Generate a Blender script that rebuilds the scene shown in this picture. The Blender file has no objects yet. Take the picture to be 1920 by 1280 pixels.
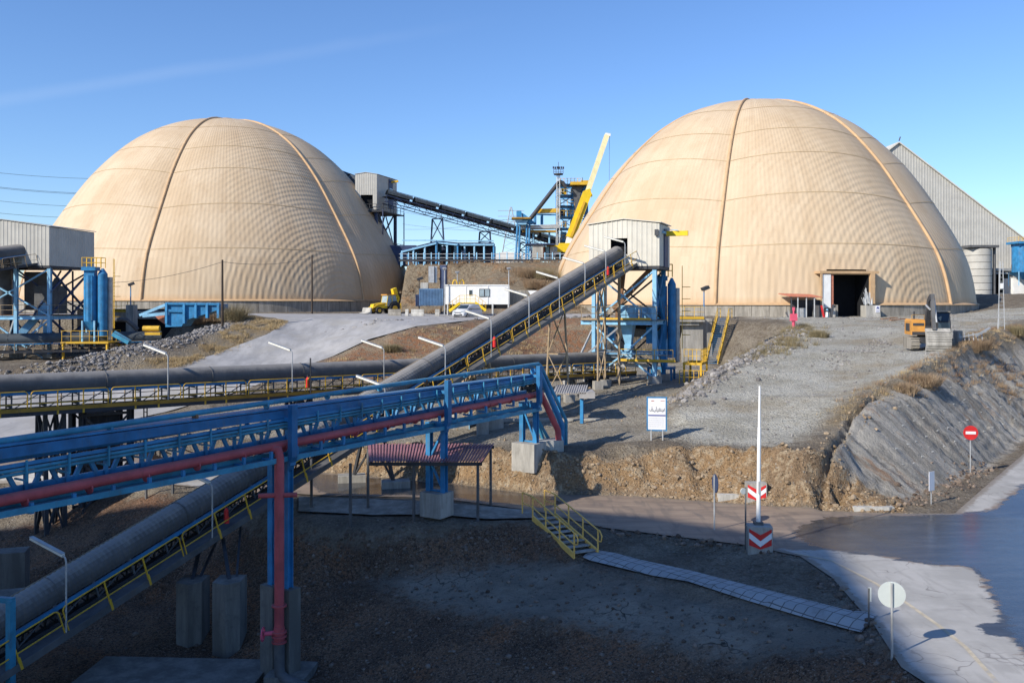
import bpy, bmesh, math, random
import numpy as np
from mathutils import Vector, Matrix
from mathutils.geometry import delaunay_2d_cdt
R_ = math.radians
S = bpy.context.scene
COL = S.collection
random.seed(7); rng = np.random.default_rng(11)
# ---------------------------------------------------------------- camera, sky, sun, exposure
F = 1700.0; HZ = 565.0; CZ = 10.0          # focal length in photo pixels, horizon row, eye height
cam_d = bpy.data.cameras.new('camera'); cam = bpy.data.objects.new('camera', cam_d); COL.objects.link(cam)
cam.location = (0, 0, CZ); cam.rotation_euler = (R_(90), 0, 0)
cam_d.sensor_width = 36; cam_d.lens = F/1920*36; cam_d.shift_y = -(640-HZ)/1920
cam_d.clip_start = 0.5; cam_d.clip_end = 6000
S.camera = cam
SUN_EL = R_(32); SUN_D = Vector((-.785, -.62, 0)).normalized()      # horizontal direction towards the sun
TO_SUN = Vector((SUN_D.x*math.cos(SUN_EL), SUN_D.y*math.cos(SUN_EL), math.sin(SUN_EL)))
W = bpy.data.worlds.new('World'); S.world = W; W.use_nodes = True
wn = W.node_tree.nodes; wl = W.node_tree.links
bg = wn['Background']; sky = wn.new('ShaderNodeTexSky'); sky.sky_type = 'NISHITA'; sky.sun_disc = False
sky.sun_elevation = SUN_EL; sky.sun_rotation = math.atan2(SUN_D.x, SUN_D.y)
sky.altitude = 1500; sky.air_density = 1.25; sky.dust_density = .35; sky.ozone_density = 3.0
sky_mix = wn.new('ShaderNodeHueSaturation'); sky_mix.inputs['Saturation'].default_value = 1.06; sky_mix.inputs['Value'].default_value = 1.12; wl.new(sky.outputs[0], sky_mix.inputs['Color'])
sky_t = wn.new('ShaderNodeMix'); sky_t.data_type = 'RGBA'; sky_t.blend_type = 'MULTIPLY'; sky_t.inputs[0].default_value = 1; sky_t.inputs[7].default_value = (.82, .95, 1.20, 1); wl.new(sky_mix.outputs[0], sky_t.inputs[6])
# a thin old vapour trail across the upper left of the sky
def dirpx(px, py): return Vector(((px-960)/F, 1, -(py-HZ)/F)).normalized()
_tn = dirpx(0, 190).cross(dirpx(900, 42)).normalized()
tc = wn.new('ShaderNodeTexCoord')
def wm(op, a, b=0.):
    x = wn.new('ShaderNodeMath'); x.operation = op
    for i, q in enumerate((a, b)):
        if isinstance(q, (int, float)): x.inputs[i].default_value = q
        else: wl.new(q, x.inputs[i])
    return x.outputs[0]
wno = wn.new('ShaderNodeTexNoise'); wl.new(tc.outputs['Generated'], wno.inputs['Vector']); wno.inputs['Scale'].default_value = 9; wno.inputs['Detail'].default_value = 6
wd = wn.new('ShaderNodeVectorMath'); wd.operation = 'DOT_PRODUCT'; wl.new(tc.outputs['Generated'], wd.inputs[0]); wd.inputs[1].default_value = _tn
wab = wm('ABSOLUTE', wm('ADD', wd.outputs['Value'], wm('MULTIPLY', wm('SUBTRACT', wno.outputs['Fac'], .5), .012)))
wr = wn.new('ShaderNodeMapRange'); wr.interpolation_type = 'SMOOTHSTEP'; wl.new(wab, wr.inputs[0]); wr.inputs[1].default_value = .010; wr.inputs[2].default_value = 0; wr.inputs[3].default_value = 0; wr.inputs[4].default_value = 1
wx = wn.new('ShaderNodeSeparateXYZ'); wl.new(tc.outputs['Generated'], wx.inputs[0])
wf = wn.new('ShaderNodeMapRange'); wf.interpolation_type = 'SMOOTHSTEP'; wl.new(wx.outputs[0], wf.inputs[0]); wf.inputs[1].default_value = .02; wf.inputs[2].default_value = -.28; wf.inputs[3].default_value = 0; wf.inputs[4].default_value = 1
wfac = wm('MULTIPLY', wm('MULTIPLY', wr.outputs[0], wf.outputs[0]), wm('MULTIPLY', wno.outputs['Fac'], .10))
sky_c = wn.new('ShaderNodeMix'); sky_c.data_type = 'RGBA'; wl.new(wfac, sky_c.inputs[0]); wl.new(sky_t.outputs[2], sky_c.inputs[6]); sky_c.inputs[7].default_value = (7.5, 8.2, 9.2, 1)
wl.new(sky_c.outputs[2], bg.inputs[0]); bg.inputs[1].default_value = .105
sun_d = bpy.data.lights.new('sun', 'SUN'); sun = bpy.data.objects.new('sun', sun_d); COL.objects.link(sun)
sun_d.energy = 4.6; sun_d.angle = R_(.53); sun_d.color = (1, .93, .82)
sun.rotation_euler = (-TO_SUN).to_track_quat('-Z', 'Y').to_euler()
S.view_settings.view_transform = 'Standard'; S.view_settings.look = 'None'
S.view_settings.exposure = 0.32; S.view_settings.gamma = 1
S.cycles.max_bounces = 5; S.cycles.diffuse_bounces = 3; S.cycles.glossy_bounces = 3; S.cycles.use_denoising = True

# ---------------------------------------------------------------- helpers
V = Vector
def at(px, py, Y): return V(((px-960)/F*Y, Y, CZ-(py-HZ)/F*Y))
def gz(px, py, z):
    Y = (CZ-z)*F/(py-HZ); return V(((px-960)/F*Y, Y, z))
def wloc(o):
    v = V((0, 0, 0))
    while o: v += o.location; o = o.parent
    return v
class MB:
    def __init__(s): s.v = []; s.f = []; s.sm = []
    def add(s, vs, fs, smooth=False):
        b = len(s.v); s.v += [tuple(v) for v in vs]; s.f += [tuple(b+i for i in f) for f in fs]; s.sm += [smooth]*len(fs); return s
    def obox(s, c, ax, ay, az):      # half axes
        c = V(c); vs = [c+ax*i+ay*j+az*k for k in (-1, 1) for j in (-1, 1) for i in (-1, 1)]
        return s.add(vs, [(0, 2, 3, 1), (4, 5, 7, 6), (0, 1, 5, 4), (2, 6, 7, 3), (0, 4, 6, 2), (1, 3, 7, 5)])
    def box(s, c, size, rz=0):
        ca, sa = math.cos(rz), math.sin(rz)
        return s.obox(c, V((ca, sa, 0))*size[0]/2, V((-sa, ca, 0))*size[1]/2, V((0, 0, size[2]/2)))
    def frame(s, p, q, up=V((0, 0, 1))):
        d = (q-p).normalized()
        if abs(d.dot(up)) > .98: up = V((.36, .93, 0)).normalized()
        x = d.cross(up).normalized(); return d, x, x.cross(d)
    def bar(s, p, q, w, h=None, up=V((0, 0, 1))):
        p, q = V(p), V(q); h = h or w
        d, x, y = s.frame(p, q, up)
        return s.obox((p+q)/2, x*w/2, y*h/2, (q-p)/2)
    def ibeam(s, p, q, w, h, t=.03, up=V((0, 0, 1))):
        p, q = V(p), V(q); d, x, y = s.frame(p, q, up); L = (q-p)/2; c = (p+q)/2
        s.obox(c+y*(h/2-t/2), x*w/2, y*t/2, L); s.obox(c-y*(h/2-t/2), x*w/2, y*t/2, L)
        return s.obox(c, x*t/2, y*(h/2-t-.001), L)
    def tube(s, p, q, r, n=8, r2=None, cap=True):
        p, q = V(p), V(q); d, x, y = s.frame(p, q); r2 = r if r2 is None else r2
        vs = []
        for c, rr in ((p, r), (q, r2)):
            vs += [c+x*rr*math.cos(2*math.pi*i/n)+y*rr*math.sin(2*math.pi*i/n) for i in range(n)]
        s.add(vs, [(i, (i+1) % n, n+(i+1) % n, n+i) for i in range(n)], True)
        if cap: s.add(vs, [tuple(range(n))[::-1], tuple(range(n, 2*n))])
        return s
    def path(s, pts, r, n=8):
        pts = [V(p) for p in pts]; rings = []
        x = None
        for i, p in enumerate(pts):
            d = ((pts[min(i+1, len(pts)-1)]-p).normalized()+(p-pts[max(i-1, 0)]).normalized()).normalized()
            if x is None: _, x, y = s.frame(p, p+d)
            else:
                x = (x-d*x.dot(d)).normalized(); y = x.cross(d)
            rings.append([p+x*r*math.cos(2*math.pi*k/n)+y*r*math.sin(2*math.pi*k/n) for k in range(n)])
        fs = [(i*n+k, i*n+(k+1) % n, (i+1)*n+(k+1) % n, (i+1)*n+k) for i in range(len(pts)-1) for k in range(n)]
        s.add([v for r_ in rings for v in r_], fs, True)
        m = len(pts)-1
        return s.add(rings[0]+rings[-1], [tuple(range(n))[::-1], tuple(range(n, 2*n))])
    def prism(s, pts, ext):           # planar outline pushed along ext
        n = len(pts); pts = [V(p) for p in pts]; e = V(ext)
        return s.add(pts+[p+e for p in pts], [tuple(range(n))[::-1], tuple(range(n, 2*n))]+[(i, (i+1) % n, n+(i+1) % n, n+i) for i in range(n)])
    def corr(s, o, u, v, w, h, pitch, depth, nrm, cut=None, top=None):
        # trapezoidal sheet: origin o, width along u, height along v, ribs proud along nrm; top(x) = height at x
        o, u, v, nrm = V(o), V(u), V(v), V(nrm); xs = []
        k = 0; x = 0
        while x < w-1e-6:
            for fx, d in ((0, 0), (.55, 0), (.65, 1), (.9, 1)):
                if x+fx*pitch < w: xs.append((x+fx*pitch, d))
            x += pitch
        xs.append((w, 0))
        vs = []
        for x, d in xs:
            t = top(x) if top else h
            vs += [o+u*x+nrm*d*depth, o+u*x+v*t+nrm*d*depth]
        fs = []
        for i in range(len(xs)-1):
            xm = (xs[i][0]+xs[i+1][0])/2
            if cut and cut[0] < xm < cut[1]:
                a0, a1 = xs[i][0], xs[i+1][0]; d0, d1 = xs[i][1], xs[i+1][1]
                b = len(vs)
                for z0, z1 in ((0, cut[2]), (cut[3], None)):
                    if z1 is not None and z1 <= z0: continue
                    b = len(vs)
                    for a, d in ((a0, d0), (a1, d1)):
                        t = z1 if z1 is not None else (top(a) if top else h)
                        vs += [o+u*a+v*z0+nrm*d*depth, o+u*a+v*t+nrm*d*depth]
                    fs.append((b, b+2, b+3, b+1))
            else: fs.append((2*i, 2*i+2, 2*i+3, 2*i+1))
        return s.add(vs, fs)
    def build(s, name, mat, parent=None, label=None):
        off = wloc(parent) if parent else V((0, 0, 0))
        me = bpy.data.meshes.new(name)
        vv = np.array(s.v, dtype=np.float64)-np.array(off)
        me.from_pydata(vv.tolist(), [], s.f); me.polygons.foreach_set('use_smooth', s.sm); me.update()
        me.materials.append(mat)
        o = bpy.data.objects.new(name, me); COL.objects.link(o); o.parent = parent
        if label: o['label'] = label
        return o
def thing(name, label, cat, loc, group=None):
    o = bpy.data.objects.new(name, None); COL.objects.link(o); o.location = loc; o.empty_display_size = .3
    return tag(o, label, cat, group)
def tag(o, label, cat, group=None):
    o['label'] = label; o['category'] = cat
    if group: o['group'] = group
    return o
def copy_tree(o, parent=None):
    c = o.copy(); COL.objects.link(c); c.parent = parent
    for ch in [k for k in CH.get(o.name, [])]: copy_tree(ch, c)
    return c
CH = {}
def index_children():
    CH.clear()
    for o in COL.objects:
        if o.parent: CH.setdefault(o.parent.name, []).append(o)
def raw_mesh(name, v, f, mat, smooth=True, parent=None):
    me = bpy.data.meshes.new(name); v = np.asarray(v, dtype=np.float32); f = np.asarray(f, dtype=np.int32)
    me.vertices.add(len(v)); me.vertices.foreach_set('co', v.ravel())
    k = f.shape[1]; me.loops.add(f.size); me.loops.foreach_set('vertex_index', f.ravel())
    me.polygons.add(len(f)); me.polygons.foreach_set('loop_start', np.arange(0, f.size, k, dtype=np.int32))
    me.polygons.foreach_set('loop_total', np.full(len(f), k, dtype=np.int32))
    me.polygons.foreach_set('use_smooth', np.full(len(f), smooth)); me.update(calc_edges=True)
    me.materials.append(mat); o = bpy.data.objects.new(name, me); COL.objects.link(o); o.parent = parent
    return o
def fattr(o, name, arr):
    a = o.data.attributes.new(name, 'FLOAT', 'POINT'); a.data.foreach_set('value', np.asarray(arr, dtype=np.float32))

# ---------------------------------------------------------------- materials
class NT:
    def __init__(s, name):
        s.m = bpy.data.materials.new(name); s.m.use_nodes = True; s.t = s.m.node_tree; s.b = s.t.nodes['Principled BSDF']
        s.pos = s.n('ShaderNodeNewGeometry').outputs['Position']
    def n(s, ty, **k):
        x = s.t.nodes.new(ty)
        for a, b in k.items(): setattr(x, a, b)
        return x
    def put(s, sock, v):
        if hasattr(v, 'is_linked') or hasattr(v, 'links'): s.t.links.new(v, sock)
        elif isinstance(v, (tuple, list)) and len(v) == 3 and sock.type == 'RGBA': sock.default_value = (*v, 1)
        else: sock.default_value = v
    def noise(s, scale, detail=4, rough=.6, vec=None, dist=0):
        x = s.n('ShaderNodeTexNoise'); s.put(x.inputs['Vector'], vec or s.pos); x.inputs['Scale'].default_value = scale
        x.inputs['Detail'].default_value = detail; x.inputs['Roughness'].default_value = rough; x.inputs['Distortion'].default_value = dist
        return x.outputs['Fac']
    def voro(s, scale, vec=None, feat='F1', out='Distance'):
        x = s.n('ShaderNodeTexVoronoi', feature=feat); s.put(x.inputs['Vector'], vec or s.pos); x.inputs['Scale'].default_value = scale
        return x.outputs[out]
    def ramp(s, v, a, b, lo=0., hi=1.):
        x = s.n('ShaderNodeMapRange', interpolation_type='SMOOTHSTEP'); s.put(x.inputs[0], v)
        for i, q in zip((1, 2, 3, 4), (a, b, lo, hi)): x.inputs[i].default_value = q
        return x.outputs[0]
    def math(s, op, a, b=0., c=0.):
        x = s.n('ShaderNodeMath', operation=op); s.put(x.inputs[0], a); s.put(x.inputs[1], b); s.put(x.inputs[2], c); return x.outputs[0]
    def mix(s, fac, a, b, mode='MIX'):
        x = s.n('ShaderNodeMix', data_type='RGBA', blend_type=mode); s.put(x.inputs[0], fac); s.put(x.inputs[6], a); s.put(x.inputs[7], b); return x.outputs[2]
    def attr(s, name): return s.n('ShaderNodeAttribute', attribute_name=name).outputs['Fac']
    def scale(s, v, vec=None):
        x = s.n('ShaderNodeVectorMath', operation='MULTIPLY'); s.put(x.inputs[0], vec or s.pos); x.inputs[1].default_value = v; return x.outputs[0]
    def bump(s, h, strength=.5, dist=.05, nrm=None):
        x = s.n('ShaderNodeBump'); s.put(x.inputs['Height'], h); x.inputs['Strength'].default_value = strength; x.inputs['Distance'].default_value = dist
        if nrm: s.put(x.inputs['Normal'], nrm)
        return x.outputs[0]
    def fin(s, col, rough=.8, metal=0., nrm=None, spec=.3):
        s.put(s.b.inputs['Base Color'], col); s.put(s.b.inputs['Roughness'], rough); s.put(s.b.inputs['Metallic'], metal)
        s.b.inputs['Specular IOR Level'].default_value = spec
        if nrm: s.put(s.b.inputs['Normal'], nrm)
        return s.m
def mul(c, k): return tuple(min(1, x*k) for x in c)
def paint(name, c, rough=.5, var=.25, scale=1.2, dirt=(.12, .095, .07), damt=.45, metal=0., streak=True, spec=.35, top=None):
    t = NT(name)
    a = t.noise(scale, 5, .65); col = t.mix(t.ramp(a, .3, .7), mul(c, 1-var), mul(c, 1+var*.5))
    v = t.scale((2.2, 2.2, .35)) if streak else t.pos
    d = t.math('MULTIPLY', t.ramp(t.noise(1.6, 6, .7, v), .52, .74), damt)
    col = t.mix(d, col, dirt)
    if top:          # pale tone on upward faces: light from above painted in, mottled like dust
        sx = t.n('ShaderNodeSeparateXYZ'); t.put(sx.inputs[0], t.n('ShaderNodeNewGeometry').outputs['Normal'])
        k = t.math('MULTIPLY', t.ramp(t.math('ADD', sx.outputs[2], t.math('MULTIPLY', t.math('SUBTRACT', t.noise(1.3, 5, .7), .5), .9)), .35, .95), top[1]); col = t.mix(k, col, top[0])
    r = t.math('ADD', t.math('MULTIPLY', t.noise(3., 3), .25), rough-.1)
    return t.fin(col, r, metal, t.bump(t.noise(9, 4), .12, .02), spec)
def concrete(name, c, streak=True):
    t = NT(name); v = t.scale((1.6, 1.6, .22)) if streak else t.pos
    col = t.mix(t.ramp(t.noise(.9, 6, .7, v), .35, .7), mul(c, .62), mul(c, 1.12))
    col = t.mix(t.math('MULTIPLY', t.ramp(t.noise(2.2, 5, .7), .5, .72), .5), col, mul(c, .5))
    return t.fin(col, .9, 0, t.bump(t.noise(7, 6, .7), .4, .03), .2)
M = {}
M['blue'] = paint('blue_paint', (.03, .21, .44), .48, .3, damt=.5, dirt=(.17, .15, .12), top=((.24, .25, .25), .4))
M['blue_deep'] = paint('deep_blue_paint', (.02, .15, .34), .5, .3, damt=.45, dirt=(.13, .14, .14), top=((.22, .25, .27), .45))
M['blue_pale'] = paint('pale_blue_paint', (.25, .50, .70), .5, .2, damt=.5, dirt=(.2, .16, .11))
M['teal'] = paint('teal_paint', (.045, .26, .41), .5, .3, damt=.45, top=((.26, .29, .30), .4))
M['red_pipe'] = paint('red_pipe_paint', (.46, .085, .095), .55, .25, damt=.55, top=((.42, .22, .20), .35), dirt=(.2, .07, .06))
M['red'] = paint('red_paint', (.62, .03, .03), .4, .15, damt=.15)
M['pink'] = paint('faded_red_paint', (.74, .11, .18), .5, .15, damt=.2, dirt=(.6, .2, .2))
M['yellow'] = paint('yellow_paint', (.66, .40, .035), .5, .2, damt=.4, dirt=(.25, .15, .05))
M['yellow_pale'] = paint('pale_rail_yellow', (.90, .55, .14), .5, .12, damt=.3, dirt=(.4, .3, .15))
M['yellow_bright'] = paint('bright_yellow_paint', (.80, .55, .02), .42, .12, damt=.2)
M['ochre'] = paint('ochre_paint', (.40, .22, .03), .6, .3, damt=.5)
M['white'] = paint('white_paint', (.80, .80, .78), .5, .08, damt=.25, dirt=(.5, .47, .4))
M['cream'] = paint('cream_cladding', (.60, .57, .49), .55, .1, .5, damt=.35, dirt=(.4, .35, .27))
M['silver'] = paint('silver_paint', (.58, .59, .60), .35, .05, damt=.15)
M['cream_grey'] = paint('grey_cladding', (.47, .455, .41), .55, .12, .5, damt=.3, dirt=(.36, .31, .25))
M['galv'] = paint('galvanised_steel', (.46, .47, .47), .45, .2, 2, damt=.3, metal=.35)
M['steel'] = paint('grey_steel', (.11, .112, .115), .55, .3, 1.5, damt=.45, dirt=(.16, .11, .08))
M['hood'] = paint('grey_conveyor_hood', (.115, .114, .116), .62, .25, .8, dirt=(.22, .195, .165), damt=.4, top=((.33, .31, .28), .62))
M['hood_dark'] = paint('dark_conveyor_hood', (.07, .085, .095), .55, .3, .8, damt=.35)
M['dark'] = paint('dark_steel', (.045, .048, .055), .6, .3, 1.5, damt=.45, dirt=(.14, .1, .07))
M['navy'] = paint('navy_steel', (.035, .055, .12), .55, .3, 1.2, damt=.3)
M['rust'] = paint('rusty_steel', (.24, .13, .07), .8, .35, 2, damt=.5, dirt=(.1, .06, .04))
M['rail_rust'] = paint('weathered_rail', (.36, .27, .17), .8, .3, 2, damt=.5)
M['belt'] = paint('rubber', (.022, .022, .024), .75, .3, 2, damt=.4)
M['tyre'] = paint('tyre_rubber', (.03, .03, .032), .85, .2, 3, damt=.4)
M['concrete'] = concrete('concrete', (.42, .40, .36))
M['concrete_shaded'] = concrete('shade_darkened_concrete', (.20, .19, .17))  # darker copy of the concrete, the pit's shade put into its colour
M['concrete_pale'] = concrete('pale_concrete', (.52, .50, .45))
M['concrete_stain'] = concrete('stained_concrete', (.36, .33, .28))
M['roof_red'] = paint('red_brown_sheet', (.33, .155, .17), .6, .25, 1, damt=.4)
M['roof_grey'] = paint('grey_sheet', (.40, .38, .36), .55, .2, 1, damt=.4)
M['roof_tile'] = paint('faded_red_sheet', (.50, .19, .12), .7, .25, 3, damt=.3)
M['glass'] = paint('dark_glass', (.03, .045, .06), .08, .1, damt=0, spec=.6)
M['glass_pale'] = paint('pale_glass', (.30, .38, .42), .12, .2, damt=0, spec=.6)
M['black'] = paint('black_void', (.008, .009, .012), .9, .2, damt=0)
M['orange'] = paint('orange_paint', (.62, .29, .06), .55, .2, damt=.5, dirt=(.3, .2, .1))
M['wood'] = paint('dark_wood', (.06, .045, .035), .85, .3, 3, damt=.3)
M['lamp_white'] = paint('lamp_diffuser', (.78, .77, .70), .4, .1, damt=.15)
M['sign_white'] = paint('sign_white', (.80, .80, .82), .45, .04, damt=.08)
M['sign_grey'] = paint('sign_back_grey', (.50, .54, .52), .5, .08, damt=.15)
M['sign_blue'] = paint('sign_blue', (.01, .03, .25), .5, .05, damt=0)
# ---------------------------------------------------------------- terrain: a surveyed net of lines and spots, then fine relief
_P = []; _E = []
def brk(*pts, close=False):
    b = len(_P)
    for p in pts: _P.append(gz(*p) if 560 < p[1] < 1400 and p[2] < 9.9 else V(p))
    for i in range(len(pts)-1): _E.append((b+i, b+i+1))
def spot(*pts):
    for p in pts: _P.append(gz(*p) if 560 < p[1] < 1400 and p[2] < 9.9 else V(p))
# frame of the net
spot((-400, 4, -4), (400, 4, 0), (-70, 8, -4.5), (-30, 8, -4.5), (0, 8, -3.5), (14, 8, -.6), (30, 8, 0), (80, 8, 0), (-400, 60, 3), (400, 60, 6),
     (-400, 140, 8), (400, 140, 11.5), (-3000, 3000, 16), (3000, 3000, 16), (-400, 300, 14), (400, 300, 12), (-110, 60, 3), (-90, 30, -3))
# road, far side and up the right branch
brk((-22, 57, .05), (-16, 55, 0), (600, 885, 0), (850, 905, 0), (1000, 926, 0), (1170, 928, 0), (1440, 948, 0), (1540, 957, 0), (1700, 962, 0), (1790, 962, 0), (25, 47.8, .3), (31.6, 56, .6), (51, 76.7, 1.2), (90, 110, 2.5))
brk((1500, 953.5, .1), (1560, 945, .25), (1630, 915, .6), (1690, 934, .15), (1780, 905, .3), (27.2, 52.6, .5), (35.3, 62.6, .8), (54, 82, 1.4), (95, 118, 3))
spot((30, 40, 0), (45, 60, .4), (70, 70, .8), (24, 32, 0), (40, 30, 0), (18, 28, 0), (16, 36, 0))
# bank top above the road and the outcrop
brk((-22, 60, 1.0), (-12, 55, 1.25), (640, 842, 1.28), (860, 838, 1.7), (.2, 48.45, 2.0), (2.6, 47.85, 2.05), (1150, 838, 2.1), (1300, 842, 2.1), (1420, 848, 2.2), (1500, 858, 2.3), (1560, 838, 2.6))
# crest of the sprayed slope, ledge above it
brk((1560, 838, 2.6), (1582, 800, 3.2), (1640, 765, 3.9), (1735, 745, 4.0), (1790, 712, 4.5), (1860, 682, 5.0), (44.8, 79.3, 5.8), (60, 98, 6.5), (95, 130, 7.5))
brk((1545, 800, 3.0), (1600, 745, 4.3), (1700, 700, 5.3), (1780, 660, 6.3), (1850, 625, 7.3), (49, 86.8, 7.6), (64, 104, 8.3), (95, 140, 9))
# gravel ramp
spot((1300, 800, 2.65), (1430, 800, 2.8), (1400, 740, 3.9), (1550, 740, 4.05), (1600, 700, 4.95), (1500, 660, 5.95), (1700, 655, 6.05), (1600, 612, 7.5), (1800, 612, 7.4), (40, 96, 7.9), (50, 97, 7.9), (34, 100, 8), (28, 112, 8.05), (45, 112, 8.05), (58, 118, 8.3), (1225, 800, 2.3))
brk((1255, 758, 3.5), (1330, 707, 4.55), (1420, 657, 5.95), (1490, 612, 7.4), (31, 99.6, 7.9), (24.3, 101.5, 8.05))
brk((1235, 768, 2.75), (11.2, 66.5, 3.0), (16, 79, 3.15), (19.5, 88, 3.2), (22.2, 96, 3.3), (22.3, 100.2, 3.4))
# lower yard
spot((900, 800, 1.9), (1000, 780, 2.2), (1100, 770, 2.4), (1200, 722, 3.15), (1000, 720, 3.0), (-10, 62, 1.5), (0, 85, 3.2), (10, 90, 3.3), (18, 97, 3.3), (12, 82, 3.2), (-14, 70, 1.9), (-20, 66, 1.4))
brk((13.5, 100.1, 3.4), (18, 100.2, 3.4), (22.3, 100.2, 3.4)); brk((13.4, 101.4, 8.05), (18, 101.5, 8.05), (24.3, 101.5, 8.05))
brk((-16, 78, 3.0), (-8, 76, 3.0), (0, 84, 3.2), (8, 94, 3.3), (13.5, 100.1, 3.4))
brk((-19.5, 83, 3.9), (-17, 85.8, 4.8), (-14, 88.6, 6.3), (-9.6, 91, 7.5), (-3.7, 104, 7.95), (4, 108, 8.05), (12, 107, 8.1))
spot((-5, 86, 5.2), (2, 96, 5.8))
# upper road and the left verge
spot((-21, 92, 5.6), (-24, 88, 4.6), (-24, 80, 3.2), (-27, 76, 2.2), (-33, 74, 1.6), (-35, 62.6, .7), (-25, 58, .5), (-18, 103, 8), (-10, 115, 8.1), (-25, 118, 8.2), (-45, 128, 8.2), (0, 125, 8.1), (15, 125, 8.1), (-44, 66, 1.2), (-60, 66, 2))
brk((-26, 104, 8.05), (-25, 101.5, 7.8), (500, 627, 6.6), (420, 657, 5.2), (330, 689, 4.1), (-36, 77, 2.6), (-46, 74, 2.3))
brk((-30, 103, 8.1), (430, 602, 7.8), (330, 632, 6.5), (220, 655, 5.6), (100, 682, 4.6), (0, 695, 4.1), (-56, 76, 4))
spot((-29, 93, 6.6), (-32, 82, 4.6))
brk((-33, 106.5, 4), (-34.5, 93, 3.7), (-38, 86, 3.6), (-44, 80.5, 3.6), (-56, 80, 3.7)); spot((-46, 92, 3.6), (-52, 100, 3.6), (-58, 95, 3.6), (-42, 100, 3.6))
brk((-33, 109, 4), (-46, 113.5, 4), (-60, 114, 4), (-80, 110, 4)); brk((-31.5, 109, 8.2), (-33, 110.4, 8.2), (-46, 114.8, 8.2), (-60, 115.2, 8.2), (-80, 114, 8.2))
# pads under the domes, slope to the plateau
spot((-55, 150, 8.2), (-90, 170, 8.2), (-55, 215, 8.4), (-32, 145, 8.2), (-30, 215, 8.4), (39, 146, 8.1), (75, 160, 9.5), (64, 135, 8.6), (100, 200, 11.5), (80, 185, 11.4), (120, 170, 11.4), (-90, 230, 9), (72, 122, 9.4), (84, 150, 11.2))
brk((-20.5, 225, 8.4), (-20.6, 175, 8.3), (-19.9, 160, 8.3), (-18.2, 146, 8.3), (-16.2, 131, 8.3), (-10, 129, 8.3), (8, 128, 8.3), (18, 128, 8.3), (22, 150, 8.3)); brk((-18, 228, 16.6), (-18.4, 180, 16.5), (-18.6, 165, 16.4), (-17.6, 151.5, 16.3), (0, 150, 16.4), (17, 150, 16.4), (20, 230, 16.6)); spot((0, 300, 17), (-60, 300, 9), (-90, 146, 8.2), (-70, 138, 8.2), (0, 700, 17), (60, 300, 12))
# foreground: kerb side, path, stepped bank, lower platform, pit
brk((560, 932, .1), (800, 943, .38), (1000, 960, .15), (1130, 988, 0), (1400, 1021, 0), (1500, 1042, 0), (1560, 1082, 0), (1640, 1172, 0), (1690, 1250, 0), (11.6, 20, 0), (13, 12, 0))
brk((-14, 46, -.3), (560, 985, -.3), (700, 994, -.2), (860, 984, 0), (985, 978, .2), (1030, 1000, 0), (1088, 1042, -.55))
brk((1130, 1028, -.5), (1040, 985, 0), (1000, 968, .2)); spot((1200, 1020, -.3), (1400, 1060, -.3), (1500, 1100, -.22))
brk((640, 1090, -2.2), (700, 1084, -2.0), (800, 1072, -1.6), (950, 1053, -1.05), (1088, 1052, -.65))
brk((1130, 1048, -.52), (1635, 1172, -.08)); brk((1088, 1056, -.75), (1300, 1108, -.6), (1615, 1186, -.3))
spot((760, 1100, -1.85), (1000, 1110, -1.4), (1000, 1160, -1.5), (1300, 1190, -1.05), (1600, 1215, -.45), (900, 1150, -1.8), (1450, 1240, -.9))
brk((690, 1120, -2.2), (760, 1135, -2.15), (900, 1178, -2.0), (1150, 1210, -1.7), (1400, 1255, -1.2))
spot((640, 1200, -3.1), (600, 1258, -3.6), (900, 1280, -2.7), (1300, 1300, -1.9), (1600, 1285, -.8), (1660, 1260, -.35), (560, 1120, -2.6), (520, 1050, -1.8), (4, 22, -2.4), (9, 18, -.9))
spot((500, 1240, -3.8), (400, 1225, -4.0), (200, 1270, -4.2), (20, 1275, -4.2), (300, 1130, -3.9), (-13, 38, -3.6), (-12, 41.5, -2.2))
spot((-18, 45, -.7), (-22, 47, -1.5), (-26, 50, -2.4), (-31, 50, -2.8), (-24, 42, -3.4), (-30, 42, -3.8), (-18.6, 48, 0), (-15, 50, 0), (-25, 55, .2), (-36, 55, -1), (-45, 50, -2), (-40, 38, -4))
_pts = [(p.x, p.y) for p in _P]
vo, eo, fo, ov, oe, of = delaunay_2d_cdt([V((x, y)) for x, y in _pts], _E, [], 0, 1e-4)
TV = np.array([[v.x, v.y] for v in vo])
_z = np.full(len(TV), np.nan)
for i, src in enumerate(ov):
    if src: _z[i] = np.mean([_P[k].z for k in src])
_kn = np.array([[p.x, p.y, p.z] for p in _P])
for i in np.where(np.isnan(_z))[0]:       # crossings of two lines
    d = np.hypot(_kn[:, 0]-TV[i, 0], _kn[:, 1]-TV[i, 1]); w = 1/(d+1e-3)**2; _z[i] = (w*_kn[:, 2]).sum()/w.sum()
TF = np.array([f for f in fo if len(f) == 3])
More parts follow.
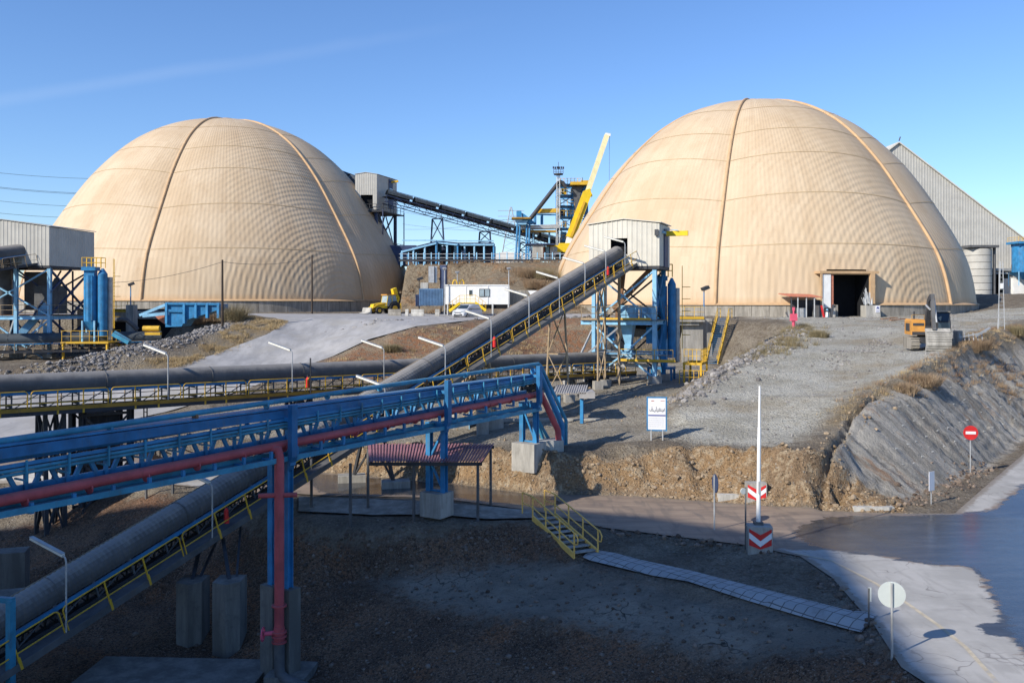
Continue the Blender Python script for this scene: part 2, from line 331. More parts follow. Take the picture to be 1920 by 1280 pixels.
def tin(x, y):
    x = np.asarray(x, float).ravel(); y = np.asarray(y, float).ravel(); out = np.full(len(x), 0.); done = np.zeros(len(x), bool)
    order = np.argsort(x); xs = x[order]
    for t in TF:
        (ax, ay), (bx, by), (cx, cy) = TV[t]
        i0, i1 = np.searchsorted(xs, (min(ax, bx, cx)-1e-6, max(ax, bx, cx)+1e-6))
        if i1 <= i0: continue
        idx = order[i0:i1]; yy = y[idx]; idx = idx[(yy >= min(ay, by, cy)-1e-6) & (yy <= max(ay, by, cy)+1e-6)]
        if not len(idx): continue
        det = (by-cy)*(ax-cx)+(cx-bx)*(ay-cy)
        if abs(det) < 1e-12: continue
        u = ((by-cy)*(x[idx]-cx)+(cx-bx)*(y[idx]-cy))/det; v = ((cy-ay)*(x[idx]-cx)+(ax-cx)*(y[idx]-cy))/det
        ok = (u >= -1e-6) & (v >= -1e-6) & (u+v <= 1+1e-6); k = idx[ok]
        out[k] = u[ok]*_z[t[0]]+v[ok]*_z[t[1]]+(1-u[ok]-v[ok])*_z[t[2]]
    return out
_perm = rng.random((256, 256))
def vnoise(x, y, seed=0):
    xi = np.floor(x).astype(int); yi = np.floor(y).astype(int); fx = x-xi; fy = y-yi
    fx = fx*fx*(3-2*fx); fy = fy*fy*(3-2*fy); g = lambda a, b: _perm[(a+seed*37) % 256, (b+seed*91) % 256]
    return (g(xi, yi)*(1-fx)+g(xi+1, yi)*fx)*(1-fy)+(g(xi, yi+1)*(1-fx)+g(xi+1, yi+1)*fx)*fy-.5
def fbm(x, y, f, o=4, seed=0):
    s = 0; a = 1
    for i in range(o): s = s+a*vnoise(x*f+i*17.3, y*f-i*9.1, seed+i); f *= 2.03; a *= .52
    return s
def sdist(poly, x, y):                    # signed distance, positive inside
    P = np.array([[p[0], p[1]] for p in poly]); d = np.full(len(x), 1e9); ins = np.zeros(len(x), bool)
    for i in range(len(P)):
        a = P[i]; b = P[(i+1) % len(P)]; e = b-a; L = (e*e).sum()+1e-12
        t = np.clip(((x-a[0])*e[0]+(y-a[1])*e[1])/L, 0, 1); d = np.minimum(d, np.hypot(x-a[0]-t*e[0], y-a[1]-t*e[1]))
        c = ((a[1] > y) != (b[1] > y)) & (x < (b[0]-a[0])*(y-a[1])/(b[1]-a[1]+1e-12)+a[0]); ins ^= c
    return np.where(ins, d, -d)
def zone(poly, x, y, soft=.6): return np.clip(sdist(poly, x, y)/soft*.5+.5, 0, 1)
def g2(*pts):                              # outline given as (column, row, level) or world (x, y)
    return [((p[0], p[1]) if len(p) == 2 else tuple(gz(*p)[:2])) for p in pts]
Z_ROAD = g2((-60, 58), (-22, 57.2), (-16, 55.2), (600, 885, 0), (850, 905, 0), (1000, 926, 0), (1170, 928, 0), (1440, 948, 0), (1540, 957, 0), (1700, 962, 0), (1790, 962, 0),
            (25, 47.8), (31.6, 56), (51, 76.7), (90, 110), (130, 110), (110, 8), (14, 8), (13, 12), (11.6, 20), (1690, 1250, 0), (1640, 1172, 0), (1560, 1082, 0), (1500, 1042, 0), (1400, 1021, 0), (1130, 988, 0), (1000, 958, .1), (800, 938, .12), (560, 925, .1), (-16, 48.5), (-30, 54))
Z_UPROAD = g2((-26.5, 103), (-25, 101.5), (500, 627, 6.6), (420, 657, 5.2), (330, 689, 4.1), (-36, 77), (-60, 72), (-60, 60), (-36, 60), (-29, 66), (-22, 78), (-19.5, 83), (-17, 85.8), (-14, 88.6), (-9.6, 91), (-3.7, 104), (4, 110), (14, 112), (12, 127), (-10, 128), (-30, 131), (-52, 142), (-80, 131), (-60, 118), (-36, 118))
Z_RAMP = g2((1225, 815, 2.2), (1255, 770, 3.3), (1330, 715, 4.4), (1425, 662, 5.85), (1495, 618, 7.2), (31, 100), (27, 103), (30, 120), (75, 122), (70, 110), (55, 98), (46, 86), (38, 76), (1770, 668, 6.1), (1690, 707, 5.2), (1590, 750, 4.2), (1530, 802, 3.), (1480, 838, 2.35), (1300, 832, 2.2))
Z_SHOT = g2((1560, 845, 2.5), (1578, 797, 3.2), (1640, 757, 3.9), (1735, 738, 4.0), (1792, 705, 4.5), (40, 75), (46, 80.5), (62, 99.5), (96, 131), (97, 118), (54, 81), (35.3, 62), (27.2, 52), (1780, 908, .3), (1700, 940, .1), (1640, 922, .4))
Z_BANK = g2((-12, 54.8), (600, 885, 0), (850, 905, 0), (1000, 926, 0), (1170, 928, 0), (1440, 948, 0), (1540, 957, 0), (1700, 962, 0), (1690, 935, .1), (1630, 912, .7), (1570, 840, 2.6), (1500, 850, 2.4), (1420, 845, 2.2), (1300, 840, 2.1), (2.7, 48.1), (.2, 48.7), (860, 836, 1.7), (-12, 56))
Z_YARD = g2((-12, 56.5), (860, 832, 1.7), (1000, 828, 2.1), (1225, 825, 2.2), (1250, 760, 3.2), (14, 72), (21, 93), (21, 100), (13, 100), (-1, 82), (-9, 74), (-18, 76), (-24, 66), (-20, 60))
Z_FORE = g2((-60, 48), (-24, 50), (-16, 46.5), (560, 990, -.3), (700, 998, -.2), (860, 988, 0), (985, 980, .1), (1088, 1046, -.6), (1625, 1180, -.1), (1690, 1250, 0), (11.6, 20), (13, 8), (-60, 8))
Z_PLAT = g2((690, 1085, -2.0), (800, 1075, -1.6), (950, 1056, -1.05), (1090, 1052, -.65), (1300, 1108, -.6), (1615, 1184, -.3), (1640, 1215, -.3), (1400, 1245, -1.2), (1150, 1200, -1.7), (900, 1165, -2.0), (760, 1122, -2.1))
Z_GRASS = g2((-31, 103), (430, 604, 7.8), (330, 640, 6.3), (220, 663, 5.4), (100, 690, 4.5), (0, 702, 4.1), (-50, 74.2), (-36, 76.5), (330, 690, 4.1), (420, 658, 5.2), (500, 628, 6.6), (-25, 101.5), (-26.5, 104))
Z_RUST = g2((-19, 83), (-16.5, 85.8), (-13.5, 88.6), (-9, 91), (-3.2, 104), (4, 107), (12, 106), (8, 95), (0, 85), (-8, 77), (-16, 79))
Z_SLOPE = g2((-20.6, 180), (-18.3, 146), (-16.2, 132), (-10, 130), (8, 128.5), (20, 128.5), (20, 152), (0, 152), (-17.5, 153), (-18, 180))
Z_RIDGE = g2((1535, 805, 2.9), (1590, 752, 4.1), (1690, 708, 5.1), (1770, 668, 6.1), (38, 76.5), (48, 87.5), (64, 105), (96, 140), (110, 130), (62, 99), (45, 80.2), (39, 74.6), (1790, 703, 4.5), (1735, 736, 4.), (1640, 755, 3.9), (1575, 795, 3.2))
Z_PATH1 = g2((1112, 1030, -.5), (1300, 1073, -.38), (1645, 1160, -.08), (1615, 1176, -.1), (1290, 1092, -.42), (1092, 1044, -.55))
Z_PATH2 = g2((560, 932, .1), (800, 940, .38), (1000, 956, .2), (1012, 972, .22), (860, 966, .2), (700, 962, .15), (560, 955, 0))
GUL = [[g2(q)[0] for q in l] for l in (((1532, 866, 2.15), (1500, 905, 1.1), (1452, 947, .1)), ((1530, 868, 2.15), (1543, 900, 1.2), (1548, 948, .2)), ((1498, 872, 2.3), (1532, 866, 2.4), (1556, 835, 2.7), (1600, 790, 3.2), (1650, 745, 4.2)), ((1578, 880, 1.9), (1562, 850, 2.5)), ((1600, 905, .9), (1575, 870, 2.0)))]
def gully(x, y, w=.28):
    d = np.full(len(x), 9.)
    for l in GUL:
        for a, b in zip(l[:-1], l[1:]):
            ex, ey = b[0]-a[0], b[1]-a[1]; L = ex*ex+ey*ey+1e-9; t = np.clip(((x-a[0])*ex+(y-a[1])*ey)/L, 0, 1); d = np.minimum(d, np.hypot(x-a[0]-t*ex, y-a[1]-t*ey)*(1.2-.4*vnoise(x*3, y*3, 2)))
    return np.clip(1-d/w, 0, 1)
def relief(x, y, zz=None):
    z = tin(x, y) if zz is None else zz
    flat = np.clip(np.clip((sdist(Z_ROAD, x, y)+.9)/.8, 0, 1)+zone(Z_UPROAD, x, y, 1.5)+np.clip((sdist(Z_PATH1, x, y)+.5)/.4, 0, 1)+np.clip((sdist(Z_PATH2, x, y)+.5)/.4, 0, 1), 0, 1)
    shot = zone(Z_SHOT, x, y, 1.); bank = zone(Z_BANK, x, y, .5); ramp = zone(Z_RAMP, x, y, 1.5); fore = zone(Z_FORE, x, y, .8); plat = zone(Z_PLAT, x, y, 1.)
    far = np.clip((y-140)/40, 0, 1)
    amp = .30*(1-flat)*(1-.75*ramp)*(1-.6*plat*fore)*(1-.4*shot)*(1-far)*(1-.45*zone(Z_YARD, x, y, 1.5))
    dz = amp*fbm(x, y, .45, 5, 3)+(1-flat)*(1-far)*.05*fbm(x, y, 3.1, 3, 9)*(1+2*bank)
    dz += bank*.75*fbm(x+z*.8, y*1.3, .9, 4, 21)*(1-flat)
    ta = .67*x+.74*y; tb = .74*x-.67*y
    dz += shot*(1+1.0*np.clip((ta-53)/14, 0, 1))*(.6*(np.abs(vnoise(ta*.42, tb*.1, 5))-.2)+.75*(np.abs(vnoise(ta*1.0, tb*.12, 8))-.22)+.4*(np.abs(vnoise(ta*2.3, tb*.3, 12))-.22)+.12*fbm(x, y, 1.6, 3, 6))-.75*gully(x, y)
    dz += .35*fbm(x, y, .12, 3, 31)*zone(Z_SLOPE, x, y, 2)+.2*fbm(x, y, .8, 4, 33)*zone(Z_SLOPE, x, y, 2)
    low = np.clip(np.maximum(np.maximum(sdist(Z_ROAD, x, y), sdist(Z_UPROAD, x, y)), np.maximum(sdist(Z_PATH1, x, y), sdist(Z_PATH2, x, y)))/.45, 0, 1)
    return z+dz-.2*low-.02*flat, dict(flat=flat, shot=shot, bank=bank, ramp=ramp, fore=fore, plat=plat)
def H(x, y):
    z, _ = relief(np.array([x], float), np.array([y], float)); return float(z[0])
def drop(px, py, y0=18., y1=260.):           # the ground point seen at a photo position
    Ys = np.geomspace(y0, y1, 900); Xs = (px-960)/F*Ys; Zr = CZ-(py-HZ)/F*Ys
    z, _ = relief(Xs, Ys); k = np.where(Zr <= z)[0]; k = k[0] if len(k) else -1
    return V((Xs[k], Ys[k], z[k]))
# the sheet
_cols = np.concatenate([np.linspace(-3600, -300, 26), np.arange(-260, 2190, 5.0), np.linspace(2230, 5600, 26)])
_ys = [6.]
while _ys[-1] < 215: _ys.append(_ys[-1]*(1.0062 if _ys[-1] > 20 else 1.02))
_ys = np.array(_ys+list(np.geomspace(222, 3000, 24)))
gx = ((_cols[None, :]-960)/F*_ys[:, None]).ravel(); gy = np.repeat(_ys, len(_cols))
gzv, ZN = relief(gx, gy)
nc = len(_cols); ii = np.arange((len(_ys)-1)*nc).reshape(-1, nc)[:, :-1].ravel()
faces = np.stack([ii, ii+1, ii+nc+1, ii+nc], 1)

def ground_mat():
    t = NT('earth'); P = t.pos
    n1 = t.noise(.35, 6, .65); n2 = t.noise(2.2, 6, .7); n3 = t.noise(9, 5, .75); st = t.voro(5.5); st2 = t.voro(13); cell = t.voro(5.5, out='Color'); cell2 = t.voro(13, out='Color')
    def edge(name, w=.22): return t.ramp(t.math('ADD', t.attr(name), t.math('MULTIPLY', t.math('SUBTRACT', n2, .5), 1.1)), .5-w, .5+w)
    base = t.mix(t.ramp(n1, .35, .65), (.20, .165, .125), (.30, .26, .20))
    base = t.mix(t.ramp(n2, .45, .72), base, (.15, .12, .085))
    gravel = t.mix(t.ramp(n1, .36, .62), (.41, .39, .325), (.54, .525, .46)); gravel = t.mix(t.ramp(n2, .5, .75), gravel, (.38, .345, .27)); gravel = t.mix(t.ramp(t.noise(.12, 4, .6), .48, .66), gravel, (.39, .335, .245))
    bank = t.mix(t.ramp(n1, .4, .6), (.36, .235, .125), (.28, .195, .12)); bank = t.mix(t.ramp(n2, .48, .62), bank, (.46, .36, .24)); bank = t.mix(t.ramp(n3, .6, .75), bank, (.14, .085, .045))
    rust = t.mix(t.ramp(n2, .4, .62), (.33, .165, .085), (.25, .19, .13)); rust = t.mix(t.ramp(n1, .5, .62), rust, (.34, .26, .17))
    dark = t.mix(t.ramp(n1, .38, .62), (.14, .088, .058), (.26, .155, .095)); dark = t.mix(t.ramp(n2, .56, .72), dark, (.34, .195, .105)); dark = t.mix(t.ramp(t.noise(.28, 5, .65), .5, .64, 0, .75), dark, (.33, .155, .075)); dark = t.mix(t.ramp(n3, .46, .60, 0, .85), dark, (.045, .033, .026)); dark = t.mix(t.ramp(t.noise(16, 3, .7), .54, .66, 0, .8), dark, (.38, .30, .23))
    plat = t.mix(t.ramp(n1, .4, .62), (.25, .215, .17), (.36, .31, .245))
    ck = t.voro(.9, t.n('ShaderNodeVectorMath', operation='ADD').outputs[0], 'DISTANCE_TO_EDGE')
    vm = ck.node.inputs['Vector'].links[0].from_node; t.put(vm.inputs[0], P)
    ns = t.n('ShaderNodeTexNoise'); t.put(ns.inputs['Vector'], P); ns.inputs['Scale'].default_value = 1.3; t.put(vm.inputs[1], ns.outputs['Color'])
    crack = t.math('MULTIPLY', t.ramp(ck, .035, 0), t.ramp(t.noise(.35, 3), .5, .72))
    plat = t.mix(crack, plat, (.03, .028, .026)); plat = t.mix(t.math('MULTIPLY', t.ramp(n2, .55, .66), .75), plat, (.085, .075, .065))
    grass = t.mix(t.ramp(n2, .4, .65), (.33, .25, .14), (.24, .185, .12)); grass = t.mix(t.ramp(n1, .45, .6), grass, (.27, .23, .17))
    slope = t.mix(t.ramp(n2, .4, .6), (.30, .245, .17), (.20, .155, .105)); slope = t.mix(t.ramp(n1, .5, .7), slope, (.30, .185, .10))
    mp = t.n('ShaderNodeMapping'); t.put(mp.inputs[0], P); mp.inputs['Rotation'].default_value = (0, 0, -math.atan2(.74, .67)); sv = t.scale((1., .16, .16), mp.outputs[0])
    sh = t.mix(t.ramp(t.noise(1.1, 6, .7, sv), .36, .62), (.20, .19, .17), (.42, .395, .35)); sh = t.mix(t.math('MULTIPLY', t.ramp(t.noise(1.7, 5, .7, sv), .54, .7), .7), sh, (.25, .15, .09)); sh = t.mix(t.math('MULTIPLY', t.ramp(t.noise(2.6, 5, .7, sv), .58, .7), .75), sh, (.085, .08, .075))
    yard = t.mix(t.ramp(n1, .38, .62), (.30, .265, .205), (.40, .365, .30)); yard = t.mix(t.ramp(n2, .52, .7), yard, (.18, .155, .12))
    col = base
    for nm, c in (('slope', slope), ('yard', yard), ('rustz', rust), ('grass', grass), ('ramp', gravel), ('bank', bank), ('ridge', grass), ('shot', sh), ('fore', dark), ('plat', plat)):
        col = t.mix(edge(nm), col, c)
    calm = t.math('SUBTRACT', 1., t.math('MULTIPLY', t.math('MAXIMUM', t.attr('shot'), t.math('MULTIPLY', t.attr('fore'), .85)), .9))
    g = t.n('ShaderNodeSeparateColor'); t.put(g.inputs[0], cell); v1 = g.outputs[0]
    g2_ = t.n('ShaderNodeSeparateColor'); t.put(g2_.inputs[0], cell2); v2 = g2_.outputs[0]
    col = t.mix(t.math('MULTIPLY', t.math('MULTIPLY', t.ramp(v1, .72, .95), t.ramp(st, .45, .2)), t.math('MULTIPLY', calm, .55)), col, (.42, .39, .34))
    col = t.mix(t.math('MULTIPLY', t.ramp(v2, .6, .2), t.math('MULTIPLY', calm, .4)), col, t.mix(1., col, (.45, .43, .42), 'MULTIPLY'))
    h = t.math('ADD', t.math('MULTIPLY', t.math('ADD', t.ramp(st, .5, .0), t.math('MULTIPLY', t.ramp(st2, .5, 0), .5)), calm), t.math('MULTIPLY', n3, 1.2))
    return t.fin(col, .95, 0, t.bump(h, .85, .11, t.bump(n2, .65, .4)), .15)
M['earth'] = ground_mat()
ground = raw_mesh('ground', np.stack([gx, gy, gzv], 1), faces, M['earth']); ground['kind'] = 'structure'
for nm, pl, sf in (('slope', Z_SLOPE, 3), ('yard', Z_YARD, 1.5), ('rustz', Z_RUST, 2), ('grass', Z_GRASS, 1.2), ('ramp', Z_RAMP, 2.5), ('bank', Z_BANK, .5), ('ridge', Z_RIDGE, 1.5), ('shot', Z_SHOT, .7), ('fore', Z_FORE, .8), ('plat', Z_PLAT, 1.6)):
    fattr(ground, nm, zone(pl, gx, gy, sf))

# ---------------------------------------------------------------- road sheets laid over the earth
def sheet(name, poly, step, lift, mat, attrs=()):
    P = np.array(poly); x0, y0 = P.min(0); x1, y1 = P.max(0); out = []
    for i in range(len(P)):               # subdivide the outline
        a, b = P[i], P[(i+1) % len(P)]; n = max(1, int(np.hypot(*(b-a))/step)); out += [a+(b-a)*k/n for k in range(n)]
    out = np.array(out)
    xx, yy = np.meshgrid(np.arange(x0, x1, step), np.arange(y0, y1, step)); xx = xx.ravel(); yy = yy.ravel()
    k = sdist(poly, xx, yy) > step*.4; ptsx = np.concatenate([out[:, 0], xx[k]]); ptsy = np.concatenate([out[:, 1], yy[k]]); n = len(out)
    v2, _, f2, *_r = delaunay_2d_cdt([V((a, b)) for a, b in zip(ptsx, ptsy)], [(i, (i+1) % n) for i in range(n)], [], 1, 1e-5)
    vx = np.array([v.x for v in v2]); vy = np.array([v.y for v in v2]); z = tin(vx, vy)+lift
    f = [t for t in f2 if len(t) == 3]
    o = raw_mesh(name, np.stack([vx, vy, z], 1), f, mat); o['kind'] = 'structure'
    for nm, pls, sf in attrs:
        a = np.zeros(len(vx))
        for pl in pls: a = np.maximum(a, zone(pl, vx, vy, sf))
        fattr(o, nm, a)
    fattr(o, 'rim', np.clip(1-np.abs(sdist(poly, vx, vy))/.7, 0, 1))
    return o
def road_mat():
    t = NT('road_surface'); n1 = t.noise(.5, 5, .6); n2 = t.noise(2.5, 6, .7); n3 = t.noise(30, 4, .7)
    vs = t.scale((.35, 1.6, 1)); ns = t.noise(1.1, 5, .65, vs)
    dry = t.mix(t.ramp(n1, .35, .65), (.34, .325, .295), (.44, .42, .385)); dry = t.mix(t.ramp(ns, .55, .75), dry, (.27, .255, .235))
    dusty = t.mix(t.ramp(ns, .35, .65), (.21, .16, .12), (.31, .235, .17))
    wet = t.mix(t.ramp(ns, .4, .7), (.035, .038, .045), (.065, .067, .073))
    def edge(nm, k=.9, w=.05): return t.ramp(t.math('ADD', t.attr(nm), t.math('ADD', t.math('MULTIPLY', t.math('SUBTRACT', ns, .5), k), t.math('MULTIPLY', t.math('SUBTRACT', n2, .5), k*.6))), .5-w, .5+w)
    ce = t.voro(.55, t.n('ShaderNodeVectorMath', operation='ADD').outputs[0], 'DISTANCE_TO_EDGE'); vm = ce.node.inputs['Vector'].links[0].from_node; t.put(vm.inputs[0], t.pos)
    nz = t.n('ShaderNodeTexNoise'); t.put(nz.inputs['Vector'], t.pos); nz.inputs['Scale'].default_value = 1.1; t.put(vm.inputs[1], nz.outputs['Color'])
    dry = t.mix(t.math('MULTIPLY', t.ramp(ce, .02, 0), t.ramp(t.noise(.3, 3), .48, .62, 0, .6)), dry, (.12, .11, .10))
    wv = t.n('ShaderNodeTexNoise'); t.put(wv.inputs['Vector'], t.scale((.22, .05, 1))); wv.inputs['Scale'].default_value = 9; wv.inputs['Detail'].default_value = 3; wv.inputs['Distortion'].default_value = .6
    dry = t.mix(t.ramp(wv.outputs['Fac'], .54, .68, 0, .4), dry, (.25, .235, .21)); dusty = t.mix(t.ramp(wv.outputs['Fac'], .5, .64, 0, .45), dusty, (.12, .105, .09))
    we = edge('wet'); de = edge('dry', .5)
    col = t.mix(de, dusty, dry); col = t.mix(we, col, wet)
    col = t.mix(t.ramp(t.math('ADD', t.attr('rim'), t.math('MULTIPLY', t.math('SUBTRACT', n2, .5), 1.2)), .45, .8, 0, .8), col, (.20, .165, .125))
    col = t.mix(t.math('MULTIPLY', t.ramp(n3, .6, .7), .35), col, t.mix(1., col, (.5, .5, .5), 'MULTIPLY'))
    damp = t.math('SUBTRACT', 1., t.math('MULTIPLY', de, .85))
    ro = t.math('SUBTRACT', t.math('SUBTRACT', .82, t.math('MULTIPLY', damp, .22)), t.math('MULTIPLY', we, t.math('ADD', .34, t.math('MULTIPLY', n2, .12))))
    return t.fin(col, ro, 0, t.bump(t.math('ADD', t.math('MULTIPLY', n3, .4), t.noise(6, 4)), .25, .02), .5)
M['road'] = road_mat()
WET = [g2((1560, 968, 0), (1780, 964, 0), (1860, 955, .1), (1930, 905, .3), (60, 70), (80, 50), (60, 20), (1990, 1290, 0), (1950, 1270, 0), (1905, 1200, 0), (1840, 1190, 0), (1835, 1165, 0), (1880, 1165, 0), (1840, 1080, 0), (1815, 1062, 0), (1740, 1058, 0), (1640, 1040, 0), (1540, 1030, 0), (1490, 1008, 0), (1500, 985, 0)),
       g2((560, 885, 0), (700, 895, 0), (860, 908, 0), (1010, 925, 0), (1060, 945, 0), (1010, 955, 0), (800, 938, 0), (600, 925, 0))]
DRY = [g2((1500, 1042, 0), (1440, 1030, 0), (1560, 1030, 0), (1640, 1040, 0), (1740, 1058, 0), (1830, 1062, 0), (1890, 1165, 0), (1960, 1290, 0), (14, 8), (12, 15), (1690, 1250, 0), (1560, 1085, 0)),
       g2((1785, 960, 0), (25, 47.8), (31.6, 56), (51, 76.7), (90, 110), (110, 110), (48, 62), (1990, 855, .3), (1900, 925, .2), (1850, 955, .1)), g2((-60, 60), (-16, 55), (-16, 48), (-30, 52), (-60, 50))]
sheet('road', Z_ROAD, .45, .0, M['road'], (('wet', WET, .9), ('dry', DRY, 1.6)))
def upmat():
    t = NT('haul_road'); vs = t.scale((.8, .25, .5)); ns = t.noise(1.2, 6, .65, vs); n1 = t.noise(.3, 5)
    col = t.mix(t.ramp(ns, .35, .65), (.30, .295, .29), (.40, .39, .38)); col = t.mix(t.ramp(n1, .45, .7), col, (.34, .325, .30)); col = t.mix(t.math('MULTIPLY', t.ramp(t.noise(3, 5), .58, .72), .4), col, (.22, .2, .17))
    return t.fin(col, .95, 0, t.bump(t.noise(5, 5, .7), .4, .05), .15)
M['haul'] = upmat()
sheet('haul_road', Z_UPROAD, .9, .012, M['haul'])
def pavemat():
    t = NT('paving_slabs'); br = t.n('ShaderNodeTexBrick'); br.offset = 0
    mp = t.n('ShaderNodeMapping'); t.put(mp.inputs[0], t.pos); mp.inputs['Rotation'].default_value = (0, 0, R_(53)); t.put(br.inputs['Vector'], mp.outputs[0])
    br.inputs['Scale'].default_value = 1; br.inputs['Brick Width'].default_value = .42; br.inputs['Row Height'].default_value = .42; br.inputs['Mortar Size'].default_value = .018
    br.inputs['Color1'].default_value = (.40, .40, .39, 1); br.inputs['Color2'].default_value = (.33, .33, .32, 1); br.inputs['Mortar'].default_value = (.12, .115, .11, 1)
    col = t.mix(t.math('MULTIPLY', t.ramp(t.noise(1.5, 5), .5, .7), .5), br.outputs[0], (.22, .205, .18))
    return t.fin(col, .85, 0, t.bump(br.outputs['Fac'], -.5, .02), .25)
M['paving'] = pavemat()
sheet('footpath', Z_PATH1, .4, .06, M['paving'])
sheet('canopy_path', Z_PATH2, .4, .05, M['concrete_stain'])
def line_sheet(name, pts, w, mat):
    P = [V((p[0], p[1])) for p in pts]; L = []; Rr = []
    for i, p in enumerate(P):
        d = (P[min(i+1, len(P)-1)]-P[max(i-1, 0)]).normalized(); n = V((-d.y, d.x)); L.append(p+n*w/2); Rr.append(p-n*w/2)
    return sheet(name, [tuple(p) for p in L+Rr[::-1]], .5, .012, mat)
M['line'] = paint('worn_road_line', (.52, .45, .33), .8, .2, 3, dirt=(.36, .35, .33), damt=.9, streak=False)
line_sheet('road_marking', g2((1490, 1037, 0), (1560, 1051, 0), (1640, 1092, 0), (1700, 1130, 0), (1760, 1172, 0), (1810, 1212, 0), (1880, 1290, 0), (16, 17), (17, 10)), .13, M['line'])
# ---------------------------------------------------------------- plant building behind the viewer whose shade lies over the foreground
def solid(name, pts, z0, z1, mat, label, cat):
    m = MB(); m.prism([V((x, y, z0)) for x, y in pts], (0, 0, z1-z0)); o = m.build('wall', mat)
    o.name = name; return tag(o, label, cat)
CORRS = None
_shade_h = 45.0; _sh = V((SUN_D.x, SUN_D.y))*(_shade_h/math.tan(SUN_EL))
def roofpt(x, y, z=0.): k = (_shade_h-z)/math.tan(SUN_EL); return (x+SUN_D.x*k, y+SUN_D.y*k)
SH = [roofpt(11.2, 10), roofpt(11.6, 25.6), roofpt(13.2, 37.4), roofpt(6.2, 42.4), roofpt(-8.7, 46.4), roofpt(-17.4, 45.9), roofpt(-30, 47.5), roofpt(-60, 47.5), roofpt(-60, -20), roofpt(6, -20)]
solid('mill_building', SH, -5, _shade_h, M['cream_grey'], 'tall grey clad mill building standing behind and left of the viewer', 'building')
# ---------------------------------------------------------------- the two storage domes
PROF = np.array([(0, 1), (.1, .985), (.2, .957), (.297, .906), (.406, .84), (.537, .756), (.61, .706), (.703, .628), (.782, .55), (.837, .488), (.909, .372), (.955, .265), (.985, .15), (1, 0)])
def prof(n=44):
    # arc-length table, smoothed
    h = np.linspace(0, 1, 400); r = np.interp(h, PROF[:, 0], PROF[:, 1]); s = np.concatenate([[0], np.cumsum(np.hypot(np.diff(h), np.diff(r)))]); s /= s[-1]
    t = np.linspace(0, 1, n+1); hh = np.interp(t, s, h); rr = np.interp(t, s, r)
    for _ in range(3):
        rr[1:-1] = (rr[:-2]+2*rr[1:-1]+rr[2:])/4; hh[1:-1] = (hh[:-2]+2*hh[1:-1]+hh[2:])/4
    return hh, rr
def dome_mat(name, spot):
    t = NT(name); n1 = t.noise(.12, 5, .6); vs = t.scale((.5, .5, .06)); n2 = t.noise(1., 6, .7, vs)
    c = t.mix(t.ramp(n1, .35, .65), (.55, .418, .272), (.60, .472, .322)); c = t.mix(t.math('MULTIPLY', t.ramp(n2, .48, .78), .3), c, (.40, .27, .155))
    wn_ = t.n('ShaderNodeTexWhiteNoise', noise_dimensions='2D'); cx = t.n('ShaderNodeCombineXYZ'); t.put(cx.inputs[0], t.math('FLOOR', t.math('MULTIPLY', t.attr('lat'), 26.))); t.put(cx.inputs[1], t.math('FLOOR', t.math('MULTIPLY', t.attr('hh'), 5.1))); t.put(wn_.inputs['Vector'], cx.outputs[0])
    c = t.mix(t.ramp(wn_.outputs['Value'], 0, 1, 0, .4), c, t.mix(1., c, (.84, .80, .76), 'MULTIPLY'))
    sv = t.noise(2.2, 5, .7, t.scale((.9, .9, .05))); c = t.mix(t.math('MULTIPLY', t.ramp(sv, .55, .75), t.ramp(t.noise(.09, 3), .4, .6, .05, .32)), c, (.36, .235, .13))
    c = t.mix(t.math('MULTIPLY', t.attr('seam'), .55), c, (.46, .27, .12)); c = t.mix(t.math('MULTIPLY', t.attr('skirt'), .5), c, (.50, .27, .10))
    # sheets of the cladding: shallow ripples of the corrugated panels, running up from the foot of each bay
    d = t.n('ShaderNodeVectorMath', operation='DISTANCE'); t.put(d.inputs[0], t.pos); d.inputs[1].default_value = spot
    dd = t.math('ADD', d.outputs['Value'], t.math('MULTIPLY', t.noise(.35, 3), .5))
    w = t.math('SINE', t.math('MULTIPLY', dd, 6.6)); w2 = t.math('MULTIPLY', t.math('SINE', t.math('MULTIPLY', t.attr('lat'), 300.)), .3)
    hgt = t.math('ADD', t.math('MULTIPLY', w, t.math('MULTIPLY', t.attr('bay'), t.ramp(t.noise(.1, 2), .25, .7, .35, 1.))), w2)
    return t.fin(c, .62, 0, t.bump(hgt, .38, .07), .2)
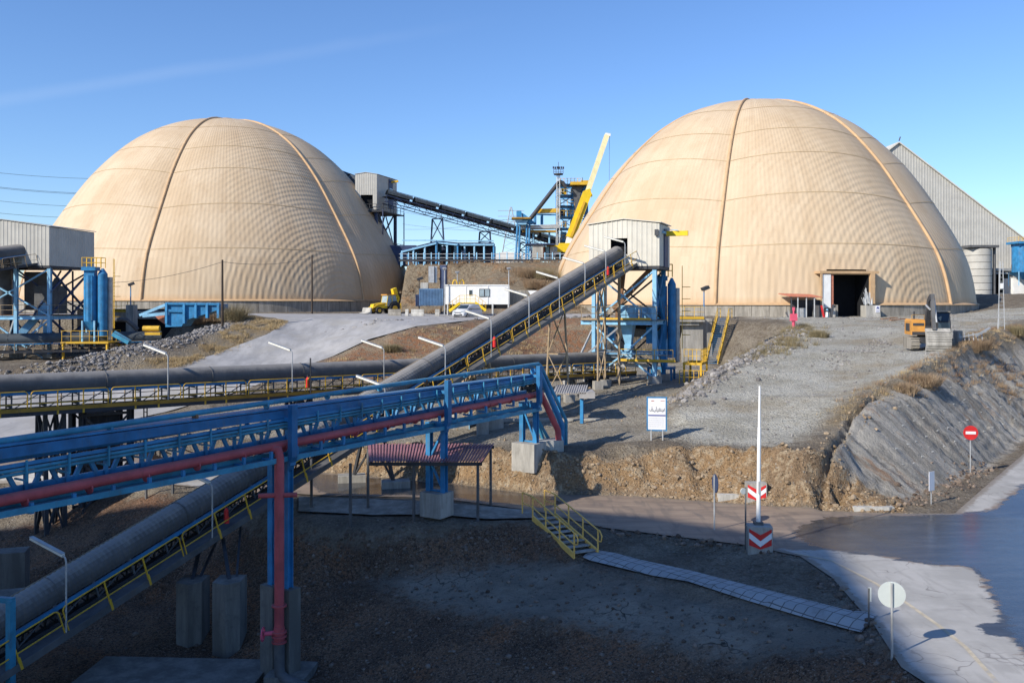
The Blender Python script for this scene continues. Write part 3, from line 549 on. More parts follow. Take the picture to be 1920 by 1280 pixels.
def dome(name, label, cx, cy, zb, Rb, Hh, rib0, gnd, door=None):
    C0 = V((cx, cy, zb)); face = math.atan2(-cy, -cx)       # direction from the dome to the viewer
    root = thing(name, label, 'storage dome', (cx, cy, gnd), 'storage domes')
    hh, rr = prof(); na = 300; A = np.arange(na)/na*2*np.pi      # angle 0 = towards the viewer, positive to the right
    lob = np.mod((A-R_(rib0))/R_(60), 1.)                          # 0..1 between ribs
    bul = 4*lob*(1-lob)
    vs, seam, lat, bay, skirt = [], [], [], [], []
    for j, (h, r) in enumerate(zip(hh, rr)):
        k = 1+.016*bul*math.sin(math.pi*min(1, h*1.05))-.008*math.sin(math.pi*min(1, h*1.05))
        x = Rb*r*k
        px = cx+x*np.cos(face+A); py = cy+x*np.sin(face+A); z = zb+Hh*(h+.035*(bul-.4)*math.sin(math.pi*min(1, h*1.0))*min(1, h*2)*(1 if j < len(hh)-1 else 0))
        vs.append(np.stack([px, py, z*np.ones(na)], 1))
    vs = np.array(vs); n = len(hh)
    f = [(j*na+i, j*na+(i+1) % na, (j+1)*na+(i+1) % na, (j+1)*na+i) for j in range(n-1) for i in range(na)]
    door_w = None
    if door:
        f = [q for q in f if not (abs((((q[0] % na)+.5)/na*2*math.pi-door[0]+math.pi) % (2*math.pi)-math.pi) < door[1] and hh[q[0]//na]*Hh < door[2])]
    spot = C0+V((math.cos(face+R_(rib0+52)), math.sin(face+R_(rib0+52)), 0))*Rb+V((0, 0, -1.5))
    mat = dome_mat('dome_cladding_'+('a' if cx < 0 else 'b'), spot)
    vv = vs.reshape(-1, 3)-np.array(root.location)
    o = raw_mesh('cladding', vv, f, mat, True, root)
    HH = np.repeat(hh, na); sm = np.zeros(n*na)
    fattr(o, 'seam', sm); fattr(o, 'hh', HH); fattr(o, 'lat', np.tile(lob, n)); fattr(o, 'bay', np.tile(np.where(np.abs(A-R_(rib0+30)) < R_(30), 1., .35), n)); fattr(o, 'skirt', np.clip(1-HH*Hh/1.0, 0, 1))
    def spt(h, a, out=0.):                                        # a point on the skin
        r = np.interp(h, hh, rr); l = ((a-R_(rib0))/R_(60)) % 1.; b = 4*l*(1-l); s_ = math.sin(math.pi*min(1, h*1.05))
        k = 1+.016*b*s_-.008*s_; z = zb+Hh*(h+.035*(b-.4)*math.sin(math.pi*min(1, h))*min(1, h*2))
        x = Rb*r*k+out; return V((cx+x*math.cos(face+a), cy+x*math.sin(face+a), z+out*.5))
    M.setdefault('rib', paint('dome_rib_tan', (.54, .36, .20), .7, .15, .8, dirt=(.36, .20, .09), damt=.5))
    M.setdefault('seam', paint('dome_seam_rust', (.52, .38, .22), .8, .2, .5, dirt=(.57, .45, .29), damt=1., streak=False))
    for k in range(6):
        a = R_(rib0+60*k); m = MB(); m.path([spt(h, a, .12) for h in np.concatenate([np.linspace(0, .8, 26), np.linspace(.83, .995, 14)])], .22, 8); m.build('rib', M['rib'], root)
    for h in (.235, .44, .622, .75, .885):
        m = MB(); aa = np.linspace(0, 2*math.pi, 241); vs2 = []
        for a in aa: vs2 += [spt(h-.0015, a, .04), spt(h+.0015, a, .04)]
        m.add(vs2, [(2*i, 2*i+2, 2*i+3, 2*i+1) for i in range(240)], True); m.build('seam', M['seam'], root)
    # concrete ring wall with shutter joints
    m = MB(); seg = 96
    for i in range(seg):
        a0 = 2*math.pi*i/seg; a1 = 2*math.pi*(i+1)/seg
        if door and abs(((a0+a1)/2-door[0]+math.pi) % (2*math.pi)-math.pi) < door[1]: continue
        q = [V((cx+r_*math.cos(face+a), cy+r_*math.sin(face+a), 0)) for a in (a0+.0008, a1-.0008) for r_ in (Rb+.25, Rb-.6)]
        m.prism([V((p.x, p.y, gnd-1.5)) for p in (q[0], q[2], q[3], q[1])], (0, 0, zb+.02-gnd+1.5))
    m.build('ring_wall', M['concrete_stain'], root)
    m = MB(); aa = np.linspace(0, 2*math.pi, 181); vs2 = []
    for a in aa:
        c_, s_ = math.cos(face+a), math.sin(face+a); vs2 += [V((cx+(Rb+.42)*c_, cy+(Rb+.42)*s_, zb-.02)), V((cx+(Rb-.05)*c_, cy+(Rb-.05)*s_, zb+.28))]
    ff = [(2*i, 2*i+2, 2*i+3, 2*i+1) for i in range(180) if not (door and abs((aa[i]-door[0]+math.pi) % (2*math.pi)-math.pi) < door[1])]
    m.add(vs2, ff); m.build('flashing', M['rib'], root)
    m = MB(); c = spt(1, 0); m.tube(V((cx, cy, zb+Hh-.3)), V((cx, cy, zb+Hh+.25)), 1.4, 24); m.build('crown_cap', M['rib'], root)
    return root, C0, face, spt
D1, C1_, f1, sp1 = dome('storage_dome', 'cream corrugated dome at left behind the pale haul road', -55.9, 178, 10.1, 36.0, 35.4, -21.0, 8.2)
DA = R_(21.6)
D2, C2_, f2, sp2 = dome('storage_dome', 'cream corrugated dome at right with the tall dark doorway', 38.7, 146.4, 9.55, 32.4, 32.6, -8.0, 7.9, (DA, R_(4.4), 4.4))
# doorway of the right dome
a = DA; er = V((math.cos(f2+a), math.sin(f2+a), 0)); et = V((-math.sin(f2+a), math.cos(f2+a), 0)); gp = V((C2_.x, C2_.y, 7.75))
def dp(t, out, z): return gp+er*(32.4+out)+et*t+V((0, 0, z))
m = MB(); m.prism([dp(-2.25, -3, -.3), dp(-2.25, .2, -.3), dp(-2.25, .2, 5.6), dp(-2.25, -3, 5.6)], et*.12); m.prism([dp(2.3, -3, -.3), dp(2.3, .2, -.3), dp(2.3, .2, 5.6), dp(2.3, -3, 5.6)], et*.12); m.prism([dp(-2.3, -3, 5.6), dp(-2.3, .2, 5.6), dp(2.45, .2, 5.6), dp(2.45, -3, 5.6)], V((0, 0, .1)))
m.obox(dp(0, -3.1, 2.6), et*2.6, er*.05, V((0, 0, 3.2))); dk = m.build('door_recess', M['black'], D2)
m = MB(); m.obox(dp(-.3, -.6, 5.9), et*3.9, er*1.25, V((0, 0, .16))); m.obox(dp(-4.0, .55, 2.9), et*.12, er*.08, V((0, 0, 2.9))); m.obox(dp(2.75, .45, 3.85), et*.3, er*.2, V((0, 0, 1.9))); m.obox(dp(-.05, .3, 5.72), et*2.9, er*.12, V((0, 0, .1))); m.build('portal_frame', M['rib'], D2)
m = MB(); m.obox(dp(-3.35, .45, 3.55), et*.62, er*.05, V((0, 0, 2.1))); m.build('side_panel', M['white'], D2)
m = MB(); m.obox(dp(-2.55, .3, 3.2), et*.22, er*.1, V((0, 0, 2.4))); m.build('jamb', M['roof_tile'], D2)
m = MB(); m.obox(dp(-2.6, .5, .6), et*.3, er*.35, V((0, 0, .85))); m.build('concrete_buttress', M['concrete_pale'], D2); m = MB(); m.obox(dp(2.3, .9, .75), et*.95, er*.7, V((0, 0, 1.0))); m.build('concrete_buttress', M['concrete_pale'], D2)
m = MB()
for i in range(14):
    q = 1.6+random.random()*1.1; z0 = 1.7+random.random()*.3; m.bar(dp(q, .55+.25*random.random(), z0), dp(q-.4+.8*random.random(), .5, z0+.8+1.6*random.random()), .1+.12*random.random(), .05)
m.build('torn_lining', M['galv'], D2)
nb = MB(); nb.obox(dp(2.85, 1.63, 1.3), et*.28, er*.02, V((0, 0, .42))); ns_ = nb.build('notice_board', M['sign_white'], D2)
nb = MB(); nb.prism([dp(2.7, 1.66, 1.25), dp(2.7, 1.66, 1.5), dp(2.85, 1.66, 1.62), dp(3.0, 1.66, 1.5), dp(3.0, 1.66, 1.25), dp(2.93, 1.66, 1.25), dp(2.93, 1.66, 1.42), dp(2.77, 1.66, 1.42), dp(2.77, 1.66, 1.25)], er*.012)
nb.obox(dp(2.85, 1.66, 1.03), et*.2, er*.01, V((0, 0, .03))); nb.build('emblem', M['sign_blue'], ns_)

# ---------------------------------------------------------------- A-frame shed at far right
g0 = V((84, 200, 11.2)); root = thing('storage_shed', 'huge pale A-frame shed with steep roof behind the right dome', 'shed', g0)
ax = V((1, 0, 0)); apex = V((85.2, 200, 44.9)); hw = 44; m = MB()
m.corr(V((85.2-hw, 200, 11.2)), ax, V((0, 0, 1)), 2*hw, 30, .6, .04, V((0, -1, 0)), cut=(hw+17.5, hw+24.2, 0, 5.3), top=lambda x: max(.3, 33.7-abs(x-hw)*.766))
m.build('gable_wall', M['cream_grey'], root)
m = MB()
for sx in (-1, 1):
    e = V((sx*hw, 0, -hw*.766)); n_ = V((sx*.766, 0, 1)).normalized()*.25
    m.prism([apex+n_+V((0, -.5, 0)), apex+e+n_+V((0, -.5, 0)), apex+e+V((0, -.5, 0)), apex+V((0, -.5, 0))], (0, 60, 0))
m.build('roof', M['cream'], root)
m = MB(); m.bar(apex+V((0, -.4, .4)), apex+V((.3, -.4, 1.3)), .2); m.build('ridge_vent', M['steel'], root)
m = MB(); m.obox((85.2+20.8, 203, 14), V((3.6, 0, 0)), V((0, .1, 0)), V((0, 0, 3))); m.obox((85.2+17.3, 201.5, 14), V((.05, 0, 0)), V((0, 1.5, 0)), V((0, 0, 3))); m.build('door_opening', M['black'], root)
m = MB(); m.obox((85.2+20.8, 199.6, 17.0), V((3.7, 0, 0)), V((0, .45, 0)), V((0, 0, .3))); m.obox((85.2+20.8, 199.5, 16.2), V((3.7, 0, 0)), V((0, .15, 0)), V((0, 0, .18))); m.build('door_canopy', M['galv'], root)
# pale silo in front of it
m = MB(); b = V((98.6, 192, 11)); root = thing('storage_silo', 'pale ribbed silo against the A-frame shed beside the right dome', 'silo', b)
for k in range(7): m.tube(b+V((0, 0, k*1.45)), b+V((0, 0, k*1.45+1.36)), 2.75, 24)
m.build('shell', M['cream_grey'], root); m = MB(); m.box(b+V((0, 0, 10.5)), (6.2, 5.6, .5)); m.tube(b+V((2.9, -1.2, 0)), b+V((2.9, -1.2, 10.6)), .3, 8); m.build('head_frame', M['steel'], root)
# low white block, dust unit at right border
b = V((110, 196, 11.2)); m = MB(); m.box(b+V((0, 0, 1.9)), (5.5, 4, 3.8)); o = m.build('wall', M['white']); o.name = 'plant_room'; tag(o, 'small white plant room beside the shed doorway at far right', 'building')
def baghouse(name, label, base, s, rz, hgt, group=None, tank=True):
    """tall dust filter: casing, hopper, leg, top rail, ladder, grey receiver"""
    r = thing(name, label, 'dust filter', base, group); B = base
    ca, sa = math.cos(rz), math.sin(rz); ex = V((ca, sa, 0)); ey = V((-sa, ca, 0)); Z = V((0, 0, 1))
    m = MB(); w = s*.5
    m.tube(B+Z*hgt*.29, B+Z*hgt*.88, w, 24); m.obox(B+Z*hgt*.91, ex*w*.8, ey*w*.8, Z*hgt*.04)
    for i in range(12): a_ = i*math.pi/6; m.bar(B+(ex*math.cos(a_)+ey*math.sin(a_))*w+Z*hgt*.3, B+(ex*math.cos(a_)+ey*math.sin(a_))*w+Z*hgt*.88, .06)
    m.obox(B+Z*hgt*.965, ex*w*1.12, ey*w*1.12, Z*hgt*.025); m.build('casing', M['blue'], r)
    m = MB(); q0 = [B+ex*w*i+ey*w*j+Z*hgt*.29 for i, j in ((-1, -1), (1, -1), (1, 1), (-1, 1))]; q1 = [B+ex*w*.2*i+ey*w*.2*j+Z*hgt*.12 for i, j in ((-1, -1), (1, -1), (1, 1), (-1, 1))]
    m.add(q0+q1, [(0, 1, 5, 4), (1, 2, 6, 5), (2, 3, 7, 6), (3, 0, 4, 7), (4, 5, 6, 7)]); m.build('hopper', M['blue'], r)
    for i, j in ((-1, -1), (1, -1), (1, 1), (-1, 1)):
        m = MB(); m.bar(B+ex*w*i*.95+ey*w*j*.95-Z*.2, B+ex*w*i*.95+ey*w*j*.95+Z*hgt*.3, .16); m.build('leg', M['blue_pale'], r)
    if tank:
        m = MB(); c = B+ex*s*.95; m.tube(c+Z*hgt*.1, c+Z*hgt*.9, s*.38, 20); m.tube(c+Z*hgt*.9, c+Z*hgt*.97, s*.38, 20, s*.1); m.build('receiver_tank', M['blue'], r)
        m = MB(); c = B+ex*s*1.45+ey*s*.3; m.tube(c+Z*hgt*.05, c+Z*hgt*.86, s*.22, 14); m.build('exhaust_duct', M['galv'], r)
    m = MB()
    for i in range(5):
        for j in (-1, 1): m.bar(B+ex*(-w+i*w*.75)+ey*w*j+Z*hgt*.98, B+ex*(-w+i*w*.75)+ey*w*j+Z*(hgt*.98+1.1), .06)
    for zz in (.55, 1.1):
        for j in (-1, 1): m.bar(B-ex*w+ey*w*j+Z*(hgt*.98+zz), B+ex*w*2+ey*w*j+Z*(hgt*.98+zz), .05)
        for i in (-1, 2): m.bar(B+ex*w*i-ey*w+Z*(hgt*.98+zz), B+ex*w*i+ey*w+Z*(hgt*.98+zz), .05)
    m.build('guard_rail', M['yellow'], r)
    m = MB(); c = B+ex*s*1.9-ey*w*.4
    for j in (-.2, .2): m.bar(c+ey*j+Z*hgt*.2, c+ey*j+Z*(hgt+.8), .05)
    for k in range(int(hgt*2.2)): m.bar(c-ey*.2+Z*(hgt*.2+k*.36), c+ey*.2+Z*(hgt*.2+k*.36), .035)
    for k in range(5): m.path([c+ey*.35*math.cos(q)+ex*.7*math.sin(q)*1+Z*(hgt*.35+k*hgt*.13) for q in np.linspace(0, math.pi, 7)], .025, 4)
    m.build('ladder', M['yellow'], r)
    return r
baghouse('dust_filter', 'bright blue dust filter at the right border in front of the shed', V((108.5, 192.5, 13.5)), 4.2, .0, 9.2, 'dust filters')
m = MB(); m.box(V((113.5, 188, 12.2)), (11, 4, 3.2)); o = m.build('wall', M['concrete_pale']); o.name = 'retaining_wall'; tag(o, 'pale concrete wall under the blue filter at the right border', 'wall')

# ---------------------------------------------------------------- transfer towers with clad houses
def rail(m, p, q, h=1.1, n=None, r=.03, mid=True):
    p, q = V(p), V(q); L = (q-p).length; n = n or max(1, round(L/1.4)); Z = V((0, 0, 1))
    for i in range(n+1): c = p+(q-p)*i/n; m.bar(c, c+Z*h, r*1.5)
    m.bar(p+Z*h, q+Z*h, r*1.6)
    if mid: m.bar(p+Z*h*.5, q+Z*h*.5, r*1.2)
def clad_house(root, o, ex, ey, w, d, z0, z1, rise, hole, mat, roofmat):
    """o = near left corner on plan; ex along the front, ey towards the back; hole = (x0, x1, z0, z1) in the front"""
    Z = V((0, 0, 1)); O = V((o.x, o.y, z0)); H_ = z1-z0; top = lambda x: H_+rise*(1-abs(x-w/2)/(w/2)); nrm = -ey
    m = MB(); m.corr(O, ex, Z, w, H_, .42, .03, nrm, cut=hole, top=top); m.build('front_wall', mat, root)
    m = MB(); m.corr(O+ey*d, ex, Z, w, H_, .42, .03, ey, top=top); m.build('rear_wall', mat, root)
    for k, x in enumerate((0, w)):
        m = MB(); m.corr(O+ex*(x+(.0 if k else 0)), ey, Z, d, H_, .42, .03, ex*(1 if k else -1)); m.build('side_wall', mat, root)
    m = MB()
    for x0, x1 in ((-.15, w/2), (w/2, w+.15)):
        p0 = O+ex*x0+Z*(top(min(max(x0, 0), w))+.06)-ey*.12; p1 = O+ex*x1+Z*(top(min(x1, w))+.06)-ey*.12
        m.prism([p0, p1, p1+Z*.07, p0+Z*.07], ey*(d+.3))
    m.build('roof', roofmat, root)
    m = MB(); m.prism([O-Z*.01, O+ex*w-Z*.01, O+ex*w+ey*d-Z*.01, O+ey*d-Z*.01], -Z*.25); m.build('floor_frame', M['dark'], root)
    if hole: 
        m = MB(); c = O+ex*(hole[0]+hole[1])/2+ey*.9+Z*(hole[2]+hole[3])/2; m.obox(c, ex*(hole[1]-hole[0])*.8, ey*.03, Z*(hole[3]-hole[2])*.7); m.build('dark_opening', M['black'], root)
EX = V((.93, -.36, 0)).normalized(); EY = V((.36, .93, 0)).normalized(); Z = V((0, 0, 1))
RT0 = V((6.55, 77.2, 3.2)); root = thing('transfer_tower', 'blue braced tower carrying the clad house where the long diagonal conveyor ends', 'tower', RT0+EX*3, 'transfer towers'); TW = root
clad_house(root, RT0, EX, EY, 6.05, 4.2, 12.95, 16.45, .38, (1.85, 3.45, 1.0, 2.35), M['cream'], M['cream'])
m = MB(); m.obox(RT0+EX*6.12+EY*2.3+Z*11.3, EX*.06, EY*.75, Z*1.6); m.build('hoist_door', M['navy'], root)
m = MB(); m.bar(RT0+EX*5.6+EY*2.3+Z*12.55, RT0+EX*8.0+EY*2.3+Z*12.55, .28, .42); m.build('hoist_beam', M['yellow_bright'], root)
m = MB(); m.bar(RT0+EX*6.1+EY*2.3+Z*12.95, RT0+EX*7.2+EY*2.0+Z*12.8, .06); m.bar(RT0+EX*6.1+EY*1.0+Z*12.6, RT0+EX*6.1+EY*3.8+Z*12.6, .2); m.build('hoist_stay', M['blue_pale'], root)
m = MB(); m.box(RT0+EX*5.85-EY*.18+Z*12.5, (.3, .2, .5)); m.build('floodlight', M['steel'], root)
def legs(root, O, pts, z0, z1, w, mat, name='leg'):
    for x, y in pts:
        m = MB(); m.ibeam(O+EX*x+EY*y+Z*(z0-O.z), O+EX*x+EY*y+Z*(z1-O.z), w, w*1.1, .04, up=EY); m.build(name, mat, root)
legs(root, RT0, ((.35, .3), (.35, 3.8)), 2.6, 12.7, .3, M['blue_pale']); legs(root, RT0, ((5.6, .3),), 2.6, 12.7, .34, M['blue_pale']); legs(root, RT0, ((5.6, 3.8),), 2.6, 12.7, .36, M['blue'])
def brace(m, a, b, w=.12): m.bar(a, b, w)
def tp(x, y, z): return RT0+EX*x+EY*y+Z*(z-RT0.z)
for y in (.3, 3.8):
    for (x0, z0, x1, z1) in ((.35, 8.4, 5.6, 12.6), (.35, 12.4, 5.6, 8.4), (.35, 8.0, 3.0, 5.6), (5.6, 8.0, 3.0, 5.6), (.35, 3.6, 3.0, 5.6), (5.6, 3.6, 3.0, 5.6)):
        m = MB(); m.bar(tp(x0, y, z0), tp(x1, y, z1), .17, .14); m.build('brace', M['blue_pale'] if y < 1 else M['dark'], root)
for x in (.35, 5.6):
    for (y0, z0, y1, z1) in ((.3, 8.4, 3.8, 12.6), (.3, 12.6, 3.8, 8.4), (.3, 3.6, 3.8, 8.0), (.3, 8.0, 3.8, 3.6)):
        m = MB(); m.bar(tp(x, y0, z0), tp(x, y1, z1), .13); m.build('brace', M['blue'], root)
for z, mt in ((8.2, M['blue_pale']), (5.6, M['blue_pale'])):
    m = MB()
    for y in (.3, 3.8): m.ibeam(tp(-.8 if z > 6 else .35, y, z), tp(5.8, y, z), .2, .34 if z > 6 else .14, .03)
    for x in (.35, 5.6): m.ibeam(tp(x, .3, z), tp(x, 3.8, z), .2, .3, .03)
    m.build('floor_beam', mt, root)
m = MB(); m.obox(tp(2.6, 2, 8.42), EX*3.3, EY*1.95, Z*.03); m.build('platform', M['steel'], root)
m = MB(); rail(m, tp(-.7, .1, 8.45), tp(5.8, .1, 8.45)); rail(m, tp(-.7, 3.9, 8.45), tp(5.8, 3.9, 8.45)); m.bar(tp(-.7, .05, 8.5), tp(5.4, .05, 8.5), .05, .16); m.build('guard_rail', M['rail_rust'], root)
m = MB(); m.bar(tp(1, .02, 8.55), tp(5.3, .02, 8.55), .04, .14); m.build('toe_board', M['yellow'], root)
# drive, chutes and hoppers on the floors
m = MB(); m.obox(tp(3.1, 1.6, 9.1), EX*.7, EY*.5, Z*.55); m.obox(tp(4.4, 2.4, 9.0), EX*.5, EY*.4, Z*.5); m.build('drive_unit', M['blue_pale'], root)
m = MB(); q0 = [tp(2.4+a*1.1, 1.2+b*1.2, 8.0) for a, b in ((0, 0), (1, 0), (1, 1), (0, 1))]; q1 = [tp(2.75+a*.5, 1.6+b*.6, 6.3) for a, b in ((0, 0), (1, 0), (1, 1), (0, 1))]
m.add(q0+q1, [(0, 1, 5, 4), (1, 2, 6, 5), (2, 3, 7, 6), (3, 0, 4, 7), (4, 5, 6, 7)]); m.obox(tp(3, 1.9, 5.7), EX*.32, EY*.35, Z*.6); m.build('chute', M['blue_pale'], root)
m = MB(); m.bar(tp(1.6, 2, 9.4), tp(5.0, 2.2, 12.8), .55, .5); m.bar(tp(1.9, 2.4, 8.5), tp(2.4, 2.4, 12.8), .4, .4); m.build('chute', M['rust'], root)
for c_, a_ in (((1.4, 2.2, 7.2), (.3, .3, .6)), ((4.7, 2.5, 7.1), (.25, .3, .7))): m = MB(); m.obox(tp(*c_), EX*a_[0], EY*a_[1], Z*a_[2]); m.build('junction_box', M['blue'], root)
m = MB(); m.obox(tp(2.9, 1.0, 4.6), EX*2.0, EY*.25, Z*.14); m.obox(tp(4.6, .9, 5.0), EX*1.5, EY*.2, Z*.1); m.bar(tp(.2, .6, 5.4), tp(6.4, .6, 5.1), .12); m.build('cable_tray', M['galv'], root)
m = MB(); rail(m, tp(2.6, -.1, 5.1), tp(7.2, -.1, 5.1), .9); m.bar(tp(2.6, -.1, 5.1), tp(7.4, -.1, 5.1), .1, .2); m.build('walkway_rail', M['yellow'], root)
m = MB(); m.obox(tp(5.0, .5, 4.99), EX*2.4, EY*.6, Z*.05); m.build('walkway', M['steel'], root)
# outrigger struts at the left
for a in ((-1.2, -1.6, 3.6, .2, 1.2, 8.1), (-1.2, 2.4, 3.6, .2, 3.4, 8.1), (-1.2, -1.6, 4.4, 2.6, -.2, 7.8)):
    m = MB(); m.bar(tp(*a[:3]), tp(*a[3:]), .13); m.build('strut', M['galv'], root)
m = MB(); m.bar(tp(-1.2, -1.6, 4.4), tp(2.2, -1.2, 4.3), .1); m.bar(tp(-1.2, -1.6, 2.8), tp(-1.2, -1.6, 4.6), .13); m.build('strut', M['galv'], root)
for x, y in ((.35, .3), (5.6, .3), (5.6, 3.8), (-1.2, -1.6)):
    p = tp(x, y, 0); p.z = H(p.x, p.y); m = MB(); m.box(p+Z*.15, (.9, .8, .8), .37); m.build('footing', M['concrete'], root)
# dust filter of that tower
_b = at(1240, 600, 79.6); _b.z = 4.3
baghouse('dust_filter', 'tall blue dust filter with yellow top rail beside the right transfer tower', _b, .95, -.2, 8.0, 'dust filters')
m = MB(); m.obox(_b+Z*-.1, EX*1.1, EY*.8, Z*.1)
for i, j in ((-1., -.7), (1., -.7), (1., .7), (-1., .7)): m.bar(_b+EX*i+EY*j-Z*2.4, _b+EX*i+EY*j, .18)
o = m.build('frame', M['blue']); o.name = 'filter_stand'; tag(o, 'blue steel stand under the dust filter of the right tower', 'stand')
m = MB()
for k, (x, y) in enumerate(((7.8, 1.6), (9.2, 1.6), (9.2, 4.6), (7.8, 4.6))): p = tp(x, y, 3.3); m.bar(p-Z*.4, p+Z*1.6, .16); m.bar(p+Z*1.5, tp(*(((7.8, 1.6), (9.2, 1.6), (9.2, 4.6), (7.8, 4.6))[(k+1) % 4]), 4.8), .2)
rail(m, tp(7.8, 1.6, 4.9), tp(9.2, 1.6, 4.9), 1.1, 4); rail(m, tp(9.2, 1.6, 4.9), tp(9.2, 4.6, 4.9), 1.1, 6)
rail(m, tp(7.6, .6, 3.2), tp(9.9, 1.0, 3.2), 1.1, 6); rail(m, tp(9.9, 1, 3.2), tp(10.3, 4.4, 3.2), 1.1, 8)
o = m.build('rails', M['yellow']); o.name = 'guard_cage'; tag(o, 'yellow guard rails around the belt drive under the right tower', 'guard rail')

# tunnel mouth, deck and stair under the right dome
root = thing('tunnel_portal', 'concrete tunnel mouth below the yellow railed deck of the right dome', 'tunnel', V((17, 100, 3.3)))
m = MB(); m.obox((19.9, 100.6, 5.6), V((1.15, 0, 0)), V((0, .7, 0)), V((0, 0, 2.55))); m.obox((16.2, 100.2, 8.0), V((4.9, 0, 0)), V((0, 1.1, 0)), V((0, 0, .22)))
m.obox((17.6, 99.9, 7.65), V((2.9, 0, 0)), V((0, .5, 0)), V((0, 0, .25))); m.obox((21.6, 100.9, 5.6), V((.55, 0, 0)), V((0, .6, 0)), V((0, 0, 2.5))); m.build('concrete_frame', M['concrete'], root)
m = MB(); m.obox((15.4, 101.2, 5.4), V((3.6, 0, 0)), V((0, .1, 0)), V((0, 0, 2.3))); m.build('dark_opening', M['black'], root)
m = MB(); rail(m, (11.5, 99.2, 8.25), (21.0, 99.2, 8.25), 1.15, 9); m.obox((16.2, 99.05, 8.2), V((4.8, 0, 0)), V((0, .03, 0)), V((0, 0, .14))); m.build('guard_rail', M['yellow'], root)
def stair(name, label, p, q, wid, mat, tread, n, hr=1.0, treads=True, kn=None):
    """p foot, q head (centre lines); two stringers, treads, two handrails"""
    p, q = V(p), V(q); d = q-p; h = V((d.x, d.y, 0)).normalized(); s = h.cross(Z)
    r = thing(name, label, 'stair', p, 'stairs')
    for k in (-1, 1):
        m = MB(); m.bar(p+s*k*wid/2, q+s*k*wid/2, .06, .24); m.build('stringer', mat, r)
    m = MB()
    for i in range(n): c = p+d*(i+.5)/n; m.obox(c+Z*.03, h*.14, s*(wid/2-.03), Z*.02)
    m.build('treads', tread, r)
    for k in (-1, 1):
        m = MB(); a, b = p+s*k*wid/2, q+s*k*wid/2; np_ = max(2, round(d.length/1.3))
        for i in range(np_+1): c = a+(b-a)*i/np_; m.bar(c-Z*.1, c+Z*hr, .055)
        m.path([a+Z*hr*.5-h*.0, a-h*.25+Z*hr*.55, a-h*.3+Z*hr*.8, a-h*.12+Z*hr, a+Z*hr, b+Z*hr, b+h*1.0+Z*hr], .032, 6); m.bar(a+Z*hr*.5, b+Z*hr*.5, .04); m.bar(b+Z*hr*.5, b+h*1.0+Z*hr*.5, .04); m.bar(b+h*1.0, b+h*1.0+Z*hr, .05)
        m.build('handrail', mat, r)
    return r
stair('steel_stair', 'long yellow railed stair climbing to the deck beside the tunnel', (21.3, 96.6, 3.3), (23.2, 99.6, 8.2), 1.3, M['yellow'], M['blue_deep'], 22)
stair('steel_stair', 'short yellow railed steps joining the canopy path and slab footpath', gz(1095, 1041, -.5)+V((.1, .1, .02)), gz(1020, 968, .32), 1.15, M['yellow_pale'], M['concrete'], 8, .95)

# left tower with its house
LT = V((-54.2, 100.5, 3.7)); EXl = V((.97, .10, 0)).normalized(); EYl = V((-.12, .97, 0)).normalized()
LX = V((1, .0, 0)); LY = V((.30, .954, 0)).normalized()
root = thing('transfer_tower', 'blue braced tower carrying a grey clad house at the left border', 'tower', LT, 'transfer towers')
_EX, _EY = EX, EY; EX, EY = LX, V((0, 1, 0))
O_ = V((-61.5, 100, 3.7))
# front plan edge: from beyond the left border to column 93, then the shaded side runs back to column 155
EX = V((1, 0, 0)); EY = V((.16, .987, 0)).normalized()
clad_house(root, O_, EX, EY, 10.5, 8.0, 13.95, 18.2, .75, (2.4, 6.3, .0, 2.1), M['cream_grey'], M['cream_grey'])
def tq(x, y, z): return O_+EX*x+EY*y+Z*(z-O_.z)
for x, y in ((10.3, .3), (10.3, 7.6), (6.6, .3), (3.0, .3), (1, 7.6), (5.5, 7.6)):
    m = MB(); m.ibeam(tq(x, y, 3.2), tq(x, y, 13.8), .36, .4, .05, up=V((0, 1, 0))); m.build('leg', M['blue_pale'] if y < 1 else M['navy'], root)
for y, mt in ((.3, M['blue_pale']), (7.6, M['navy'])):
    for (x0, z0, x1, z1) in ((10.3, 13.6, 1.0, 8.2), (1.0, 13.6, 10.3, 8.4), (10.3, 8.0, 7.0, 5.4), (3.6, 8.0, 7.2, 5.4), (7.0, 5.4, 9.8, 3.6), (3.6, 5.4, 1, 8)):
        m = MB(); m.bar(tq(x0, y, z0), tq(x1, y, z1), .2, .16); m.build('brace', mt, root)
for (y0, z0, y1, z1) in ((.3, 13.6, 7.6, 8.4), (7.6, 13.6, .3, 8.4), (.3, 8.2, 7.6, 3.6), (7.6, 8.2, .3, 3.6), (.3, 11, 4, 13.6), (4, 8.4, 7.6, 11)):
    m = MB(); m.bar(tq(10.3, y0, z0), tq(10.3, y1, z1), .22, .18); m.build('brace', M['navy'], root)
for (x0, y0, z0, x1, y1, z1) in ((6.6, .3, 13.6, 8.4, 7.6, 8.4), (8.4, .3, 8.2, 6.8, 7.6, 13.6), (9.0, 4, 3.7, 9.0, 4, 8.1), (8.2, 7.6, 3.7, 8.2, 7.6, 13.6), (4.6, 2.5, 3.7, 4.6, 2.5, 8.1), (7.6, .3, 3.7, 9.6, .3, 8.1), (5.0, .3, 3.7, 6.4, .3, 8.1)):
    m = MB(); m.bar(tq(x0, y0, z0), tq(x1, y1, z1), .15); m.build('brace', M['galv'] if x0 in (7.6, 5.0) else M['navy'], root)
m = MB()
for y in (.3, 7.6): m.ibeam(tq(-3, y, 8.2), tq(10.6, y, 8.2), .25, .42, .04); m.ibeam(tq(-3, y, 5.3), tq(10.4, y, 5.3), .15, .16, .03)
for x in (3, 6.6, 10.3): m.ibeam(tq(x, .3, 8.2), tq(x, 7.6, 8.2), .25, .42, .04)
m.build('floor_beam', M['blue_pale'], root)
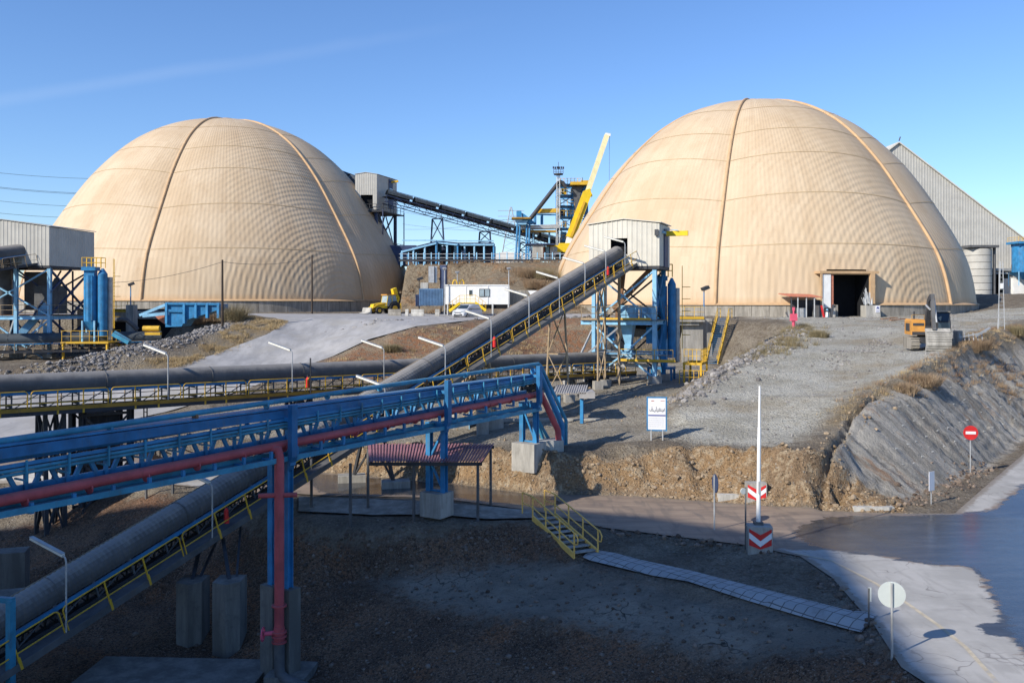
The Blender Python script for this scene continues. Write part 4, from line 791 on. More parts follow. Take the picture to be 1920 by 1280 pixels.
m = MB(); m.obox(tq(4, 4, 8.46), EX*6.6, EY*3.8, Z*.03); m.build('platform', M['rust'], root)
m = MB(); rail(m, tq(-3, .1, 8.5), tq(10.4, .1, 8.5)); rail(m, tq(10.4, .1, 8.5), tq(10.4, 7.6, 8.5)); m.build('guard_rail', M['rail_rust'], root)
m = MB(); m.tube(tq(3.2, 3, 8.5), tq(3.2, 3, 13.7), .95, 16); m.obox(tq(8.0, 4, 10.2), EX*1.1, EY*1.2, Z*1.6); m.obox(tq(5.6, 5, 11.2), EX*.8, EY*.8, Z*2.2); m.bar(tq(7.4, 3, 8.5), tq(8.9, 4, 12.5), 1.1, .9); m.build('chute', M['steel'], root)
m = MB(); m.bar(tq(6.2, 1.5, 6.2), tq(8.6, 2.5, 9.6), 1.0, .8); m.obox(tq(6.8, 1.2, 5.6), EX*.8, EY*.7, Z*.7); m.obox(tq(9.2, 1.6, 6.5), EX*.3, EY*.3, Z*.8); m.build('hopper', M['blue_pale'], root)
m = MB(); m.tube(tq(.6, 1.2, 9.3), tq(1.6, 1.2, 9.3), .35, 12); m.build('motor', M['red'], root)
p = tq(10.3, .3, 3.8)
for x, y in ((10.3, .3), (6.6, .3), (10.3, 7.6)):
    p = tq(x, y, 0); p.z = H(p.x, p.y); m = MB(); m.box(p, (1, 1, .9)); m.build('footing', M['concrete'], root)
_b = at(170, 640, 100.4); _b.z = 5.3
baghouse('dust_filter', 'pale blue dust filter with yellow top rail beside the left transfer tower', _b, 1.35, .1, 8.6, 'dust filters')
m = MB(); rail(m, _b+V((-2.4, -1.6, .3)), _b+V((2.6, -1.6, .3)), 1.2, 5); rail(m, _b+V((2.6, -1.6, .3)), _b+V((2.6, 1.6, .3)), 1.2, 3); m.obox(_b+V((.1, 0, .2)), V((2.6, 0, 0)), V((0, 1.7, 0)), V((0, 0, .09)))
for i, j in ((-2.3, -1.5), (2.5, -1.5), (2.5, 1.5)): m.bar(_b+V((i, j, .1)), _b+V((i, j, -1.6)), .2)
o = m.build('rails', M['yellow']); o.name = 'filter_platform'; tag(o, 'yellow railed platform under the pale blue filter of the left tower', 'platform')
EX, EY = _EX, _EY
# ---------------------------------------------------------------- conveyors
def axis_frame(P0, P1):
    d = (P1-P0).normalized(); s = d.cross(V((0, 0, 1))).normalized(); u = s.cross(d); return d, s, u
def conveyor(name, label, P0, P1, R=.58, hood='hood', ring=.13, deck=-1.0, railm='yellow', railtop=.0, panel=5.2, stringer='blue', far_rail=True, truss=True, band=None, idler=1.6, side='steel', hood_range=(0, 1), depth=.0, smooth=True):
    P0, P1 = V(P0), V(P1); d, s, u = axis_frame(P0, P1); L = (P1-P0).length
    r = thing(name, label, 'conveyor', P0, 'belt conveyors')
    pt = lambda x, a, b: P0+d*x+s*a+u*b
    # corrugated hood
    n = 14; th = np.linspace(R_(-28), R_(208), n); xs = np.arange(hood_range[0]*L, hood_range[1]*L, ring/2); vs = []
    for i, x in enumerate(xs):
        rr = R*(1 if i % 2 else .962)
        vs.append(np.array([pt(x, rr*math.cos(t), rr*math.sin(t))-r.location for t in th]))
    vs = np.array(vs).reshape(-1, 3); k = np.arange(len(xs)-1)[:, None]*n+np.arange(n-1)[None, :]; k = k.ravel()
    raw_mesh('hood', vs, np.stack([k, k+1, k+n+1, k+n], 1), M[hood], smooth, r)
    m = MB()
    x = hood_range[0]*L
    while x < hood_range[1]*L:
        m.path([pt(x, (R+.015)*math.cos(t), (R+.015)*math.sin(t)) for t in th[::2]], .022, 4); x += 6.0
    m.build('hood_strap', M['steel'], r)
    for sg in (-1, 1):
        m = MB(); m.bar(pt(0, sg*R*.95, -.40), pt(L, sg*R*.95, -.40), .09, .16, u); m.build('stringer', M[stringer], r)
    m = MB(); m.obox(pt(L/2, 0, -.22), d*(L/2), s*R*.7, u*.015); m.obox(pt(L/2, 0, deck+.32), d*(L/2), s*R*.62, u*.012); m.build('belt', M['belt'], r)
    # short frames under the hood and idlers
    nf = int(L/idler); fr = None
    for i in range(min(nf, 100)):
        x = (i+.5)*L/min(nf, 100)
        if fr is None:
            m = MB()
            for sg in (-1, 1): m.bar(pt(x, sg*R*.95, -.45), pt(x, sg*R*.95, deck+.05), .07, .07, d); m.tube(pt(x, sg*R*.9, -.33), pt(x, sg*R*.3, -.48), .075, 8)
            m.tube(pt(x, -R*.3, -.48), pt(x, R*.3, -.48), .075, 8); m.tube(pt(x, -R*.8, deck+.24), pt(x, R*.8, deck+.24), .07, 8); m.bar(pt(x, -R, -.58), pt(x, R, -.58), .06)
            m.bar(pt(x, R*.95, deck+.1), pt(x+idler*.8, R*.95, -.45), .045)
            fr = m.build('idler_frame', M['steel'], r); x0 = x
        else:
            c = fr.copy(); COL.objects.link(c); c.parent = r; c.location = d*(x-x0)
    if truss:
        for sg in (-1, 1):
            m = MB(); m.bar(pt(0, sg*R*.98, deck-.02), pt(L, sg*R*.98, deck-.02), .1, .2, u); m.build('truss_chord', M['dark'], r)
        if depth:
            m = MB(); nb_ = int(L/depth)
            for sg in (-1, 1):
                m.bar(pt(0, sg*R*.98, deck-depth), pt(L, sg*R*.98, deck-depth), .1, .14, u)
                for i in range(nb_): x = i*L/nb_; m.bar(pt(x, sg*R*.98, deck), pt(x+L/nb_/2, sg*R*.98, deck-depth), .06); m.bar(pt(x+L/nb_/2, sg*R*.98, deck-depth), pt(x+L/nb_, sg*R*.98, deck), .06)
            m.build('lower_truss', M['dark'], r)
    # walkway with kick channel and railing panels on the near side
    w0, w1 = R+.12, R+.95
    m = MB(); m.obox(pt(L/2, (w0+w1)/2, deck), d*(L/2), s*(w1-w0)/2, u*.025); m.build('walkway', M[side], r)
    m = MB(); m.bar(pt(0, w1+.05, deck-.02), pt(L, w1+.05, deck-.02), .07, .26, u); m.build('side_channel', M[side], r)
    if band:
        m = MB(); m.bar(pt(0, w1+.1, deck+.16), pt(L, w1+.1, deck+.16), .03, .2, u); m.build('toe_board', M[band], r)
    m = MB()
    nb_ = int(L/1.2)
    for i in range(nb_): x = i*L/nb_; m.bar(pt(x, R*.98, deck-.1), pt(x, w1+.05, deck-.08), .06)
    m.build('bracket', M['dark'], r)
    np_ = max(1, round(L/panel)); pl = L/np_; hgt = railtop-deck; rp = None
    for i in range(np_):
        if rp is None:
            m = MB(); a, b = .08, pl-.08; c = .14; w = w1+.02
            m.path([pt(a, w, deck), pt(a, w, railtop-c), pt(a+c*.4, w, railtop-c*.3), pt(a+c, w, railtop), pt(b-c, w, railtop), pt(b-c*.4, w, railtop-c*.3), pt(b, w, railtop-c), pt(b, w, deck)], .028, 6)
            m.bar(pt(a, w, deck+hgt*.42), pt(b, w, deck+hgt*.42), .035)
            for k in (1, 2): x = a+(b-a)*k/3; m.bar(pt(x, w, deck-.1), pt(x, w, railtop), .05, .05, d); m.bar(pt(x, w+.05, deck-.15), pt(x, w+.05, deck+.3), .04, .1, d)
            rp = m.build('handrail', M[railm], r)
        else:
            c = rp.copy(); COL.objects.link(c); c.parent = r; c.location = d*pl*i
    if far_rail:
        m = MB(); q = -(R+.75)
        for i in range(int(L/1.7)): x = i*1.7; m.bar(pt(x, q, deck), pt(x, q, railtop), .05)
        m.bar(pt(0, q, railtop), pt(L, q, railtop), .05); m.bar(pt(0, q, deck+hgt*.45), pt(L, q, deck+hgt*.45), .04); m.build('far_handrail', M['rail_rust'], r)
        m = MB(); m.obox(pt(L/2, -(R+.4), deck), d*(L/2), s*.32, u*.02); m.build('far_walkway', M['dark'], r)
    return r, pt, L
# long level conveyor across the middle
A0 = V((-31.5, 42.1, 5.72)); A1 = V((9.6, 78.9, 5.12))
cv1, pt1, L1 = conveyor('belt_conveyor', 'long level grey hooded conveyor running along behind the blue pipe rack', A0, A1, .60, deck=-1.32, railtop=-.22, band='ochre', side='dark', railm='yellow', panel=3.9)
# diagonal conveyor up to the right tower
B0 = V((-20.2, 28.9, -2.55)); B1 = V((9.35, 77.0, 14.35))
cv2, pt2, L2 = conveyor('belt_conveyor', 'long grey hooded conveyor climbing diagonally up to the clad house', B0, B1, .60, deck=-1.02, railtop=.02, panel=5.4, side='steel', hood_range=(0, .985), depth=.45, ring=.21, smooth=False)
# conveyor into the left tower
cv3, pt3, L3 = conveyor('belt_conveyor', 'short dark hooded conveyor entering the left clad house from the border', at(-160, 500, 92), at(52, 470, 101), .9, deck=-1.5, railtop=-.4, railm='rail_rust', side='dark', panel=4)
# dark hooded conveyor low beside the left tower
cv4, pt4, L4 = conveyor('belt_conveyor', 'dark hooded conveyor low on the ground under the left tower', V((-66, 94.5, 5.7)), V((-40, 103.5, 5.9)), .75, 'hood_dark', deck=-1.2, railtop=-.3, railm='rail_rust', side='dark')
# lattice conveyor between the high tower and the plant
H0 = at(722, 365, 174); H1 = at(1052, 457, 190)
def gallery(label, P0, P1, R, nh, leg=True):
    d, s, u = axis_frame(P0, P1); L = (P1-P0).length; r = thing('conveyor_gallery', label, 'conveyor', P0, 'high conveyor galleries'); pt = lambda x, a, b: P0+d*x+s*a+u*b
    th = np.linspace(0, math.pi, 9)
    for k in range(nh):
        a, b = L*k/nh+.25, L*(k+1)/nh-.25; m = MB(); vs = []
        for i in range(9): x = a+(b-a)*i/8; vs += [pt(x, R*math.cos(t), R*math.sin(t)*.9+.2) for t in th]
        m.add(vs, [(i*9+j, i*9+j+1, i*9+10+j, i*9+9+j) for i in range(8) for j in range(8)], True); m.build('hood', M['hood_dark'], r)
    m = MB(); q = R+.5
    for sg in (-1, 1):
        m.bar(pt(0, sg*q, -.3), pt(L, sg*q, -.3), .12, .14, u); m.bar(pt(0, sg*q, -1.5), pt(L, sg*q, -1.5), .12, .14, u)
        n = int(L/2.2)
        for i in range(n): x = i*L/n; y = (i+1)*L/n; m.bar(pt(x, sg*q, -.3), pt(x, sg*q, -1.5), .08); m.bar(pt(x, sg*q, -.3 if i % 2 else -1.5), pt(y, sg*q, -1.5 if i % 2 else -.3), .08)
    m.build('truss', M['navy'], r)
    m = MB()
    for i in range(int(L/2)): x = i*2.; m.bar(pt(x, q, -.2), pt(x, q, .9), .06)
    m.bar(pt(0, q, .9), pt(L, q, .9), .07); m.bar(pt(0, q, .35), pt(L, q, .35), .05); m.obox(pt(L/2, 0, -.35), d*L/2, s*q, u*.03); m.build('walkway_rail', M['dark'], r)
    return pt, L
gpt, gL = gallery('dark lattice conveyor gallery sloping down from the high house to the plant', H0, H1, 1.0, 7)
gallery('dark hooded gallery leaving the left dome towards the high house', at(612, 322, 186), at(705, 356, 176), 1.25, 4)
# high house on its tall tower behind the left dome
EXs, EYs = EX, EY; EX = V((1, 0, 0)); EY = V((.30, .954, 0)).normalized()
HB = at(706, 392, 172); HB.z -= 0
root = thing('transfer_tower', 'tall dark steel tower with pale clad house high behind the left dome', 'tower', V((HB.x, HB.y, 8.3)), 'transfer towers')
O_ = V((at(666, 392, 173).x, 173, HB.z))
zt = at(706, 326, 172).z
clad_house(root, O_, EX, EY, 4.15, 9.0, HB.z, zt, .35, (1.0, 3.4, .1, 2.8), M['cream_grey'], M['cream'])
m = MB(); m.obox(O_+EX*4.22+EY*6.0+Z*3.6, EX*.05, EY*.9, Z*2.9); m.build('side_opening', M['navy'], root)
m = MB(); m.obox(O_+EX*4.25+EY*6.0+Z*4.0, EX*.05, EY*.75, Z*.7); m.build('window', M['glass_pale'], root)
m = MB(); m.bar(O_+EX*4.2+EY*6.3+Z*6.0, O_+EX*5.6+EY*6.3+Z*6.2, .3, .4); m.build('hoist_beam', M['yellow'], root)
for x, y in ((.2, .3), (3.9, .3), (4.0, 8.6), (.2, 8.6)):
    m = MB(); m.bar(O_+EX*x+EY*y-Z*.2, V((O_.x, O_.y, 8))+EX*x+EY*y, .5); m.build('leg', M['navy'], root)
m = MB(); zz = HB.z
for k, (a, b) in enumerate(((0, 7.3), (7.8, 13.5), (14, 19))):
    for y in (.3, 8.6): m.bar(O_+EX*.2+EY*y-Z*b, O_+EX*2+EY*y-Z*a, .22); m.bar(O_+EX*2+EY*y-Z*a, O_+EX*3.9+EY*y-Z*b, .22); m.bar(O_+EX*.2+EY*y-Z*b, O_+EX*4+EY*y-Z*b, .25)
    for x in (.2, 3.9): m.bar(O_+EX*x+EY*.3-Z*a, O_+EX*x+EY*8.6-Z*b, .22); m.bar(O_+EX*x+EY*8.6-Z*a, O_+EX*x+EY*.3-Z*b, .22); m.bar(O_+EX*x+EY*.3-Z*b, O_+EX*x+EY*8.6-Z*b, .25)
m.build('brace', M['navy'], root)
for k, z in enumerate((-.2, -7.4)):
    m = MB(); m.obox(O_+EX*2.4+EY*4.4+Z*(z-.15), EX*(3.3 if k else 3.0), EY*5.0, Z*.12); rail(m, O_+EX*5.5-EY*.4+Z*(z), O_+EX*5.5+EY*9.2+Z*z, 1.2, 6, .05); rail(m, O_-EX*.8-EY*.5+Z*z, O_+EX*5.5-EY*.5+Z*z, 1.2, 5, .05); m.build('platform', M['dark'], root)
m = MB(); m.obox(O_+EX*2.3+EY*2.4-Z*3, EX*1.1, EY*1.1, Z*2.4); m.build('chute', M['dark'], root)
m = MB(); m.bar(O_+EX*5.5+EY*9.2-Z*7.4, O_+EX*5.5+EY*9.2+Z*.2, .15); m.bar(O_+EX*5.5-EY*.5-Z*7.4, O_+EX*5.5-EY*.5, .15); m.build('hanger', M['navy'], root)
m = MB(); m.box(O_+EX*(-1.6)+EY*.2+Z*.9, (1.6, .3, 1.9)); m.build('cabinet', M['cream_grey'], root)
EX, EY = EXs, EYs
def trestle(label, top, base_z, wt, wb, sdir, ddir, mat, gap=.0, n=3, foot=None, group='conveyor trestles', w=.14, name='conveyor_trestle'):
    """A-frame bent: two legs spreading downwards along sdir (and a twin frame when gap>0 along ddir)"""
    r = thing(name, label, 'trestle', V((top.x, top.y, base_z)), group); Hh = top.z-base_z
    fr = [-gap/2, gap/2] if gap else [0]
    P = lambda sg, t, g: top+sdir*sg*(wt+(wb-wt)*t)/2-Z*Hh*t+ddir*g
    for g in fr:
        for sg in (-1, 1): m = MB(); m.bar(P(sg, 0, g), P(sg, 1, g)-Z*.3, w, w, ddir); m.build('leg', mat, r)
        m = MB()
        for i in range(n):
            t0, t1 = i/n, (i+1)/n; m.bar(P(-1, t0, g), P(1, t1, g), w*.6); m.bar(P(1, t0, g), P(-1, t1, g), w*.6); m.bar(P(-1, t0, g), P(1, t0, g), w*.8)
        m.build('bracing', mat, r)
    if gap:
        m = MB()
        for sg in (-1, 1):
            for i in range(n): t0, t1 = i/n, (i+1)/n; m.bar(P(sg, t0, fr[0]), P(sg, t1, fr[1]), w*.5); m.bar(P(sg, t0, fr[1]), P(sg, t1, fr[0]), w*.5)
        m.build('side_bracing', mat, r)
    if foot:
        for sg in (-1, 1):
            c = P(sg, 1, 0); m = MB(); m.box(c+Z*(foot[2]/2-.25), (foot[0], foot[1], foot[2]+.3), .2); m.build('footing', M['concrete'], r)
    return r
def under(pt, px, b, a=0., L=80.):        # point under a conveyor seen at column px
    lo, hi = 0., L
    for _ in range(50):
        c = (lo+hi)/2; p = pt(c, a, b); q = 960+F*p.x/p.y
        if q < px: lo = c
        else: hi = c
    return pt(lo, a, b), lo
d1, s1, u1 = axis_frame(A0, A1); d2, s2, u2 = axis_frame(B0, B1); h2 = V((d2.x, d2.y, 0)).normalized()
# supports of the level conveyor
for px, lab, mt, foot in ((95, 'dark braced trestle under the level conveyor at left, seen above the blue pipes', M['dark'], None), (1000, 'dark trestle under the level conveyor behind the bent end of blue pipes', M['dark'], (.8, .8, .5)), (1120, 'dark trestle under the level conveyor just left of the transfer tower', M['dark'], (.8, .8, .5)), (560, 'dark trestle under the level conveyor hidden partly by the blue portal', M['dark'], None)):
    p, _ = under(pt1, px, -1.5); trestle(lab, p, H(p.x, p.y), 1.4, 1.9, s1, d1, mt, .9, 2, foot, w=.2)
# tall drive column at left with stair
p, _ = under(pt1, 190, -1.5); zb = H(p.x, p.y)
root = thing('drive_tower', 'dark steel take-up tower with counterweight under the level conveyor at left', 'tower', V((p.x, p.y, zb)))
for i, j in ((-1, -1), (1, -1), (1, 1), (-1, 1)):
    m = MB(); m.ibeam(p+d1*i*1.25+s1*j*.9, V((p.x, p.y, zb-.4))+d1*i*1.25+s1*j*.9, .28, .28, .04); m.build('leg', M['dark'], root)
m = MB(); m.obox(p-Z*2.6, d1*.75, s1*.6, Z*2.4); m.build('counterweight', M['belt'], root)
m = MB()
for j in (-.9, .9):
    for k in range(3): z0 = -k*2.6-.2; m.bar(p+d1*-1.25+s1*j+Z*z0, p+d1*1.25+s1*j+Z*(z0-2.5), .1); m.bar(p+d1*1.25+s1*j+Z*z0, p+d1*-1.25+s1*j+Z*(z0-2.5), .1); m.bar(p+d1*-1.25+s1*j+Z*z0, p+d1*1.25+s1*j+Z*z0, .14)
m.build('brace', M['dark'], root)
a = p+d1*1.6+s1*1.1-Z*2.4; b = a+d1*4.2+s1*.4; b.z = H(b.x, b.y)
stair('steel_stair', 'dark steel stair coming down beside the take-up tower at left', b, a, .9, M['rust'], M['dark'], 14)
m = MB(); c = p+d1*2.4
for j in (-.25, .25): m.bar(c+s1*j, V((c.x, c.y, H(c.x, c.y)))+s1*j, .05)
for k in range(16): m.bar(c-s1*.25-Z*(k*.35), c+s1*.25-Z*(k*.35), .035)
o = m.build('ladder', M['dark']); o.name = 'access_ladder'; tag(o, 'dark caged ladder hanging under the level conveyor at left', 'ladder')
# supports of the diagonal conveyor
p, x_ = under(pt2, 400, -1.5)
for k, (px, py0, py1, w) in enumerate(((361, 1085, 1200, .82), (430, 1085, 1225, .86))):
    c = at(px, 1085, 37.2-.9*k); zb = -4.6; m = MB(); hw_ = w*.62
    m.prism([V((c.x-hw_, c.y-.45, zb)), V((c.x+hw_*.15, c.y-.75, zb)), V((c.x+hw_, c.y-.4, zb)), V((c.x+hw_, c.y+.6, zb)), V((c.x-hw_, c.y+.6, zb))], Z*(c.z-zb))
    o = m.build('shaft', M['concrete_shaded']); o.name = 'concrete_pier'; tag(o, ('left' if k == 0 else 'right')+' one of two tall concrete piers under the diagonal conveyor in shade', 'pier', 'concrete conveyor piers')
    q, _ = under(pt2, px+ (18 if k == 0 else -16), -1.5); m = MB(); m.bar(V((c.x, c.y, c.z-.05)), q, .14); m.bar(V((c.x+.2, c.y+.3, c.z-.05)), q+h2*1.2+Z*.3, .09); o = m.build('leg', M['dark']); o.name = 'steel_prop'; tag(o, 'dark steel prop on the '+('left' if k == 0 else 'right')+' tall concrete pier under the conveyor', 'prop', 'steel props')
for px, lab, mt, n, foot, wb in ((700, 'dark A-frame trestle on two concrete blocks under the diagonal conveyor near the canopy', M['dark'], 1, (1.5, .9, .4), 3.1),
                        (895, 'weathered braced trestle with crossed bars behind the red-brown canopy', M['rail_rust'], 2, (1.0, 1.0, .7), 2.6),
                        (1045, 'tall weathered trestle under the upper diagonal conveyor before the tower', M['rail_rust'], 2, (.7, .7, .4), 2.0),
                        (1128, 'slim weathered trestle under the top of the diagonal conveyor', M['rail_rust'], 3, (.7, .7, .4), 1.4)):
    p, _ = under(pt2, px, -1.5); trestle(lab, p, H(p.x, p.y)+.3, 1.2, wb, s2 if px != 1128 else h2, h2 if px != 1128 else s2, mt, .8 if px == 895 else 0, n, foot, w=.15 if px < 1000 else .12)
m = MB(); p = tp(3.0, -1.4, 12.2); m.bar(p, V((p.x, p.y, H(p.x, p.y))), .2); o = m.build('post', M['rail_rust']); o.name = 'steel_post'; tag(o, 'tall rusty steel post in front of the right transfer tower', 'post')
p = at(905, 790, 56); m = MB(); m.box(V((p.x, p.y, 3.3)), (.75, .75, 4.2)); o = m.build('shaft', M['concrete']); o.name = 'concrete_column'; tag(o, 'grey concrete column inside the crossed trestle behind the canopy', 'column')
# gallery bents on the plateau
for px, lab in ((820, 'dark blue lattice bent under the high gallery above the blue shelter'), (909, 'dark blue lattice bent under the high gallery right of the shelter ridge'), (985, 'dark blue lattice bent under the low end of the high gallery')):
    lo, hi = 0., gL
    p, x_ = under(gpt, px, -1.8, 0, gL); trestle(lab, p, 16.0 if px > 830 else 9.0, 2.6, 4.0 if px > 830 else 5.4, V((.8, -.6, 0)), V((.6, .8, 0)), M['navy'], 0, 4, None, 'gallery bents', .24)

# ---------------------------------------------------------------- blue pipe rack
R0 = V((-19.6, 16.36, 0)); R1 = V((1.05, 48.8, 0)); zA, zB = 6.0, 6.60
rd = (R1-R0); RL = rd.length; rd.normalize(); rs = rd.cross(Z)
def rp(x, a, b): return R0+rd*x+rs*a+Z*(zA+(zB-zA)*max(0, (x-10.2))/(RL-10.2)+b)
root = thing('pipe_rack', 'long blue steel pipe bridge with a fat red pipe crossing the foreground', 'pipe rack', rp(0, 0, -4), None)
m = MB(); m.tube(rp(0, .05, 0), rp(RL+.6, .05, 0), .095, 12); m.build('top_pipe', M['teal'], root)
for k in range(12):
    x = 1+k*(RL-1)/12; m = MB(); m.tube(rp(x, .05, 0), rp(x+.09, .05, 0), .125, 12); m.build('pipe_collar', M['rust'] if k % 4 == 1 else M['teal'], root)
m = MB(); m.obox(rp(RL/2, .22, -.33), rd*(RL/2), rs*.18, Z*.14); m.build('hooded_beam', M['blue_deep'], root)
m = MB(); m.obox(rp(RL/2, .0, -.13), rd*(RL/2), rs*.30, Z*.03); m.build('cover_plate', M['blue'], root)
for a, b in ((.40, -.80), (.36, -.92), (-.1, -.86)):
    m = MB(); m.tube(rp(0, a, b), rp(RL+.3, a, b), .055, 8); m.build('service_pipe', M['teal'] if a > 0 else M['steel'], root)
m = MB(); m.bar(rp(0, -.38, -.62), rp(RL, -.38, -.62), .1, .14); m.bar(rp(0, -.38, -1.5), rp(RL, -.38, -1.5), .12, .2); m.bar(rp(0, .42, -.66), rp(RL, .42, -.66), .06, .1); m.build('chord', M['blue'], root)
m = MB(); m.obox(rp(RL/2, .35, -1.93), rd*(RL/2), rs*.30, Z*.03); m.obox(rp(RL/2, .64, -1.93), rd*(RL/2), rs*.02, Z*.09); m.obox(rp(RL/2, .02, -1.85), rd*(RL/2), rs*.04, Z*.12); m.build('pipe_tray', M['teal'], root)
nb_ = 30; vb = None
for i in range(nb_):
    x = .5+i*(RL-1)/nb_; L_ = (RL-1)/nb_
    m = MB(); y = -.36
    m.bar(rp(x, y, -.62), rp(x+L_*.5, y, -1.85), .12, .10, rs); m.bar(rp(x+L_, y, -.62), rp(x+L_*.5, y, -1.85), .12, .10, rs); m.bar(rp(x+L_*.5, y+.06, -.62), rp(x+L_*.5, y+.06, -1.85), .11, .09, rs); m.build('web_brace', M['blue'], root)
    m = MB(); m.bar(rp(x+.2, .5, -.98), rp(x+.2, .5, -.40), .05, .05); m.bar(rp(x+.2, -.1, -.97), rp(x+.2, .52, -.97), .05, .05); m.build('pipe_hanger', M['teal'], root)
    m = MB(); m.obox(rp(x+.3, .56, -1.70), rd*.05, rs*.05, Z*.12); m.obox(rp(x+.3, .36, -1.86), rd*.06, rs*.24, Z*.04); m.build('pipe_shoe', M['blue'], root)
m = MB(); m.tube(rp(0, .32, -1.58), rp(RL+.1, .32, -1.58), .16, 18); m.build('red_pipe', M['red_pipe'], root)
for k in range(20):
    x = 1.1+k*RL/20; m = MB(); m.tube(rp(x, .32, -1.58), rp(x+.05, .32, -1.58), .178, 18); m.build('pipe_joint', M['red_pipe'], root)
# bent-down end
e0 = rp(RL, 0, 0); fz = 2.35
m = MB(); p1 = rp(RL+.6, .05, 0); p2 = V((3.0, 50.4, 3.4)); m.path([rp(RL+.1, .05, 0), p1, p1+V((.16, .05, -.14)), p2, V((3.0, 50.4, fz-.3))], .10, 10); m.build('down_pipe', M['teal'], root)
m = MB(); q = V((.35, .1, 0)); m.path([rp(RL-.2, .2, -.33), rp(RL+.4, .2, -.36), rp(RL+.6, .2, -.6), V((2.75, 50.1, 3.2)), V((2.75, 50.1, fz-.3))], .16, 12); m.build('down_pipe', M['blue'], root)
m = MB(); m.path([rp(RL+.1, .32, -1.58), rp(RL+.45, .32, -1.6), rp(RL+.62, .34, -1.85), V((2.5, 49.5, 3.0)), V((2.6, 49.5, 2.0))], .17, 14); m.build('down_pipe', M['red_pipe'], root)
for k, (dx, dy) in enumerate(((0, .6), (.35, .9))):
    m = MB(); m.bar(rp(RL+.2, -.2-.2*k, -2.0), V((1.8+dx, 49.4+dy, fz-.2)), .14); m.build('raker', M['teal'], root)
# portals
def portal(px, base_z, label, block, tz=None):
    lo, hi = 0., RL
    for _ in range(50):
        c = (lo+hi)/2; p = rp(c, .5, 0)
        if 960+F*p.x/p.y < px: lo = c
        else: hi = c
    x = lo; T = lambda a, b: rp(x, a, b)
    r = thing('rack_portal', label, 'portal frame', V((T(0, 0).x, T(0, 0).y, base_z)), 'pipe rack portals')
    for a in (-.32, .52):
        t_ = T(a, -1.95); m = MB(); m.ibeam(V((t_.x, t_.y, base_z)), t_, .24, .26, .025, up=rd); m.build('column', M['blue'], r)
    m = MB(); m.obox(T(.74, -.95), rd*.14, rs*.11, Z*.95); m.prism([T(.63, -1.9)-rd*.14, T(.85, -1.9)-rd*.14, T(.66, -2.35)-rd*.14, T(.40, -2.6)-rd*.14], rd*.28); m.build('bracket', M['blue_deep'], r)
    m = MB(); m.obox(T(.15, -2.08), rd*.13, rs*.62, Z*.12); m.build('cross_head', M['blue'], r); m = MB(); m.obox(T(.2, -.54), rd*.1, rs*.5, Z*.07); m.build('cross_beam', M['blue'], r)
    m = MB(); zt = T(0, -2.2).z; n = max(1, round((zt-base_z)/1.3))
    for k in range(n):
        z0, z1 = base_z+(zt-base_z)*k/n, base_z+(zt-base_z)*(k+1)/n; a, b = (-.32, .52) if k % 2 else (.52, -.32)
        p0, p1 = T(a, 0), T(b, 0); m.bar(V((p0.x, p0.y, z0)), V((p1.x, p1.y, z1)), .09); m.bar(V((p0.x, p0.y, z0+.05)), V((p1.x, p1.y, z0+.05)), .08)
    m.build('bracing', M['blue'], r)
    for (a, w, h) in block:
        c = T(a, 0); m = MB(); m.box(V((c.x, c.y, base_z-h/2)), (w, w*.9, h), math.atan2(rs.y, rs.x)); m.build('pier', M['concrete_shaded'] if h > 3 else M['concrete'], r)
    return x, T
portal(540, -.5, 'blue portal of the pipe bridge beside the red riser pipe', ((-.32, .66, 4.2), (.55, .62, 4.2)))
portal(832, 1.30, 'blue portal of the pipe bridge standing behind the red-brown canopy', ((.1, 1.15, 1.1),))
portal(1004, 2.5, 'blue portal of the pipe bridge at its bent-down end on the bank', ((.1, 1.4, 1.5),))
p = V((2.0, 49.6, 2.1)); m = MB(); m.box(p, (1.4, 1.0, .7), .3); o = m.build('block', M['concrete_pale']); o.name = 'concrete_block'; tag(o, 'pale concrete block at the foot of the bent-down blue pipes', 'concrete block')
# red riser
x, T = None, None
lo, hi = 0., RL
for _ in range(50):
    c = (lo+hi)/2; p = rp(c, .55, 0)
    if 960+F*p.x/p.y < 521: lo = c
    else: hi = c
rt = rp(lo, .62, -1.58); root = thing('riser_pipe', 'fat vertical red riser pipe with a handwheel valve in the shaded foreground', 'pipe', V((rt.x, rt.y, -3.6)))
m = MB(); m.path([rp(lo-.1, .32, -1.58), rt+Z*.0+rs*-.05, V((rt.x, rt.y, rt.z-.3)), V((rt.x, rt.y, -1.75))], .175, 16); m.build('pipe', M['red_pipe'], root)
m = MB(); c = V((rt.x, rt.y, 3.0)); m.tube(c-V((.72, .1, 0)), c+V((.62, .1, 0)), .09, 12); m.build('cross_stub', M['red_pipe'], root)
for z in (-.95, -1.9, -2.05, -2.25): m = MB(); m.tube(V((rt.x, rt.y, z)), V((rt.x, rt.y, z-.06)), .27, 16); m.build('flange', M['red_pipe'], root)
m = MB(); m.tube(V((rt.x, rt.y, -1.75)), V((rt.x, rt.y, -2.3)), .2, 14); m.build('valve_body', M['red_pipe'], root)
m = MB(); c = V((rt.x, rt.y, -1.95)); m.tube(c, c-V((.5, .15, 0)), .08, 8); o = m.build('valve', M['pink'], root)
hw_ = c-V((.56, .18, 0)); m = MB(); m.path([hw_+V((.02, .12*math.cos(t)*2, .24*math.sin(t))) for t in np.linspace(0, 2*math.pi, 17)], .025, 6)
for t in (0, 1.05, 2.1): m.bar(hw_+V((.02, .24*math.cos(t), .24*math.sin(t))), hw_-V((-.02, .24*math.cos(t), .24*math.sin(t))), .03)
m.build('handwheel', M['pink'], o)
